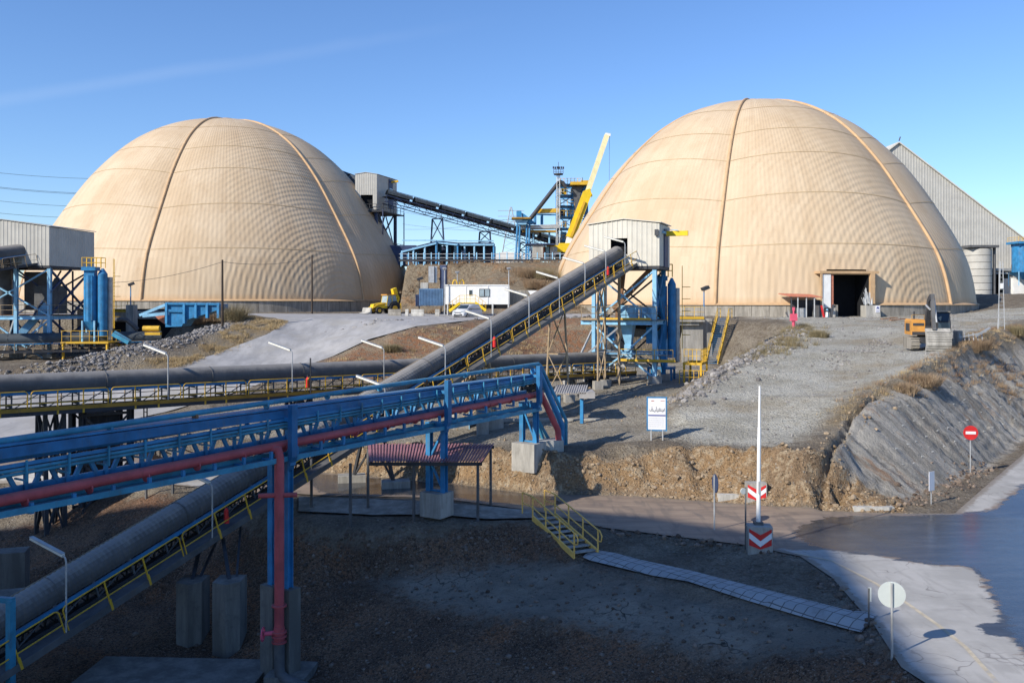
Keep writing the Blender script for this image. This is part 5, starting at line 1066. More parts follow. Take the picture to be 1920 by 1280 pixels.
m = MB(); m.path([V((rt.x, rt.y, -2.3)), V((rt.x, rt.y, -3.1)), V((rt.x+.05, rt.y-.05, -3.45)), V((rt.x+.35, rt.y-.2, -3.62)), V((rt.x+1.6, rt.y-.9, -3.75))], .2, 14); m.build('elbow_pipe', M['steel'], root)
# slabs in the pit
m = MB(); c = V((-12.5, 33.6, -4.05)); m.box(c, (6.6, 2.6, .7), -.05); o = m.build('slab', M['concrete_shaded']); o.name = 'concrete_slab'; tag(o, 'low concrete slab in the dark pit under the diagonal conveyor', 'concrete slab')
m = MB(); m.box(V((-8.1, 33.3, -3.9)), (1.5, 1.6, .8), -.1); o = m.build('slab', M['concrete_shaded']); o.name = 'concrete_block'; tag(o, 'concrete block under the grey elbow of the red riser', 'concrete block')
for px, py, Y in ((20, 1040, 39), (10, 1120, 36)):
    c = at(px, py, Y); m = MB(); m.box(V((c.x, c.y, c.z-2)), (1.3, 1.0, 4.4), .3); o = m.build('shaft', M['concrete_shaded']); o.name = 'concrete_pier'; tag(o, 'shaded concrete pier at the left border '+('behind the conveyor lamp' if px == 20 else 'below the lamp arm'), 'pier', 'concrete conveyor piers')
p = at(20, 1125, 31); m = MB(); m.bar(V((p.x, p.y, -5)), p, .22); m.bar(p+V((-1.5, .3, 0)), p+V((.1, 0, 0)), .18); o = m.build('frame', M['teal']); o.name = 'gantry_post'; tag(o, 'blue steel gantry post in front of the diagonal conveyor, bottom left', 'post')
# ---------------------------------------------------------------- plateau behind: fence, shelters, plant tower, crane
def one(m, name, mat, label, cat, group=None, part='frame'):
    o = m.build(part, mat); o.name = name; return tag(o, label, cat, group)
fy = 151.5
root = thing('plateau_fence', 'pale blue post and rail fence along the plateau edge between the domes', 'fence', at(900, 490, fy))
m = MB()
for k in range(24):
    px = 752+k*14.2; p = at(px, 493, fy); m = MB(); m.bar(p-Z*.6, p+Z*1.75, .14); m.build('post', M['blue_pale'], root)
m = MB()
for z, mt in ((.9, 0), (1.5, 0)): m.bar(at(748, 493, fy)+Z*z, at(1095, 493, fy)+Z*z, .06, .09)
m.build('rail', M['galv'], root); m = MB(); m.bar(at(748, 493, fy)+Z*.45, at(1095, 493, fy)+Z*.45, .3, .35); m.build('pipe_run', M['dark'], root)
def shelter(label, px0, px1, yf, yb, ytop_l, ytop_r, Y, dep, n):
    a, b = at(px0, 492, Y), at(px1, 492, Y); r = thing('open_shelter', label, 'shelter', (a+b)/2, 'open blue shelters')
    tl, tr = at(px0, ytop_l, Y), at(px1, ytop_r, Y)
    for k in range(n):
        t = k/(n-1); p = a+(b-a)*t; q = tl+(tr-tl)*t; m = MB(); m.bar(p-Z*.5, q, .28); m.build('post', M['blue_pale'] if t < .9 else M['blue'], r); m = MB(); m.bar(p-Z*.5+V((0, dep, 0)), q+V((0, dep, 0)), .28); m.build('post', M['blue'], r)
    m = MB(); m.prism([tl-Z*.1, tr-Z*.1, tr+Z*.2, tl+Z*.2], V((0, dep, 0))); m.build('roof', M['navy'], r)
    m = MB(); m.bar(tl+V((0, -.2, -.2)), tr+V((0, -.2, -.2)), .2, .3); m.bar(a+Z*1.8*2.2, b+Z*1.8*2.2, .12, .2); m.build('eave_beam', M['blue_pale'], r)
    m = MB(); m.obox((a+b)/2+V((0, dep, 1.6)), V(((b-a).x/2, 0, 0)), V((0, .1, 0)), V((0, 0, 1.9))); m.build('back_wall', M['navy'], r)
    return r
shelter('left open shelter with rising mono-pitch roof on blue posts on the plateau', 754, 818, 0, 0, 470, 454, 163, 9, 4)
shelter('middle open shelter with falling roof on blue posts on the plateau', 819, 858, 0, 0, 453, 457, 164, 9, 3)
shelter('right open shelter with flat dark roof on blue posts on the plateau', 853, 926, 0, 0, 457, 457, 167, 8, 5)
m = MB(); c = at(962, 478, 200); m.prism([c+V((x, 0, z)) for x, z in ((-5.5, -2), (5.5, -2), (4.5, -.4), (2, .5), (-2, .7), (-4.6, .1))], V((0, 8, 0))); one(m, 'stock_cover', M['white'], 'low white covered stockpile behind the plateau fence', 'cover')
m = MB(); c = at(700, 480, 176)
m.obox(c+V((4, 0, 0)), V((4.6, 0, 0)), V((0, 3, 0)), V((0, 0, 1.9))); one(m, 'site_hut', M['navy'], 'dark hut on the plateau behind the right edge of the left dome', 'hut', None, 'wall')
# lattice pylons and lines far behind
def pylon(px, ybase, ytop, Y, label, w=4.0):
    b, t = at(px, ybase, Y), at(px, ytop, Y); r = thing('power_pylon', label, 'pylon', b, 'power pylons'); Hh = t.z-b.z; m = MB()
    P = lambda i, j, k: b+V((i*w/2*(1-k*.92), j*w/2*(1-k*.92), Hh*k))
    for i, j in ((-1, -1), (1, -1), (1, 1), (-1, 1)): m.bar(P(i, j, 0), P(i, j, 1), .16)
    for k in range(7):
        for (i, j), (i2, j2) in (((-1, -1), (1, -1)), ((1, -1), (-1, -1)), ((-1, 1), (-1, -1)), ((1, -1), (1, 1))): m.bar(P(i, j, k/7), P(i2, j2, (k+1)/7), .09)
    m.build('tower', M['galv'], r); m = MB()
    for k in (.68, .8, .92): m.bar(b+V((-w*.75, 0, Hh*k)), b+V((w*.75, 0, Hh*k)), .14)
    m.build('cross_arm', M['galv'], r)
pylon(958, 476, 388, 260, 'faint grey lattice power pylon left of the blue plant tower', 5)
m = MB()
for (y0, y1, x1) in ((318, 328, 160), (344, 356, 150), (346, 358, 150), (370, 380, 130), (393, 400, 115)):
    a, b = at(-60, y0, 260), at(x1+120, y1+6, 330); m.path([a+(b-a)*t-Z*3*4*t*(1-t)*.4 for t in np.linspace(0, 1, 9)], .05, 4)
one(m, 'power_lines', M['steel'], 'thin overhead wires in the sky left of the left dome', 'wires', None, 'wire')
m = MB()
for (x0, y0, x1, y1) in ((760, 398, 960, 412), (755, 420, 1000, 432), (760, 430, 960, 410)):
    a, b = at(x0, y0, 300), at(x1, y1, 262); m.path([a+(b-a)*t-Z*2.4*4*t*(1-t)*.4 for t in np.linspace(0, 1, 9)], .04, 4)
one(m, 'power_lines', M['steel'], 'thin overhead wires in the sky behind the high gallery', 'wires', None, 'wire')
# plant tower
PY = 185.; zg = 16.2
def pb(px, py, Y=PY): return at(px, py, Y)
root = thing('process_tower', 'blue lattice plant tower crowded with yellow railed floors behind the crane', 'tower', V((pb(1075, 480).x, PY, zg)))
w0, w1 = pb(1046, 400).x, pb(1101, 400).x
for x in (w0, (w0+w1)/2+.2, w1):
    for y in (PY, PY+5): m = MB(); m.bar(V((x, y, zg-.5)), V((x, y, pb(0, 344).z)), .34); m.build('column', M['blue'], root)
lv = [pb(0, y).z for y in (470, 452, 428, 406, 386, 366, 346)]; m = MB(); mf = MB(); mr = MB()
for i, z in enumerate(lv):
    m.bar(V((w0, PY, z)), V((w1, PY, z)), .25); m.bar(V((w0, PY+5, z)), V((w1, PY+5, z)), .25); m.bar(V((w0, PY, z)), V((w0, PY+5, z)), .2); m.bar(V((w1, PY, z)), V((w1, PY+5, z)), .2)
    if i: 
        xm = (w0+w1)/2+.2
        for xa, xb in ((w0, xm), (xm, w1)): m.bar(V((xa, PY, lv[i-1])), V((xb, PY, z)), .16); m.bar(V((xb, PY, lv[i-1])), V((xa, PY, z)), .16)
        x1_ = w1 if i < 3 else xm+1.5
        mf.obox(V(((w0+x1_)/2, PY+1.6, z)), V(((x1_-w0)/2+.3, 0, 0)), V((0, 2.2, 0)), V((0, 0, .08))); rail(mr, V((w0-.2, PY-.7, z)), V((x1_, PY-.7, z)), 1.15, 7, .05)
m.build('beam', M['blue'], root); mf.build('floor', M['blue'], root); mr.build('guard_rail', M['yellow'], root)
for k in range(9):
    m = MB(); x = w0+.6+random.random()*(w1-w0-1.2); z = lv[random.randrange(0, 6)]+.9; m.obox(V((x, PY+1.5, z)), V((.4+.5*random.random(), 0, 0)), V((0, .7, 0)), V((0, 0, .5+.6*random.random()))); m.build('equipment', M[random.choice(['blue', 'navy', 'galv', 'blue_pale', 'yellow'])], root)
# bin on the tower
c0 = [(1073, 350), (1094, 350), (1089, 362), (1084, 400), (1079, 400), (1075, 362)]
m = MB(); m.prism([pb(x, y, PY-1.2) for x, y in c0], V((0, 4.5, 0))); m.build('grey_bin', M['steel'], root)
m = MB(); m.prism([pb(x, y, PY-1.1) for x, y in ((1094.5, 350), (1104, 347), (1101, 372), (1092, 400), (1085, 402), (1090, 362))], V((0, 4.5, 0))); m.build('blue_bin', M['blue_deep'], root)
m = MB(); m.obox(pb(1084, 346, PY-.6), V((1.7, 0, 0)), V((0, 2, 0)), V((0, 0, .3))); m.obox(pb(1098, 344, PY+.5), V((.9, 0, 0)), V((0, 1, 0)), V((0, 0, .5))); m.build('top_floor', M['yellow'], root)
m = MB(); m.bar(pb(1093, 345), pb(1092, 333), .12); m.build('aerial', M['steel'], root)
def strut_pipe(label, pts, r, mat, Y, name, cat):
    m = MB(); m.path([at(x, y, Y) for x, y in pts], r, 8); return one(m, name, mat, label, cat, None, 'pipe')
strut_pipe('dark inclined duct rising steeply to the top of the blue plant tower', ((990, 416), (1046, 344), (1051, 341), (1055, 343), (1062, 352)), .42, M['dark'], PY-2.5, 'inclined_duct', 'duct')
m = MB(); m.bar(at(1006, 396, PY-1), at(1048, 395, PY-1), 1.2, .85); root = thing('pipe_bridge', 'yellow beam bridge on blue legs left of the plant tower', 'bridge', at(1025, 440, PY-1)); m.build('girder', M['yellow'], root)
m = MB(); m.bar(at(1004, 402, PY-1), at(1050, 403, PY-1), .5, .25); m.build('deck_beam', M['blue'], root)
for px in (1003, 1016): m = MB(); m.bar(at(px, 402, PY-1), at(px, 421, PY-1), .45); m.build('leg', M['blue'], root)
root = thing('screen_house', 'blue headed screen unit with brown deck at the head of the far conveyor', 'machine', at(985, 430, PY-4))
m = MB(); m.obox(at(973, 403, PY-4), V((.5, 0, 0)), V((0, .8, 0)), V((0, 0, .75))); m.prism([at(x, y, PY-4.5) for x, y in ((978, 399), (984, 402), (1004, 418), (992, 420), (979, 411))], V((0, 2.2, 0))); m.build('head', M['blue'], root)
m = MB(); m.obox(at(977, 410, PY-4), V((1.9, 0, 0)), V((0, 1.6, 0)), V((0, 0, .15))); m.build('deck', M['ochre'], root)
m = MB(); q = [at(x, y, PY-4.8) for x, y in ((966, 413), (990, 413), (986, 421), (972, 421))]; m.prism(q, V((0, 2, 0))); m.build('hopper', M['blue_pale'], root)
for px in (970, 975, 988, 993): m = MB(); m.bar(at(px, 420, PY-4), at(px+random.uniform(-3, 3), 486, PY-4), .3); m.build('leg', M['blue'], root)
root = thing('belt_gallery', 'grey roofed belt gallery running level into the plant tower', 'gallery', at(1010, 440, PY-2))
m = MB(); m.bar(at(975, 427, PY-2), at(1048, 425, PY-2), 2.2, .75); m.build('roof', M['galv'], root); m = MB(); m.bar(at(980, 434, PY-2), at(1044, 434, PY-2), 1.6, .4); m.build('truss', M['ochre'], root)
for px in (1000, 1030): m = MB(); m.bar(at(px, 434, PY-2), at(px, 484, PY-2), .3); m.build('leg', M['blue_pale'], root)
root = thing('plant_shed', 'small dark roofed plant shed with pale wall behind the plateau fence', 'shed', at(1008, 480, 176))
m = MB(); m.obox(at(1008, 472, 176), V((1.0, 0, 0)), V((0, 2, 0)), V((0, 0, 1.2))); m.build('wall', M['concrete_pale'], root); m = MB(); m.obox(at(1012, 459, 176), V((2.8, 0, 0)), V((0, 2.4, 0)), V((0, 0, .12))); m.build('roof', M['navy'], root)
for k, (px, mt) in enumerate(((1018, 'roof_tile'), (1026, 'blue_pale'), (1034, 'galv'))): m = MB(); m.obox(at(px, 474, 177), V((.5, 0, 0)), V((0, .6, 0)), V((0, 0, 1.2))); m.build('equipment', M[mt], root)
# floodlight mast
root = thing('floodlight_mast', 'tall slim lattice mast with crown of floodlights beside the plant tower', 'mast', at(1046, 470, PY-3))
b, t = at(1046, 470, PY-3), at(1047, 328, PY-3); m = MB()
for i, j in ((-.35, 0), (.35, 0), (0, .6)): m.bar(b+V((i, j, -1)), t+V((i*.8, j*.8, 0)), .12)
for k in range(18): z0 = k/18; m.bar(b+(t-b)*z0+V((-.35, 0, 0)), b+(t-b)*(z0+1/18)+V((.35, 0, 0)), .06)
m.build('lattice', M['galv'], root); m = MB(); m.tube(t, t+Z*.25, .95, 12); rail(m, t+V((-.95, 0, .2)), t+V((.95, 0, .2)), .9, 4, .05); m.bar(t, t+Z*2.6, .08); m.build('platform', M['dark'], root)
for k in range(6): m = MB(); m.obox(t+V((-1.0+k*.4, .2*(k % 2), 1.45)), V((.15, .05, 0)), V((0, .15, 0)), V((0, .05, .22))); m.build('lamp', M['dark'], root)
# mobile crane
M['boom_pale'] = paint('pale_yellow_paint', (.82, .73, .42), .5, .1, damt=.2)
CY = 178.
root = thing('mobile_crane', 'yellow mobile crane with long telescopic boom raised behind the right dome', 'crane', at(1062, 478, CY))
def boom(x0, y0, x1, y1, w, mat, nm): m = MB(); m.bar(at(x0, y0, CY), at(x1, y1, CY), w, w*1.15, V((0, 1, 0))); m.build(nm, mat, root)
boom(1066, 462, 1071, 440, 1.5, M['white'], 'boom_foot'); boom(1069, 446, 1101, 362, 1.75, M['yellow_bright'], 'boom'); boom(1099, 368, 1138, 254, 1.0, M['boom_pale'], 'boom_extension')
m = MB(); m.bar(at(1071, 444, CY-1.1), at(1096, 378, CY-1.1), .45); m.build('luffing_ram', M['yellow'], root)
m = MB(); m.obox(at(1103, 363, CY), V((.5, 0, .2)), V((0, .9, 0)), V((-.3, 0, .7))); m.obox(at(1082, 412, CY-.9), V((.3, 0, .9)), V((0, .3, 0)), V((.25, 0, -.1))); m.build('boom_collar', M['yellow_bright'], root)
m = MB(); p = at(1139.5, 253.5, CY); m.obox(p, V((.5, 0, -.1)), V((0, .4, 0)), V((.05, 0, .3))); m.build('boom_head', M['white'], root)
m = MB(); m.tube(p+V((.35, 0, -.2)), p+V((.3, 0, -9)), .03, 4); m.build('hoist_rope', M['steel'], root)
m = MB(); m.obox(at(1062, 466, CY), V((1.5, 0, 0)), V((0, 1.3, 0)), V((0, 0, 1.0))); m.build('slew_body', M['yellow_bright'], root)
m = MB(); m.obox(at(1037, 470, CY), V((1.2, 0, 0)), V((0, 1.2, 0)), V((0, 0, 1.0))); cb = m.build('cab', M['yellow_bright'], root); m = MB(); m.obox(at(1037, 467.5, CY-1.22), V((.8, 0, 0)), V((0, .03, 0)), V((0, 0, .45))); m.build('window', M['glass_pale'], cb)
m = MB(); m.obox(at(1058, 478, CY), V((3.6, 0, 0)), V((0, 1.3, 0)), V((0, 0, .5))); m.build('carrier', M['white'], root)
for k in range(4): m = MB(); c = at(1046+k*10, 482, CY-1.4); m.tube(c, c+V((0, .5, 0)), .6, 14); m.build('wheel', M['tyre'], root)

# ---------------------------------------------------------------- site cabins and vehicles in front of the slope
TY = 121.; tz = 8.15
root = thing('site_cabin', 'long white portable cabin with yellow steps on both ends of its landing', 'cabin', at(895, 578, TY))
x0, x1 = at(833, 0, TY).x, at(955, 0, TY).x; zb_, zt_ = at(0, 570.5, TY).z, at(0, 534.5, TY).z
m = MB(); m.obox(V(((x0+x1)/2, TY+1.3, (zb_+zt_)/2)), V(((x1-x0)/2, 0, 0)), V((0, 1.3, 0)), V((0, 0, (zt_-zb_)/2)))
for k in range(4): m.obox(V((x0+.02+(x1-x0-.04)*k/3, TY-.03, (zb_+zt_)/2)), V((.05, 0, 0)), V((0, .03, 0)), V((0, 0, (zt_-zb_)/2)))
m.bar(V((x0, TY-.03, zt_)), V((x1, TY-.03, zt_)), .1, .14); cab = m.build('wall', M['white'], root)
def win(px0, px1, py0, py1, n, fm, gm):
    a, b = at(px0, py1, TY), at(px1, py0, TY); m = MB(); c = (a+b)/2; m.obox(V((c.x, TY-.03, c.z)), V(((b.x-a.x)/2, 0, 0)), V((0, .03, 0)), V((0, 0, (b.z-a.z)/2))); f = m.build('window', fm, cab)
    for k in range(n): m = MB(); w = (b.x-a.x)/n; m.obox(V((a.x+w*(k+.5), TY-.07, c.z)), V((w*.40, 0, 0)), V((0, .02, 0)), V((0, 0, (b.z-a.z)*.42))); m.build('pane', gm, f)
win(898.5, 918.5, 541.5, 556.5, 2, M['dark'], M['glass_pale']); win(879, 885.5, 543, 554, 1, M['white'], M['glass'])
m = MB(); m.obox(V(((x0+x1)/2, TY+1.3, zb_-.3)), V(((x1-x0)/2-.2, 0, 0)), V((0, 1.1, 0)), V((0, 0, .28))); m.build('underframe', M['black'], root)
for px in (840, 924, 954): m = MB(); p = at(px, 570, TY+.05); m.bar(V((p.x, p.y, tz-.3)), V((p.x, p.y, zb_+.05)), .22); m.build('leg', M['galv'], root)
m = MB()
for (xa, ya, xb, yb) in ((842, 583, 862, 568), (911, 582, 891, 567)): m.bar(at(xa, ya, TY-1.2), at(xb, yb, TY-1.2), .08, .35); m.bar(at(xa, ya, TY-2.0), at(xb, yb, TY-2.0), .08, .35)
m.obox(at(876, 568, TY-.8), V((.95, 0, 0)), V((0, .7, 0)), V((0, 0, .06))); m.build('landing_steps', M['yellow_bright'], root)
m = MB()
for (xa, ya, xb, yb) in ((842, 583, 862, 568), (911, 582, 891, 567)): rail(m, at(xa, ya, TY-2.), at(xb, yb, TY-2.), 1.0, 3)
rail(m, at(862, 568, TY-1.4), at(891, 567, TY-1.4), 1.0, 3); m.build('handrail', M['yellow'], root)
m = MB()
for px in (853, 866): c = at(px, 533, TY+1); m.path([c+V((.3*math.cos(t), 0, .6*math.sin(t))) for t in np.linspace(0, math.pi, 9)], .09, 6)
m.build('vent', M['yellow'], root)
def boxy(name, label, cat, px0, px1, py0, py1, Y, dep, mat, group=None, ribs=0):
    a, b = at(px0, py1, Y), at(px1, py0, Y); c = (a+b)/2; r = thing(name, label, cat, V((c.x, Y+dep/2, a.z)), group); m = MB()
    m.obox(V((c.x, Y+dep/2, c.z)), V(((b.x-a.x)/2, 0, 0)), V((0, dep/2, 0)), V((0, 0, (b.z-a.z)/2))); m.build('body', mat, r)
    if ribs:
        m = MB()
        for k in range(ribs): m.box(V((a.x+(b.x-a.x)*(k+.5)/ribs, Y-.03, c.z)), ((b.x-a.x)/ribs*.5, .06, (b.z-a.z)*.9))
        m.build('ribs', mat, r)
    return r
M['container'] = paint('faded_blue_paint', (.10, .19, .32), .6, .25, damt=.4)
boxy('cargo_container', 'blue cargo container left of the white cabin', 'container', 786, 831, 541, 573, TY+2, 2.5, M['container'], None, 16)
boxy('cargo_container', 'darker narrow blue container behind the concrete barriers, by the left dome', 'container', 779, 789, 552, 574, TY+4, 2.5, M['navy'], None, 4)
m = MB(); m.box(at(796, 536, TY+3), (1.0, .9, .9)); one(m, 'roof_unit', M['concrete_pale'], 'small grey box unit on the roof of the blue container', 'box', None, 'casing')
m = MB(); p = at(809, 530, TY+4.5); q = at(809, 499, TY+4.5); m.box((p+q)/2, (.75, .75, q.z-p.z)); m.box((p+q)/2+V((.6, .2, 0)), (.35, .6, q.z-p.z)); one(m, 'vent_stack', M['galv'], 'square grey vent stack behind the blue container', 'stack', None, 'shaft')
m = MB(); p = at(832, 545, TY+5); q = at(832, 497, TY+5); m.bar(p, q, .9, .5); one(m, 'duct', M['navy'], 'dark blue vertical duct between the vent stack and white cabin', 'duct', None, 'shaft')
m = MB(); a_, b_ = at(955, 572, TY+3), at(1012, 544, TY+3); m.obox(V(((a_.x+b_.x)/2, TY+3.3, (a_.z+b_.z)/2)), V(((b_.x-a_.x)/2, 0, 0)), V((0, .3, 0)), V((0, 0, (b_.z-a_.z)/2)))
for k in range(9): m.box(V((a_.x+(b_.x-a_.x)*k/8, TY+2.97, (a_.z+b_.z)/2)), (.1, .06, b_.z-a_.z))
one(m, 'retaining_wall', M['concrete_stain'], 'low grey concrete wall at the slope foot right of the white cabin', 'wall', None, 'wall')
m = MB(); m.prism([at(x, y, TY+1) for x, y in ((990, 545), (1022, 545), (1022, 566), (1004, 566))], V((0, 1.4, 0))); one(m, 'tarpaulin', M['white'], 'white sheeted pile behind the diagonal conveyor right of the cabin', 'tarpaulin', None, 'sheet')
def mast_lamp(px, py0, py1, Y, label, head='round', mat='galv'):
    a, b = at(px, py1, Y), at(px, py0, Y); g = H(a.x, a.y); r = thing('street_lamp', label, 'street lamp', V((a.x, a.y, g)), 'pole lamps'); m = MB(); m.tube(V((a.x, a.y, g-.3)), b, .09, 8, .06); m.build('pole', M[mat], r)
    m = MB()
    if head == 'round': m.tube(b, b+Z*.22, .16, 10, .34); m.tube(b+Z*.22, b+Z*.32, .36, 10, .2); m.build('lamp_head', M['galv'], r)
    else: m.obox(b+V((.12, -.1, .1)), V((.34, .12, .14)), V((-.1, .3, 0)), V((-.08, 0, .16))); m.build('lamp_head', M['dark'], r)
    return r
mast_lamp(833.5, 506, 575, TY-.5, 'pole lamp in front of the left end of the white cabin')
mast_lamp(857.5, 513, 536, TY+2.9, 'pole lamp rising behind the white cabin roof')
mast_lamp(954, 506, 575, TY-.4, 'pole lamp in front of the right end of the white cabin')
mast_lamp(786, 524, 560, TY+6, 'short dark pole lamp on the slope behind the blue container', 'flood', 'dark')
mast_lamp(827, 523, 545, TY+8, 'short dark pole lamp on the slope by the dark duct', 'flood', 'dark')
mast_lamp(1320, 542, 592, 101, 'blue pole floodlight on the railed deck before the right dome', 'flood', 'blue')
mast_lamp(245, 534, 575, 116, 'blue pole floodlight on the deck before the left dome', 'flood', 'blue')
for px, w, nm in ((740, 24, 'grey concrete barrier just right of the backhoe loader'), (763, 6, 'short pale concrete barrier end between the backhoe and container'), (783, 24, 'pale concrete barrier with two holes in front of the blue container'), (820, 8, 'small concrete barrier left of the white cabin steps')):
    Y = TY-4; c = at(px, 578, Y); g = 8.15; wd = w/F*Y; m = MB(); m.prism([V((c.x-wd/2, Y+y, g+z)) for y, z in ((-.35, -.1), (.35, -.1), (.3, .25), (.14, .45), (.12, .85), (-.12, .85), (-.14, .45), (-.3, .25))], V((wd, 0, 0)))
    one(m, 'concrete_barrier', M['concrete_pale'] if px != 740 else M['concrete_stain'], nm, 'barrier', 'concrete road barriers', 'block')
# rounded car body helper: sections across x (width) along y (length)
def loft(m, secs):
    n = len(secs[0]); m.add([p for s_ in secs for p in s_], [(i*n+j, i*n+(j+1) % n, (i+1)*n+(j+1) % n, (i+1)*n+j) for i in range(len(secs)-1) for j in range(n)], True)
    return m.add(list(secs[0])+list(secs[-1]), [tuple(range(n))[::-1], tuple(range(n, 2*n))])
def place(root, loc, rz): root.location = loc; root.rotation_euler = (0, 0, rz)
def wheel(root, c, r, w, mat='tyre'):
    m = MB(); c = V(c); m.tube(c-V((w/2, 0, 0)), c+V((w/2, 0, 0)), r, 18); o = m.build('wheel', M[mat], root); m = MB(); m.tube(c-V((w/2+.02, 0, 0)), c+V((w/2+.02, 0, 0)), r*.55, 12); m.build('rim', M['galv'], o); return o
# silver van (front towards -y)
root = thing('parked_van', 'silver people carrier parked facing the viewer by the cabin steps', 'van', (0, 0, 0))
def sec(y, w, z0, z1, tw): return [V((-w, y, z0)), V((w, y, z0)), V((w*1.02, y, (z0+z1)*.5)), V((tw, y, z1)), V((-tw, y, z1)), V((-w*1.02, y, (z0+z1)*.5))]
m = MB(); loft(m, [sec(-2.2, .78, .35, .72, .70), sec(-2.1, .88, .3, .92, .80), sec(-1.3, .92, .28, 1.08, .86), sec(1.9, .92, .28, 1.1, .88), sec(2.25, .85, .32, 1.05, .8)])
loft(m, [sec(-1.35, .84, 1.04, 1.09, .82), sec(-.45, .84, 1.04, 1.68, .66), sec(.3, .85, 1.04, 1.75, .68), sec(1.7, .85, 1.04, 1.72, .66), sec(2.15, .82, 1.0, 1.15, .78)]); m.build('body', M['silver'], root)
m = MB(); m.add([V((-.74, -1.27, 1.14)), V((.74, -1.27, 1.14)), V((.60, -.53, 1.66)), V((-.60, -.53, 1.66))], [(0, 1, 2, 3)]); m.build('windscreen', M['glass'], root)
for sx in (-1, 1):
    m = MB(); m.add([V((sx*.875, -.9, 1.14)), V((sx*.875, 1.7, 1.14)), V((sx*.72, 1.55, 1.62)), V((sx*.72, -.3, 1.62))], [(0, 1, 2, 3)]); m.build('side_window', M['glass'], root)
    m = MB(); m.obox(V((sx*.62, -2.14, .78)), V((.17, .04*sx, 0)), V((0, .05, 0)), V((0, 0, .08))); m.build('headlight', M['glass_pale'], root)
    m = MB(); m.obox(V((sx*1.02, -.95, 1.15)), V((.1, 0, 0)), V((0, .06, 0)), V((0, 0, .08))); m.build('mirror', M['dark'], root)
    for y in (-1.4, 1.4): wheel(root, (sx*.82, y, .33), .33, .22)
m = MB(); m.obox(V((0, -2.2, .72)), V((.4, 0, 0)), V((0, .03, 0)), V((0, 0, .06))); m.obox(V((0, -2.21, .45)), V((.6, 0, 0)), V((0, .03, 0)), V((0, 0, .08))); m.build('grille', M['dark'], root)
m = MB(); m.obox(V((0, -2.25, .56)), V((.26, 0, 0)), V((0, .01, 0)), V((0, 0, .055))); m.build('number_plate', M['sign_white'], root)
c = at(876, 583, 113); place(root, V((c.x, c.y, H(c.x, c.y)+.05)), R_(-28))
# backhoe loader (front towards -x)
root = thing('backhoe_loader', 'yellow backhoe loader with front bucket down before the left dome', 'loader', (0, 0, 0))
m = MB(); m.prism([V((-1.9, -.45, z)) if False else V((x, -.45, z)) for x, z in ((-2.0, .8), (.3, .8), (.3, 1.55), (-.3, 1.6), (-1.9, 1.35))], V((0, .9, 0))); m.build('bonnet', M['yellow_bright'], root)
m = MB(); m.obox(V((.7, 0, .85)), V((1.5, 0, 0)), V((0, .42, 0)), V((0, 0, .25))); m.build('chassis', M['dark'], root)
m = MB(); q = [V((x, -.75, z)) for x, z in ((.0, 1.1), (1.6, 1.1), (1.75, 1.6), (1.5, 2.62), (.2, 2.62), (.0, 1.6))]; m.prism(q, V((0, 1.5, 0))); cb = m.build('cab', M['glass_pale'], root)
m = MB()
for y in (-.78, .78):
    for (xa, za, xb, zb2) in ((0, 1.1, .0, 1.6), (0, 1.6, .2, 2.62), (1.75, 1.6, 1.5, 2.62), (.85, 1.1, .85, 2.62)): m.bar(V((xa, y, za)), V((xb, y, zb2)), .08)
m.build('cab_frame', M['yellow_bright'], cb); m = MB(); m.obox(V((.85, 0, 2.68)), V((.85, 0, 0)), V((0, .85, 0)), V((0, 0, .07))); m.build('cab_roof', M['orange'], cb)
for y in (-.85, .85): wheel(root, (1.2, y, .78), .78, .42) if False else None
def wheel_y(root, c, r, w):
    m = MB(); c = V(c); m.tube(c-V((0, w/2, 0)), c+V((0, w/2, 0)), r, 20); o = m.build('wheel', M['tyre'], root); m = MB(); m.tube(c-V((0, w/2+.02, 0)), c+V((0, w/2+.02, 0)), r*.5, 12); m.build('rim', M['yellow'], o)
for y in (-.9, .9): wheel_y(root, (1.15, y, .78), .78, .45); wheel_y(root, (-1.3, y, .48), .48, .34); m = MB(); m.path([V((1.15+.95*math.cos(t), y, .8+.95*math.sin(t))) for t in np.linspace(.2, 2.9, 8)], .09, 6); m.build('mudguard', M['dark'], root)
m = MB()
for y in (-.62, .62): m.path([V((.1, y, 1.5)), V((-1.4, y, 1.25)), V((-2.5, y, .6)), V((-2.7, y, .35))], .1, 6)
m.build('loader_arm', M['yellow'], root)
m = MB(); pr = [(-2.6, .1), (-3.3, .05), (-3.35, .1), (-2.85, .3), (-2.75, .85), (-2.6, .9)]; m.prism([V((x, -1.15, z)) for x, z in pr], V((0, 2.3, 0))); m.build('front_bucket', M['concrete_pale'], root)
m = MB(); m.bar(V((1.9, 0, .9)), V((2.35, 0, 2.2)), .3, .3); m.bar(V((2.35, 0, 2.2)), V((1.75, .1, 3.3)), .3, .34); m.bar(V((1.7, .1, 3.35)), V((2.25, .1, 2.9)), .22); m.build('backhoe_boom', M['yellow_bright'], root)
m = MB(); m.obox(V((1.72, .1, 3.2)), V((.3, 0, .1)), V((0, .32, 0)), V((-.1, 0, .4))); m.build('backhoe_bucket', M['yellow_bright'], root)
for y in (-1.05, 1.05): m = MB(); m.bar(V((2.1, y, .2)), V((2.1, y, 1.5)), .16); m.build('stabiliser', M['yellow'], root)
c = at(720, 583, 128); place(root, V((c.x, c.y, 8.25)), R_(38))
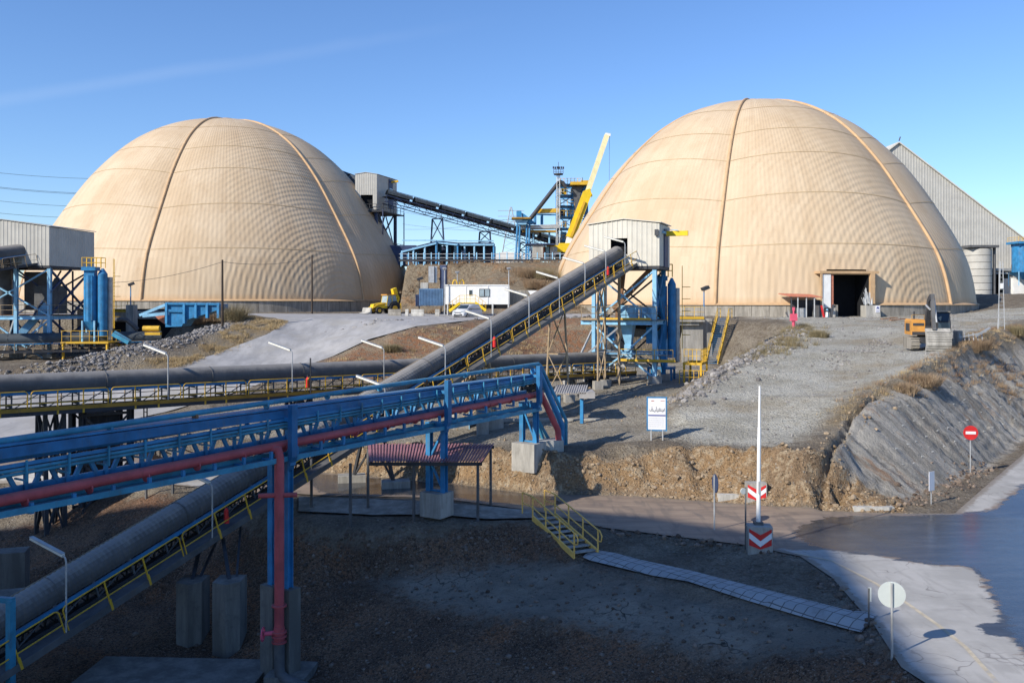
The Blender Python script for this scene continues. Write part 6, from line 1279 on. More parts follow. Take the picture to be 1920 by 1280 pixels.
# excavator (front towards -y)
root = thing('tracked_excavator', 'orange tracked excavator with its bucket lowered on the gravel ramp', 'excavator', (0, 0, 0))
for sx in (-1, 1):
    m = MB(); pr = [(-1.9, .35), (-1.65, .05), (1.65, .05), (1.9, .35), (1.9, .6), (1.65, .9), (-1.65, .9), (-1.9, .6)]
    m.prism([V((sx*1.25-.3, y, z)) for y, z in pr], V((.6, 0, 0)))
    for k in range(11): y = -1.75+k*.35; m.obox(V((sx*1.25, y, .92)), V((.32, 0, 0)), V((0, .06, 0)), V((0, 0, .03)))
    for k in range(4): m.obox(V((sx*1.25, -1.93, .25+k*.16)), V((.32, 0, 0)), V((0, .03, 0)), V((0, 0, .03)))
    m.build('track', M['concrete_stain'], root)
m = MB(); m.obox(V((0, 0, .75)), V((1.0, 0, 0)), V((0, .8, 0)), V((0, 0, .25))); m.tube(V((0, 0, .95)), V((0, 0, 1.15)), .8, 18); m.build('undercarriage', M['dark'], root)
m = MB(); m.prism([V((x, -1.0, z)) for x, z in ((-1.4, 1.15), (-.35, 1.15), (-.35, 2.25), (-.5, 2.4), (-1.3, 2.4), (-1.4, 2.25))], V((0, 3.0, 0))); m.obox(V((.5, 1.5, 1.7)), V((.9, 0, 0)), V((0, .55, 0)), V((0, 0, .55))); m.build('engine_housing', M['orange'], root); m = MB(); m.obox(V((-.88, -1.02, 2.0)), V((.4, 0, 0)), V((0, .02, 0)), V((0, 0, .1))); m.obox(V((-.88, -1.02, 1.3)), V((.46, 0, 0)), V((0, .02, 0)), V((0, 0, .12))); m.obox(V((-1.42, .5, 1.75)), V((.02, 0, 0)), V((0, .8, 0)), V((0, 0, .3))); m.build('grille', M['dark'], root); m = MB(); m.path([V((-1.35, -.95, 2.4)), V((-1.35, -.95, 2.75)), V((-.45, -.95, 2.75)), V((-.45, -.95, 2.4))], .03, 5); m.build('guard_rail', M['ochre'], root); m = MB(); m.obox(V((-.1, -.5, 1.7)), V((.3, 0, 0)), V((0, .6, 0)), V((0, 0, .55))); m.build('boom_foot', M['dark'], root)
m = MB(); m.prism([V((.42, y, z)) for y, z in ((-1.35, 1.15), (.5, 1.15), (.5, 2.95), (-.8, 2.95), (-1.3, 2.2))], V((1.0, 0, 0))); cb = m.build('cab', M['dark'], root)
m = MB(); m.add([V((.5, -1.37, 1.35)), V((1.34, -1.37, 1.35)), V((1.34, -1.33, 2.15)), V((.5, -1.33, 2.15))], [(0, 1, 2, 3)]); m.add([V((.5, -1.28, 2.28)), V((1.34, -1.28, 2.28)), V((1.34, -.85, 2.88)), V((.5, -.85, 2.88))], [(0, 1, 2, 3)]); m.build('windscreen', M['glass'], cb)
m = MB(); m.obox(V((.92, -.15, 3.0)), V((.55, 0, 0)), V((0, .75, 0)), V((0, 0, .04))); m.build('cab_roof', M['concrete_stain'], cb)
m = MB(); m.bar(V((-.22, -.6, 1.5)), V((-.22, -2.0, 3.9)), .36, .5); m.bar(V((-.22, -2.0, 3.9)), V((-.2, -2.75, 4.15)), .34, .45); m.build('boom', M['dark'], root)
m = MB(); m.bar(V((-.2, -2.6, 4.35)), V((-.15, -3.1, 1.6)), .26, .42, V((0, 1, 0))); m.build('stick', M['steel'], root)
m = MB(); m.tube(V((-.42, -1.6, 3.5)), V((-.4, -2.9, 3.2)), .08, 8); m.tube(V((.0, -2.4, 4.0)), V((.0, -3.3, 2.2)), .07, 8); m.build('hydraulic_ram', M['galv'], root)
m = MB(); m.tube(V((-1.0, .2, 2.4)), V((-1.0, .2, 3.0)), .07, 8); m.build('exhaust', M['dark'], root)
m = MB(); pr = [(-2.75, 1.7), (-3.05, 1.75), (-3.55, 1.2), (-3.65, .5), (-3.35, .02), (-2.9, -.05), (-3.2, .5), (-3.1, 1.1)]; m.prism([V((-.75, y, z)) for y, z in pr], V((1.75, 0, 0)))
for k in range(9): t = k/8; m.obox(V((.12, -3.4-.24*math.sin(t*math.pi), 1.5-1.4*t)), V((.88, 0, 0)), V((0, .03, 0)), V((0, 0, .03)))
for k in range(5): m.obox(V((-.65+k*.38, -2.85, -.08)), V((.07, 0, 0)), V((0, .16, 0)), V((0, 0, .05)))
m.build('bucket', M['concrete'], root)
c = at(1744, 640, 80); c = drop(1771, 655); place(root, V((c.x+.2, c.y+3.2, H(c.x, c.y+3.)-.02)), R_(-14)); root.scale = (1.0,)*3

# ---------------------------------------------------------------- shed, hydrant, lattice mast and scrap near the right dome
root = thing('lean_to_shelter', 'small open shelter with faded red roof left of the dome doorway', 'shelter', at(1510, 597, 112))
a, b = at(1480, 556, 111), at(1542, 558, 111); m = MB(); nseg = 24
for k in range(nseg): p = a+(b-a)*k/nseg; m.prism([p, p+(b-a)*.6/nseg, p+(b-a)*.6/nseg+V((-.5, 3, .35)), p+V((-.5, 3, .35))], V((0, 0, .06))); p2 = p+(b-a)*.6/nseg; m.prism([p2, p2+(b-a)*.4/nseg, p2+(b-a)*.4/nseg+V((-.5, 3, .35)), p2+V((-.5, 3, .35))], V((0, 0, .11)))
m.build('roof', M['roof_tile'], root)
for px in (1484, 1496, 1512, 1527, 1543): p, q = at(px, 598, 111.2), at(px, 557, 111.2); m = MB(); m.bar(V((p.x, p.y, p.z-.4)), q, .13); m.build('post', M['galv'] if px not in (1484,) else M['dark'], root)
m = MB(); c = at(1512, 580, 113.6); m.obox(c, V((2.0, 0, 0)), V((0, .08, 0)), V((0, 0, 1.2))); m.build('back_wall', M['dark'], root)
m = MB(); m.obox(at(1503, 588, 112.5), V((.5, 0, 0)), V((0, .4, 0)), V((0, 0, .7))); m.build('stored_drum', M['galv'], root); m = MB(); m.obox(at(1534, 585, 112.5), V((.6, 0, 0)), V((0, .5, 0)), V((0, 0, .9))); m.build('stored_drum', M['steel'], root)
for k in range(9):
    px = (1478, 1480, 1482, 1546, 1549, 1553, 1556, 1558, 1551)[k]; c = at(px, 592, 110.5); m = MB(); m.bar(c+V((0, 0, -.6)), c+V((random.uniform(-.4, .4), 0, random.uniform(.3, 1.4))), .25, .18)
    one(m, 'scrap_piece', M[('galv', 'steel', 'concrete', 'red', 'white', 'dark', 'steel', 'dark', 'blue_pale')[k]], ('bundle of scrap leaning at the left end of the red-roofed shelter' if k < 3 else 'junk heaped between the red-roofed shelter and dome doorway'), 'scrap', ('scrap left of the shelter' if k < 3 else 'junk beside the doorway'), 'piece')
for k, (px, py) in enumerate(((1668, 600), (1685, 602))):
    c = drop(px, py); m = MB(); m.bar(c+V((-.9, 0, .1)), c+V((.9, .4, .25)), .5, .1); one(m, 'rusty_plate', M['rust'], 'rusty steel plate lying by the dome wall right of the doorway, '+('nearer the doorway' if k == 0 else 'farther from the doorway'), 'scrap', 'rusty plates', 'plate')
c = at(1488, 612, 92); c.z = H(c.x, c.y); root = thing('hydrant_box', 'faded red hydrant box on a post at the top of the rubble berm', 'hydrant', c)
m = MB(); m.tube(c-Z*.2, c+Z*.8, .14, 10, .17); m.build('post', M['pink'], root); m = MB(); m.box(c+Z*1.15, (.62, .5, .72)); m.build('box', M['pink'], root); m = MB(); m.tube(c+Z*1.5, c+Z*2.1, .08, 8); m.box(c+Z*2.0, (.22, .16, .34)); m.build('bell', M['pink'], root)
b = drop(1877, 618, 30); root = thing('lattice_mast', 'slim galvanised ladder mast standing on the ridge at right', 'mast', b); t = at(1878, 490, b.y); m = MB()
for i, j in ((-.28, 0), (.28, 0), (0, .4)): m.bar(V((b.x+i*1.15, b.y+j, b.z-.3)), V((t.x+i*.35, t.y+j, t.z)), .06)
m.build('rails', M['galv'], root); m = MB()
for k in range(17): q = k/17; c_ = V((b.x, b.y, b.z))*(1-q)+V((t.x, t.y, t.z))*q; w_ = .3*(1.1-.7*q); m.bar(c_-V((w_, 0, 0)), c_+V((w_, 0, 0)), .04)
m.build('rungs', M['galv'], root); m = MB(); m.box(t-Z*2.2, (.25, .2, .5)); m.build('box', M['white'], root)
c = drop(1796, 640); m = MB(); m.box(c+Z*.4, (.5, .5, .9), .3); one(m, 'concrete_post', M['concrete'], 'stub of concrete standing right of the excavator bucket', 'post', None, 'shaft')
c = drop(1822, 640); root = thing('bent_scrap', 'bent scrap steel frame lying on the ridge right of the excavator', 'scrap', c); m = MB()
for k in range(6): m.bar(c+V((-.9+k*.35, 0, .05)), c+V((-.7+k*.35, .5, .55+.1*(k % 2))), .06)
m.bar(c+V((-1, 0, .3)), c+V((1.2, .1, .75)), .08); m.bar(c+V((.3, 0, .4)), c+V((1.6, .3, 1.05)), .14); m.build('bars', M['galv'], root)
# utility poles and their wire
for px, y0, y1, Y, lab in ((417, 487, 614, 96, 'dark wooden utility pole among dry bushes on the left verge'), (585, 478, 584, 131, 'dark wooden utility pole standing at the foot of the left dome')):
    a, b = at(px, y1, Y), at(px, y0, Y); m = MB(); m.tube(V((a.x, a.y, H(a.x, a.y)-.4)), b, .14, 8, .1); one(m, 'utility_pole', M['wood'], lab, 'utility pole', 'wooden utility poles', 'pole')
m = MB(); a, b = at(417, 491, 96), at(180, 530, 104); c = at(585, 482, 131)
for p_, q_ in ((a, b), (a, c)): m.path([p_+(q_-p_)*t-Z*1.2*4*t*(1-t)*.5 for t in np.linspace(0, 1, 9)], .022, 4)
one(m, 'pole_wire', M['dark'], 'thin wire strung from the utility pole across the left dome', 'wire', None, 'wire')

# ---------------------------------------------------------------- left: blue chute trestle by the tunnel
root = thing('loading_hopper', 'bright blue steel loading hopper on the rubble bank by the left dome', 'hopper', at(360, 600, 100)); Yh = 101.
m = MB(); m.prism([at(x, y, Yh) for x, y in ((311, 584), (311, 568), (412, 570), (412, 580), (348, 600), (340, 612), (310, 613))], V((0, 3, 0))); m.build('side_plate', M['blue'], root)
m = MB()
for px in (313, 346, 368, 389, 410): m.bar(at(px, 568, Yh-.1), at(px, 606 if px < 350 else 596, Yh-.1), .3)
m.bar(at(311, 569, Yh-.12), at(413, 570, Yh-.12), .25, .25); m.bar(at(311, 582, Yh-.1), at(345, 583, Yh-.1), .2, .3); m.build('stiffener', M['blue'], root)
m = MB(); m.bar(at(262, 591, Yh), at(314, 570, Yh), .25, .3); m.bar(at(268, 592, Yh), at(318, 587, Yh), .3, .35); m.build('conveyor_arm', M['blue_pale'], root)
m = MB(); m.prism([at(x, y, Yh+1) for x, y in ((288, 590), (308, 588), (309, 608), (298, 600))], V((0, 1, 0))); m.build('spout', M['roof_tile'], root)
m = MB(); c = at(284, 616, Yh-1); m.tube(c-V((.9, 0, 0)), c+V((.9, 0, 0)), .32, 12); m.box(c+V((.2, 0, -.55)), (1.7, .5, .3)); one(m, 'gearbox', M['yellow'], 'yellow drum drive under the blue loading hopper', 'machine', None, 'drum')
root = thing('tunnel_portal', 'concrete tunnel mouth with yellow railed deck by the left tower', 'tunnel', V((-44, 113, 4)))
m = MB(); m.obox(at(247, 615, 109), V((.45, 0, 0)), V((0, .6, 0)), V((0, 0, 2.8))); m.obox(at(300, 590, 113), V((6.5, 0, 0)), V((0, .6, 0)), V((0, 0, .5))); m.obox(at(205, 590, 111), V((3.2, 0, 0)), V((0, 1, 0)), V((0, 0, .35))); m.build('concrete_frame', M['concrete'], root)
m = MB(); m.obox(at(258, 612, 113.2), V((7.5, 0, 0)), V((0, .1, 0)), V((0, 0, 2.2))); m.build('dark_opening', M['black'], root)
m = MB(); rail(m, at(196, 582, 109.5), at(250, 582, 109.5), 1.15, 5); m.obox(at(223, 583, 109.4), V((1.8, 0, 0)), V((0, .03, 0)), V((0, 0, .14))); m.build('guard_rail', M['yellow'], root)
m = MB(); m.path([at(195, 598, 103), at(238, 600, 103), at(250, 610, 103), at(258, 618, 103)], .26, 10); one(m, 'duct', M['steel'], 'grey duct bending down beside the left tunnel mouth', 'duct', None, 'pipe')
m = MB(); m.bar(at(212, 626, 98), at(242, 642, 98), .5, .4); m.bar(at(215, 622, 98.6), at(245, 640, 98.6), .3, .3); one(m, 'feed_chute', M['teal'], 'short blue sloping chute half sunk in the rubble below the left filter', 'chute', None, 'chute')

# ---------------------------------------------------------------- canopy by the road, small roof, frame
root = thing('canopy', 'red-brown corrugated canopy on thin posts under the pipe bridge', 'canopy', gz(800, 965, .2))
zn, zf = 2.75, 3.05
n0 = V((-6.45, 40.9, zn)); n1 = V((-1.35, 40.9, zn)); f0 = V((-6.9, 43.4, zf+.1)); f1 = V((-.85, 43.4, zf+.1))
m = MB(); K = 40
for k in range(K):
    for a_, b_, hh_ in ((0, .55, 0), (.55, 1, .05)):
        p0 = n0+(n1-n0)*(k+a_)/K; p1 = n0+(n1-n0)*(k+b_)/K; q0_ = f0+(f1-f0)*(k+a_)/K; q1_ = f0+(f1-f0)*(k+b_)/K; m.prism([p0+Z*hh_, p1+Z*hh_, q1_+Z*hh_, q0_+Z*hh_], Z*.02)
m.build('roof', M['roof_red'], root)
m = MB(); m.bar(n0-Z*.1+V((0, .12, 0)), n1-Z*.1+V((0, .12, 0)), .08, .14); m.bar(f0-Z*.1-V((0, .12, 0)), f1-Z*.1-V((0, .12, 0)), .08, .14)
for t in (0.02, .35, .68, .98): m.bar(n0+(n1-n0)*t-Z*.09, f0+(f1-f0)*t-Z*.09, .07, .1)
m.build('roof_frame', M['dark'], root)
for px, py in ((657, 955), (776, 962), (896, 970), (690, 945), (920, 952)):
    p = drop(px, py); yy = 41.1 if py > 953 else 43.2; x = (px-960)/F*yy; g = H(x, yy); m = MB(); m.bar(V((x, yy, g-.2)), V((x, yy, (zn if yy < 42 else zf)-.08)), .1); m.build('post', M['steel'], root)
for k, (px, py) in enumerate(((430, 905), (324, 930), (274, 918), (584, 930))):
    Yp = 47.5 if k < 3 else 44; x = (px-960)/F*Yp; g = H(x, Yp); m = MB(); m.bar(V((x, Yp, g-.2)), V((x, Yp, g+2.6)), .1); one(m, 'steel_post', M['steel'], ('thin steel post on the lit yard behind the pipe bridge at left' if k < 3 else 'thin steel post left of the canopy below the diagonal conveyor'), 'post', 'yard posts' if k < 3 else None, 'post')
root = thing('belt_shelter', 'small grey corrugated roof on blue posts behind the bent blue pipes', 'shelter', at(1075, 790, 60)); a, b, Yq = at(1036, 738, 58), at(1098, 738, 58), 58.
m = MB(); K = 14
for k in range(K): p = a+(b-a)*k/K; e = (b-a)/K; m.prism([p, p+e*.6, p+e*.6+V((.35, 2.4, .3)), p+V((.35, 2.4, .3))], Z*.03); m.prism([p+e*.6, p+e, p+e+V((.35, 2.4, .3)), p+e*.6+V((.35, 2.4, .3))], Z*.08)
m.build('roof', M['roof_grey'], root)
m = MB(); m.obox(b+V((.1, 1.0, -.1)), V((.5, 0, 0)), V((0, 1.0, 0)), V((0, 0, .2))); m.build('side_box', M['roof_grey'], root)
for px, py in ((1091, 795), (1048, 790)): p = at(px, 740, 58.3); g = H(p.x, p.y); m = MB(); m.bar(V((p.x, p.y, g-.1)), p, .2); m.build('post', M['blue'], root)
m = MB(); g0_ = at(985, 794, 59); m.obox(V((1.6, 59.5, H(2, 59.5)+.06)), V((4.2, 0, 0)), V((0, .25, 0)), V((0, 0, .1))); one(m, 'kerb_strip', M['concrete_pale'], 'pale concrete strip on the yard behind the bent blue pipes', 'kerb', None, 'strip')
p = at(880, 796, 58); g = H(p.x, p.y); m = MB()
for x in (0, 1.35): m.bar(p+V((x, 0, g-p.z-.1)), p+V((x, 0, 1.6)), .05)
m.bar(p+V((0, 0, 1.6)), p+V((1.35, 0, 1.6)), .05); m.bar(p+V((0, 0, .1)), p+V((1.35, 0, .1)), .05); one(m, 'pipe_goal', M['blue_pale'], 'small pale rectangular pipe frame on the yard behind the canopy', 'frame')

# ---------------------------------------------------------------- walkway lamps and extinguishers on the conveyors
def tube_lamp(foot, hgt, L, ddir, label):
    r = thing('walkway_lamp', label, 'lamp', foot, 'conveyor walkway lamps'); t = foot+Z*hgt; e = t+ddir*L+Z*L*.28
    m = MB(); m.path([foot, t-Z*.18, t-Z*.05+ddir*.04, t+ddir*.16+Z*.04], .035, 6); m.build('pole', M['galv'], r)
    m = MB(); s_ = t+ddir*.14+Z*.03; m.tube(s_, e, .075, 8); m.build('tube_lamp', M['lamp_white'], r)
    m = MB(); up = Z*.07; m.bar(s_+up, e+up, .17, .03); m.build('reflector', M['galv'], r); return r
LD = V((-.92, .38, 0)).normalized()
for px, lab in ((315, 'leftmost lamp on the level conveyor walkway, below the rubble bank'), (548, 'second lamp on the level conveyor, right beside the pale haul road'), (720, 'third lamp on the level conveyor, just left of the conveyors crossing')):
    p, _ = under(pt1, px, -1.25, 1.62); tube_lamp(p, 2.72, 1.75, LD, lab)
for px, hg, lab in ((124, 2.75, 'lowest lamp on the diagonal conveyor, in shade at bottom left'), (398, 2.3, 'shaded lamp on the diagonal conveyor under the red pipe'), (722, 2.1, 'lamp on the diagonal conveyor where it passes behind the blue top pipe'), (835, 2.35, 'lamp on the diagonal conveyor above the blue pipe bridge'), (921, 2.4, 'lamp on the diagonal conveyor above the red extinguisher'), (992, 2.45, 'lamp on the diagonal conveyor below the white cabin'), (1049, 2.45, 'lamp on the diagonal conveyor left of the transfer tower'), (1097, 2.45, 'lamp on the diagonal conveyor at the lower corner of the house'), (1136, 2.45, 'second lamp from the top of the diagonal conveyor'), (1172, 2.3, 'topmost lamp on the diagonal conveyor at the house opening')):
    p, _ = under(pt2, px, -.95, 1.58); tube_lamp(p, hg, 1.75, LD, lab)
p, _ = under(pt1, 835, -1.25, -1.3); tube_lamp(p, 2.6, 1.6, LD, 'lamp on the far side of the level conveyor behind the crossing')
def ext(p, label):
    r = thing('fire_extinguisher', label, 'extinguisher', p, 'conveyor fire extinguishers'); m = MB(); m.tube(p, p+Z*.55, .11, 12); m.tube(p+Z*.55, p+Z*.66, .11, 12, .04); m.build('cylinder', M['red'], r); m = MB(); m.tube(p+Z*.66, p+Z*.78, .05, 8); m.path([p+Z*.72, p+V((.1, -.05, .6)), p+V((.13, -.07, .3))], .02, 5); m.build('valve_hose', M['dark'], r)
for pt, px, b, lab in ((pt1, 577, -.85, 'red extinguisher on the level conveyor beside the thin dark post'), (pt2, 927, -.5, 'red extinguisher halfway up the diagonal conveyor'), (pt2, 1140, -.5, 'red extinguisher near the top of the diagonal conveyor'), (pt2, 425, -.75, 'red extinguisher in shade low on the diagonal conveyor')):
    p, _ = under(pt, px, b, 1.48); ext(p, lab)
p, _ = under(pt1, 582, -1.2, 1.7); m = MB(); m.bar(p, p+Z*2.2, .07); one(m, 'steel_post', M['dark'], 'thin dark post beside the extinguisher on the level conveyor', 'post', None, 'post')

# ---------------------------------------------------------------- signs and barrier
def disc(m, c, n, r, t, seg=28):
    n = n.normalized(); m.tube(c-n*t/2, c+n*t/2, r, seg)
def disc_sign(px, py, bpy_, dia, face, label, front, name='road_sign', pole_back=True, depth=None):
    b = drop(px-1, bpy_); b = b if depth is None else V(((px-960)/F*depth, depth, H((px-960)/F*depth, depth))); c = at(px, py, b.y); r = thing(name, label, 'road sign', b, 'round road signs')
    m = MB(); side = face*(-.04); m.tube(V((c.x, b.y, b.z-.3))+side, V((c.x, b.y, c.z+dia*.45))+side, .035, 8); m.build('post', M['galv'], r)
    m = MB(); disc(m, V((c.x, b.y, c.z)), face, dia/2, .02); o = m.build('disc', M[front], r); return r, V((c.x, b.y, c.z)), o
r, c, o = disc_sign(1672, 1114, 1236, .74, V((.25, .97, 0)), 'round grey sign back on a post at the corner of the dry road', 'sign_grey')
m = MB(); f_ = V((-.1, -1, 0)).normalized(); r, c, o = disc_sign(1820, 811, 888, .80, f_, 'round red no entry sign in front of the sprayed slope', 'red')
sx_ = f_.cross(Z); m = MB(); m.obox(c+f_*.018, sx_*.27, f_*.006, Z*.075); m.build('bar', M['sign_white'], o)
r, c, o = disc_sign(1341, 906, 1002, .82, V((.985, .1, 0)), 'round dark sign seen nearly edge-on beside the road', 'navy')
m = MB(); disc(m, c-V((.985, .1, 0))*.016, V((.985, .1, 0)), .39, .006); m.build('back', M['navy'], o)
b = drop(1746, 946); c = at(1747, 901, b.y); root = thing('road_sign', 'small pale rectangular sign on a post at the foot of the sprayed slope', 'road sign', b)
m = MB(); m.tube(b-Z*.2, V((b.x, b.y, c.z+.4)), .03, 8); m.build('post', M['galv'], root); f_ = V((.55, -.83, 0)); m = MB(); m.obox(V((b.x, b.y, c.z))+V((0, -.05, 0)), f_.cross(Z).normalized()*.22, f_*.012, Z*.46); m.build('panel', M['sign_white'], root)
b = drop(1398, 1030); c = at(1398, 920, b.y); m = MB(); m.bar(b-Z*.2, V((b.x, b.y, c.z+.15)), .06); root = thing('barrier_post', 'thin dark post with a small pale disc left of the barrier', 'post', b); m.build('post', M['steel'], root); m = MB(); disc(m, V((b.x-.1, b.y-.03, c.z)), V((.3, -1, 0)), .13, .05, 14); m.build('disc', M['sign_grey'], root)
b = drop(1629, 1172); m = MB(); m.tube(b-Z*.2, b+Z*1.15, .028, 6); root = thing('marker_post', 'thin marker post at the road end of the slab footpath', 'post', b); m.build('post', M['steel'], root); m = MB(); m.obox(b+V((.03, 0, .95)), V((.05, 0, 0)), V((0, .01, 0)), V((0, 0, .22))); m.build('plate', M['sign_grey'], root)
def chevrons(c, ex, n, w, h, parent):
    # v-shaped bands, red / white / red
    f = lambda x, z: c+ex*x+Z*z+n*.012
    for nm, mt, bands in (('chevron_red', M['red'], ((.62, .34), (.02, -.30))), ('chevron_white', M['sign_white'], ((.32, .04),))):
        m = MB()
        for a_, b_ in bands:
            for sg in (-1, 1):
                q = [(0, (b_-.42)*h), (sg*w/2, b_*h), (sg*w/2, a_*h), (0, (a_-.42)*h)]; q = [(x, max(-h/2, min(h/2, z))) for x, z in q]; m.prism([f(x, z) for x, z in (q if sg > 0 else q[::-1])], n*.006)
        m.build(nm, mt, parent)
def chev_block(b, w, d, h, rz, label, part=True):
    r = thing('barrier_block', label, 'concrete block', b, 'chevron barrier blocks'); ca, sa = math.cos(rz), math.sin(rz); ex = V((ca, sa, 0)); ey = V((-sa, ca, 0)); n = -ey
    m = MB(); m.prism([b+ex*x+n*y-Z*.2 for x, y in ((-w/2, d/2), (w/2, d/2), (w/2, -d/2), (-w/2, -d/2))], Z*(h+.2)); m.build('block', M['concrete'], r); chevrons(b+n*(d/2)+Z*h*.52, ex, n, w*.9, h*.82, r); return r, ey
b = drop(1423, 1031); r, ey = chev_block(b, .98, .7, 1.0, R_(-6), 'near concrete block with red and white chevrons carrying the white boom')
tp_ = at(1424, 723, b.y+.2); root = thing('barrier_boom', 'tall white barrier boom raised upright on the near chevron block', 'barrier', V((b.x, b.y, b.z+1.0)))
m = MB(); q = V((b.x+.0, b.y+.1, b.z+1.0)); t_ = V((q.x+.06, q.y, tp_.z)); m.tube(q, q+(t_-q)*.7, .088, 10, .072); m.tube(q+(t_-q)*.7, t_, .06, 10, .04); m.build('boom', M['white'], root); m = MB(); m.box(q+Z*.06, (.35, .3, .12)); m.build('bearing', M['steel'], root)
m = MB(); m.box(q+Z*.62+V((.02, -.13, .9)), (.1, .03, .5)); m.build('latch', M['galv'], root)
b2 = drop(1421, 945); c2 = V((b2.x, b2.y+.4, b2.z)); chev_block(c2, .98, .6, .95, R_(-4), 'far concrete block with red and white chevrons across the road')
p = drop(1375, 943); m = MB(); m.box(p+V((.1, .3, .1)), (1.6, .35, .4), -.05); one(m, 'kerb_stone', M['concrete_pale'], 'pale kerb stone lying left of the far chevron block', 'kerb', 'loose kerb stones', 'stone')
p = drop(1640, 958); m = MB(); m.box(p+V((0, .2, .05)), (1.9, .35, .26), -.03); one(m, 'kerb_stone', M['concrete_pale'], 'pale kerb stone at the foot of the cracked bank', 'kerb', 'loose kerb stones', 'stone')
# information board
b = drop(1231, 826); root = thing('notice_board', 'blue framed white notice board with lettering on the gravel terrace', 'sign', b); Yb = b.y; c = at(1231.5, 775.5, Yb); sc = Yb/F
ex = V((1, -.12, 0)).normalized(); n = V((-.12, -1, 0)).normalized()
for dx in (-10.5, 11): m = MB(); p = c+ex*dx*sc; m.bar(V((p.x, p.y, H(p.x, p.y)-.2)), p-Z*30*sc, .07); m.build('leg', M['galv'], root)
w, h = 38*sc, 64*sc; m = MB(); m.obox(c, ex*w/2, n*.03, Z*h/2); m.build('frame', M['blue'], root)
m = MB(); m.obox(c+n*.035, ex*(w/2-.08), n*.008, Z*(h/2-.08)); pan = m.build('panel', M['sign_white'], root)
def q_(x, z): return c+n*.046+ex*x*w+Z*z*h          # board coordinates -.5..+.5
m = MB(); m.obox(q_(0, -.045), ex*w*.42, n*.003, Z*h*.017); m.build('dark_band', M['sign_blue'], pan)
m = MB()                                               # large joined lettering
for pts in (((.36, .17), (.37, .10), (.33, .085), (.32, .13)), ((.32, .09), (.25, .085), (.245, .15)), ((.25, .085), (.17, .085), (.165, .16), (.12, .16), (.115, .085), (.17, .085)), ((.115, .085), (.06, .085), (.055, .15)), ((.055, .085), (-.02, .085), (-.03, .21)), ((-.07, .12), (-.08, .07), (-.13, .06), (-.15, .1)), ((-.13, .085), (-.19, .085), (-.2, .15), (-.25, .155), (-.27, .10), (-.2, .085)), ((-.27, .09), (-.33, .08), (-.35, .13))):
    m.path([q_(*p) for p in pts], .016, 4)
for x, z in ((.30, .055), (.26, .055), (.02, .055), (.06, .055), (-.22, .19), (-.25, .19)): m.obox(q_(x, z), ex*.014, n*.003, Z*.014)
m.build('lettering', M['steel'], pan)
m = MB(); m.obox(q_(-.2, .38), ex*w*.07, n*.003, Z*h*.012); m.obox(q_(.28, .385), ex*w*.1, n*.003, Z*h*.008); m.build('small_heading', M['roof_tile'], pan)
m = MB()
for k, z in enumerate((-.13, -.19, -.25, -.31, -.37)):
    x = .36
    while x > -.36: l = random.uniform(.02, .07); m.obox(q_(x-l/2, z), ex*w*l*.45, n*.002, Z*h*.006); x -= l+.015
m.build('small_print', M['galv'], pan)

# anchor plates on the sprayed slope
_anc = None; _ar = np.random.default_rng(3)
for i in range(13):
    for j in range(4):
        px = 1665+i*19+j*9+_ar.uniform(-4, 4); py = 775-i*8.0+j*33+_ar.uniform(-4, 4)
        if px > 1915 or py > 925-(px-1690)*.52: continue
        p = drop(px, py, 40)
        if _anc is None:
            m = MB(); m.box(p, (.085, .04, .075), .8); m.tube(p, p+V((.06, -.07, .03)), .018, 6); _anc = m.build('plate', M['galv']); _anc.name = 'anchor_plate'; tag(_anc, 'small pale anchor plate bolted into the grey sprayed slope', 'anchor', 'slope anchor plates'); _ap = p
        else: c = _anc.copy(); COL.objects.link(c); c.location = p-_ap
# ---------------------------------------------------------------- rubble, dry grass and shrubs
def ico(sub=1):
    bm = bmesh.new(); bmesh.ops.create_icosphere(bm, subdivisions=sub, radius=1); v = np.array([q.co[:] for q in bm.verts]); f = np.array([[q.index for q in t.verts] for t in bm.faces]); bm.free(); return v, f
IV, IF = ico(1)
def rockmat(name, a, b):
    t = NT(name); ge = t.t.nodes[[n.name for n in t.t.nodes if n.type == 'NEW_GEOMETRY'][0]]
    c = t.mix(ge.outputs['Random Per Island'], a, b); c = t.mix(t.math('MULTIPLY', t.ramp(t.noise(6, 4), .45, .7), .4), c, mul(a, .6)); return t.fin(c, .95, 0, t.bump(t.noise(14, 4), .5, .04), .15)
M['rock_grey'] = rockmat('grey_rock', (.15, .14, .135), (.36, .34, .32)); M['rock_tan'] = rockmat('tan_rock', (.22, .155, .095), (.42, .33, .23)); M['rock_dark'] = rockmat('dark_rock', (.09, .065, .05), (.28, .22, .175))
def scatter_rocks(name, pts, rmin, rmax, mat, power=2.2):
    n = len(pts); V_, F_ = [], []
    x = np.array([p[0] for p in pts]); y = np.array([p[1] for p in pts]); z, _ = relief(x, y)
    r = rmin*(rmax/rmin)**(rng.random(n)**power)
    for i in range(n):
        q = IV*(1+.45*(rng.random((len(IV), 1))-.5)); q = q*(r[i]*(.7+.6*rng.random(3)))*np.array([1, 1, .75]); a = rng.random()*6.28; ca, sa = math.cos(a), math.sin(a)
        q = q@np.array([[ca, sa, 0], [-sa, ca, 0], [0, 0, 1]]); F_.append(IF+len(IV)*i); V_.append(q+np.array([x[i], y[i], z[i]+r[i]*.25]))
    o = raw_mesh(name, np.concatenate(V_), np.concatenate(F_), mat, False); o['kind'] = 'stuff'; return o
def in_zone(poly, n):
    P = np.array(poly); x0, y0 = P.min(0); x1, y1 = P.max(0); out = []
    while len(out) < n:
        xx = rng.uniform(x0, x1, n*3); yy = rng.uniform(y0, y1, n*3); k = sdist(poly, xx, yy) > 0; out += list(zip(xx[k], yy[k]))
    return out[:n]
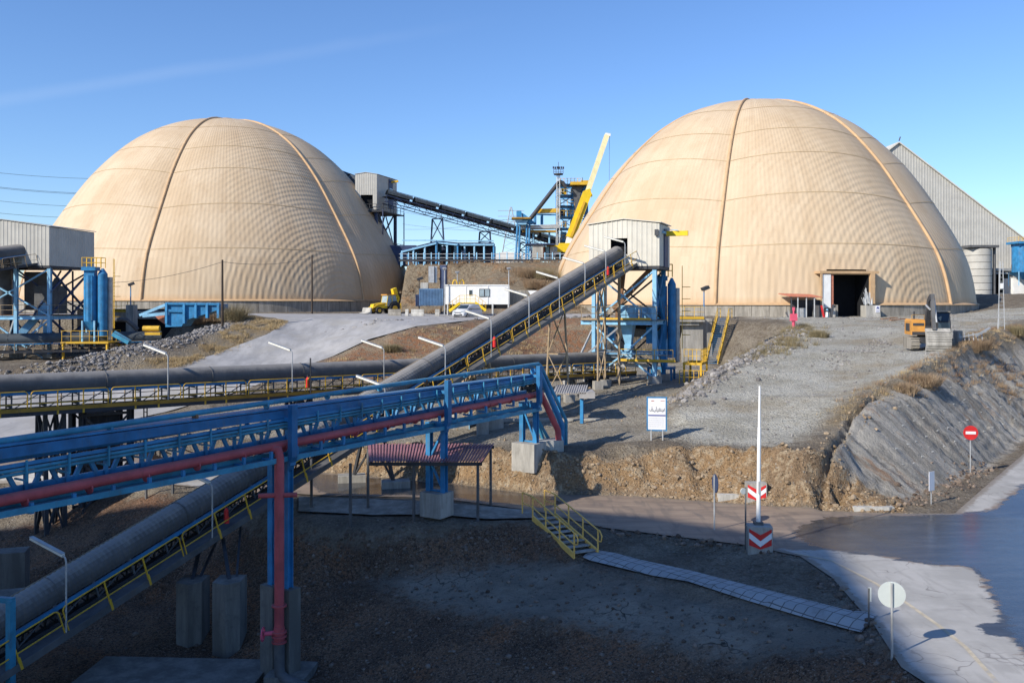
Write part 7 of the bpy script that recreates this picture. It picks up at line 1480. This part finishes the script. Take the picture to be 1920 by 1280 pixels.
def along(line, n, wid):
    P = np.array([p[:2] for p in line]); L = np.hypot(*(P[1:]-P[:-1]).T); c = np.concatenate([[0], np.cumsum(L)])/L.sum(); out = []
    for _ in range(n):
        t = rng.random(); i = min(len(L)-1, np.searchsorted(c, t)-1 if t > 0 else 0); u = (t-c[i])/(c[i+1]-c[i]); p = P[i]+(P[i+1]-P[i])*u; out.append((p[0]+rng.normal()*wid, p[1]+rng.normal()*wid))
    return out
BERM = g2((1262, 752, 3.5), (1330, 707, 4.55), (1420, 657, 5.95), (1490, 614, 7.4))
LEFTR = g2((430, 606, 7.6), (330, 636, 6.3), (220, 660, 5.4), (100, 686, 4.5), (0, 699, 4.1), (-55, 75))
scatter_rocks('berm_rubble', along(BERM, 2600, .7)+along(BERM, 900, 1.6), .03, .26, M['rock_grey'], 2.8)
scatter_rocks('bank_rubble', along(LEFTR, 4500, 1.0), .05, .22, M['rock_grey'])
scatter_rocks('slope_rubble', along(g2((830, 604, 7.4), (900, 612, 6.6), (980, 640, 5.0), (1060, 655, 4.2)), 700, 1.8)+along(g2((640, 660, 4.6), (760, 632, 6.0), (860, 630, 6)), 400, 1.6), .06, .35, M['rock_grey'])
scatter_rocks('earth_rubble', in_zone(Z_BANK, 1500)+in_zone(Z_YARD, 500)+along(g2((560, 880, .1), (1000, 912, .1), (1440, 945, .1), (1700, 958, .1)), 500, .3)+along(GUL[2]+GUL[0], 260, .5), .02, .15, M['rock_tan'], 3)
scatter_rocks('gravel_stones', in_zone(Z_RAMP, 2600)+in_zone(g2((1560, 700, 4.9), (1680, 650, 6.1), (1650, 640, 6.4), (1540, 680, 5.3)), 600), .02, .11, M['rock_grey'], 2)
scatter_rocks('ground_stones', in_zone(g2((600, 1290, -3.7), (1660, 1290, -.6), (1690, 1250, -.1), (1630, 1205, -.3), (1090, 1064, -.8), (985, 988, 0), (700, 1002, -.3), (560, 1000, -.5), (540, 1200, -3.5)), 2600)+in_zone(g2((0, 1290, -4.2), (600, 1290, -3.8), (560, 1100, -2.6), (480, 1010, -1.), (150, 1010, -2.6), (0, 1010, -2.8)), 1200)+in_zone(g2((560, 1000, -.5), (860, 985, 0), (1080, 1042, -.9), (800, 1075, -1.6), (560, 1120, -2.6)), 1200), .012, .11, M['rock_dark'], 3.6)
scatter_rocks('kerb_stones', along(g2((1560, 1090, -.05), (1640, 1190, -.1), (1700, 1280, -.15)), 260, .35)+along(g2((1690, 945, .1), (1790, 908, .35), (1850, 868, .5)), 500, .5)+along(g2((1130, 990, 0), (1400, 1023, -.05), (1500, 1046, -.05)), 240, .25), .02, .14, M['rock_dark'], 2)
def bladesmat(name, a, b, c):
    t = NT(name); ge = [n for n in t.t.nodes if n.type == 'NEW_GEOMETRY'][0]; q = ge.outputs['Random Per Island']
    col = t.mix(q, a, b); col = t.mix(t.ramp(t.noise(.8, 4), .5, .65), col, c); return t.fin(col, .9, 0, None, .1)
M['straw'] = bladesmat('dry_grass', (.40, .29, .15), (.56, .44, .26), (.33, .24, .13)); M['twig'] = bladesmat('dry_twigs', (.22, .155, .10), (.42, .31, .20), (.27, .17, .10)); M['twig_olive'] = bladesmat('olive_twigs', (.17, .145, .085), (.35, .29, .17), (.25, .19, .10))
def blades(centres, n, rad, h, spread, w=.012):
    """n slim triangles growing out of each centre"""
    C = np.repeat(np.array(centres, float), n, 0); N = len(C); a = rng.random(N)*2*math.pi; rr = rad*np.sqrt(rng.random(N)); b = C.copy(); b[:, 0] += rr*np.cos(a); b[:, 1] += rr*np.sin(a)
    hh = h*(.45+.75*rng.random(N)); l = spread*rng.random(N); a2 = a+rng.normal(size=N)*.6; tip = b+np.stack([np.cos(a2)*l*hh, np.sin(a2)*l*hh, hh], 1)
    s = np.stack([np.cos(a2+1.57+rng.normal(size=N)*.5), np.sin(a2+1.57), np.zeros(N)], 1)*w*(.7+.7*rng.random(N))[:, None]
    v = np.stack([b-s, b+s, tip], 1).reshape(-1, 3); return v, np.arange(N*3).reshape(-1, 3)
def tufts(name, pts, n, rad, h, spread, mat, w=.014):
    x = np.array([p[0] for p in pts]); y = np.array([p[1] for p in pts]); z, _ = relief(x, y); v, f = blades(np.stack([x, y, z-.03], 1), n, rad, h, spread, w); o = raw_mesh(name, v, f, mat, False); o['kind'] = 'stuff'; return o
def patchy(pts, f=.35, th=.0, seed=51):
    x = np.array([p[0] for p in pts]); y = np.array([p[1] for p in pts]); k = fbm(x, y, f, 3, seed) > th; return [p for p, q in zip(pts, k) if q]
tufts('dry_grass', patchy(in_zone(Z_GRASS, 1500)), 26, .28, .34, .7, M['straw'])
RIDGE = g2((1575, 775, 3.6), (1600, 750, 4.2), (1700, 705, 5.2), (1780, 664, 6.2), (1850, 628, 7.2), (1915, 613, 7.6))
tufts('dry_grass', patchy(along(RIDGE, 450, .7), .7, .05)+patchy(along(BERM, 200, 1.0), .6), 16, .25, .24, .9, M['straw'], .01)
tufts('dry_grass', patchy(in_zone(Z_RUST, 900), .3, .05), 22, .3, .3, .8, M['straw'])
tufts('slope_scrub', patchy(in_zone(Z_SLOPE, 1500), .25, .06), 26, .5, .6, .9, M['twig'], .03)
tufts('ridge_scrub', along(g2((1600, 748, 4.3), (1700, 703, 5.3), (1780, 663, 6.3), (1850, 628, 7.2), (1915, 612, 7.6)), 150, .65)+along(g2((1850, 640, 7), (1900, 625, 7.4)), 90, 1.0), 46, .3, .36, 1.2, M['twig'], .010)
tufts('berm_scrub', along(g2((1400, 668, 5.7), (1470, 630, 7), (1500, 605, 7.8)), 130, 1.1), 50, .3, .5, 1.0, M['twig_olive'], .012)
def shrub(px, py, r, h, label, mat='twig', y0=18., n=1500):
    p = drop(px, py, y0); root = thing('dry_shrub', label, 'shrub', p, 'dry shrubs')
    cs = [(p.x+rng.normal()*r*.35, p.y+rng.normal()*r*.35, p.z-.05) for _ in range(9)]
    v, f = blades(cs, n//9, r*.45, h, 1.1, .016); v = v-np.array(root.location); raw_mesh('twigs', v, f, M[mat], False, root)
    m = MB()
    for k in range(5): m.tube(p-Z*.1, p+V((random.uniform(-.5, .5)*r, random.uniform(-.5, .5)*r, h*.6)), .03, 5, .012)
    m.build('stem', M['wood'], root)
for px, py, r, h, lab, mt in ((445, 600, 1.9, 1.75, 'biggest dry bush right of the wooden pole on the left verge', 'twig_olive'), (400, 606, 1.5, 1.3, 'dry bush just left of the wooden pole by the blue hopper', 'twig'), (372, 608, 1.2, .9, 'low dry bush under the right end of the blue hopper', 'twig'),
                        (735, 658, .9, .7, 'lone tan bush on the rusty slope right of the haul road', 'twig_olive'), (1735, 722, .9, .8, 'dark leafless bush above the middle of the sprayed slope', 'twig'), (1700, 735, .7, .6, 'smaller leafless bush above the left part of sprayed slope', 'twig'),
                        (1838, 655, 1.1, .9, 'tan bush on the ridge right of the scrap frame', 'twig'), (1905, 628, 1.3, .9, 'dry bush at the right border above the sprayed slope', 'twig_olive'), (1535, 632, .9, .7, 'dry bush at the top of the rubble berm near the hydrant box', 'twig_olive'),
                        (985, 520, 2.2, 1.6, 'dark scrubby bush high on the slope left of the right dome', 'twig'), (1022, 523, 2.4, 1.8, 'larger scrubby bush on the slope against the right dome', 'twig_olive'), (1005, 540, 2.0, 1.4, 'scrubby bush lower on the slope above the grey wall', 'twig')):
    shrub(px, py, r, h, lab, mt, 60. if py < 560 else 25.)
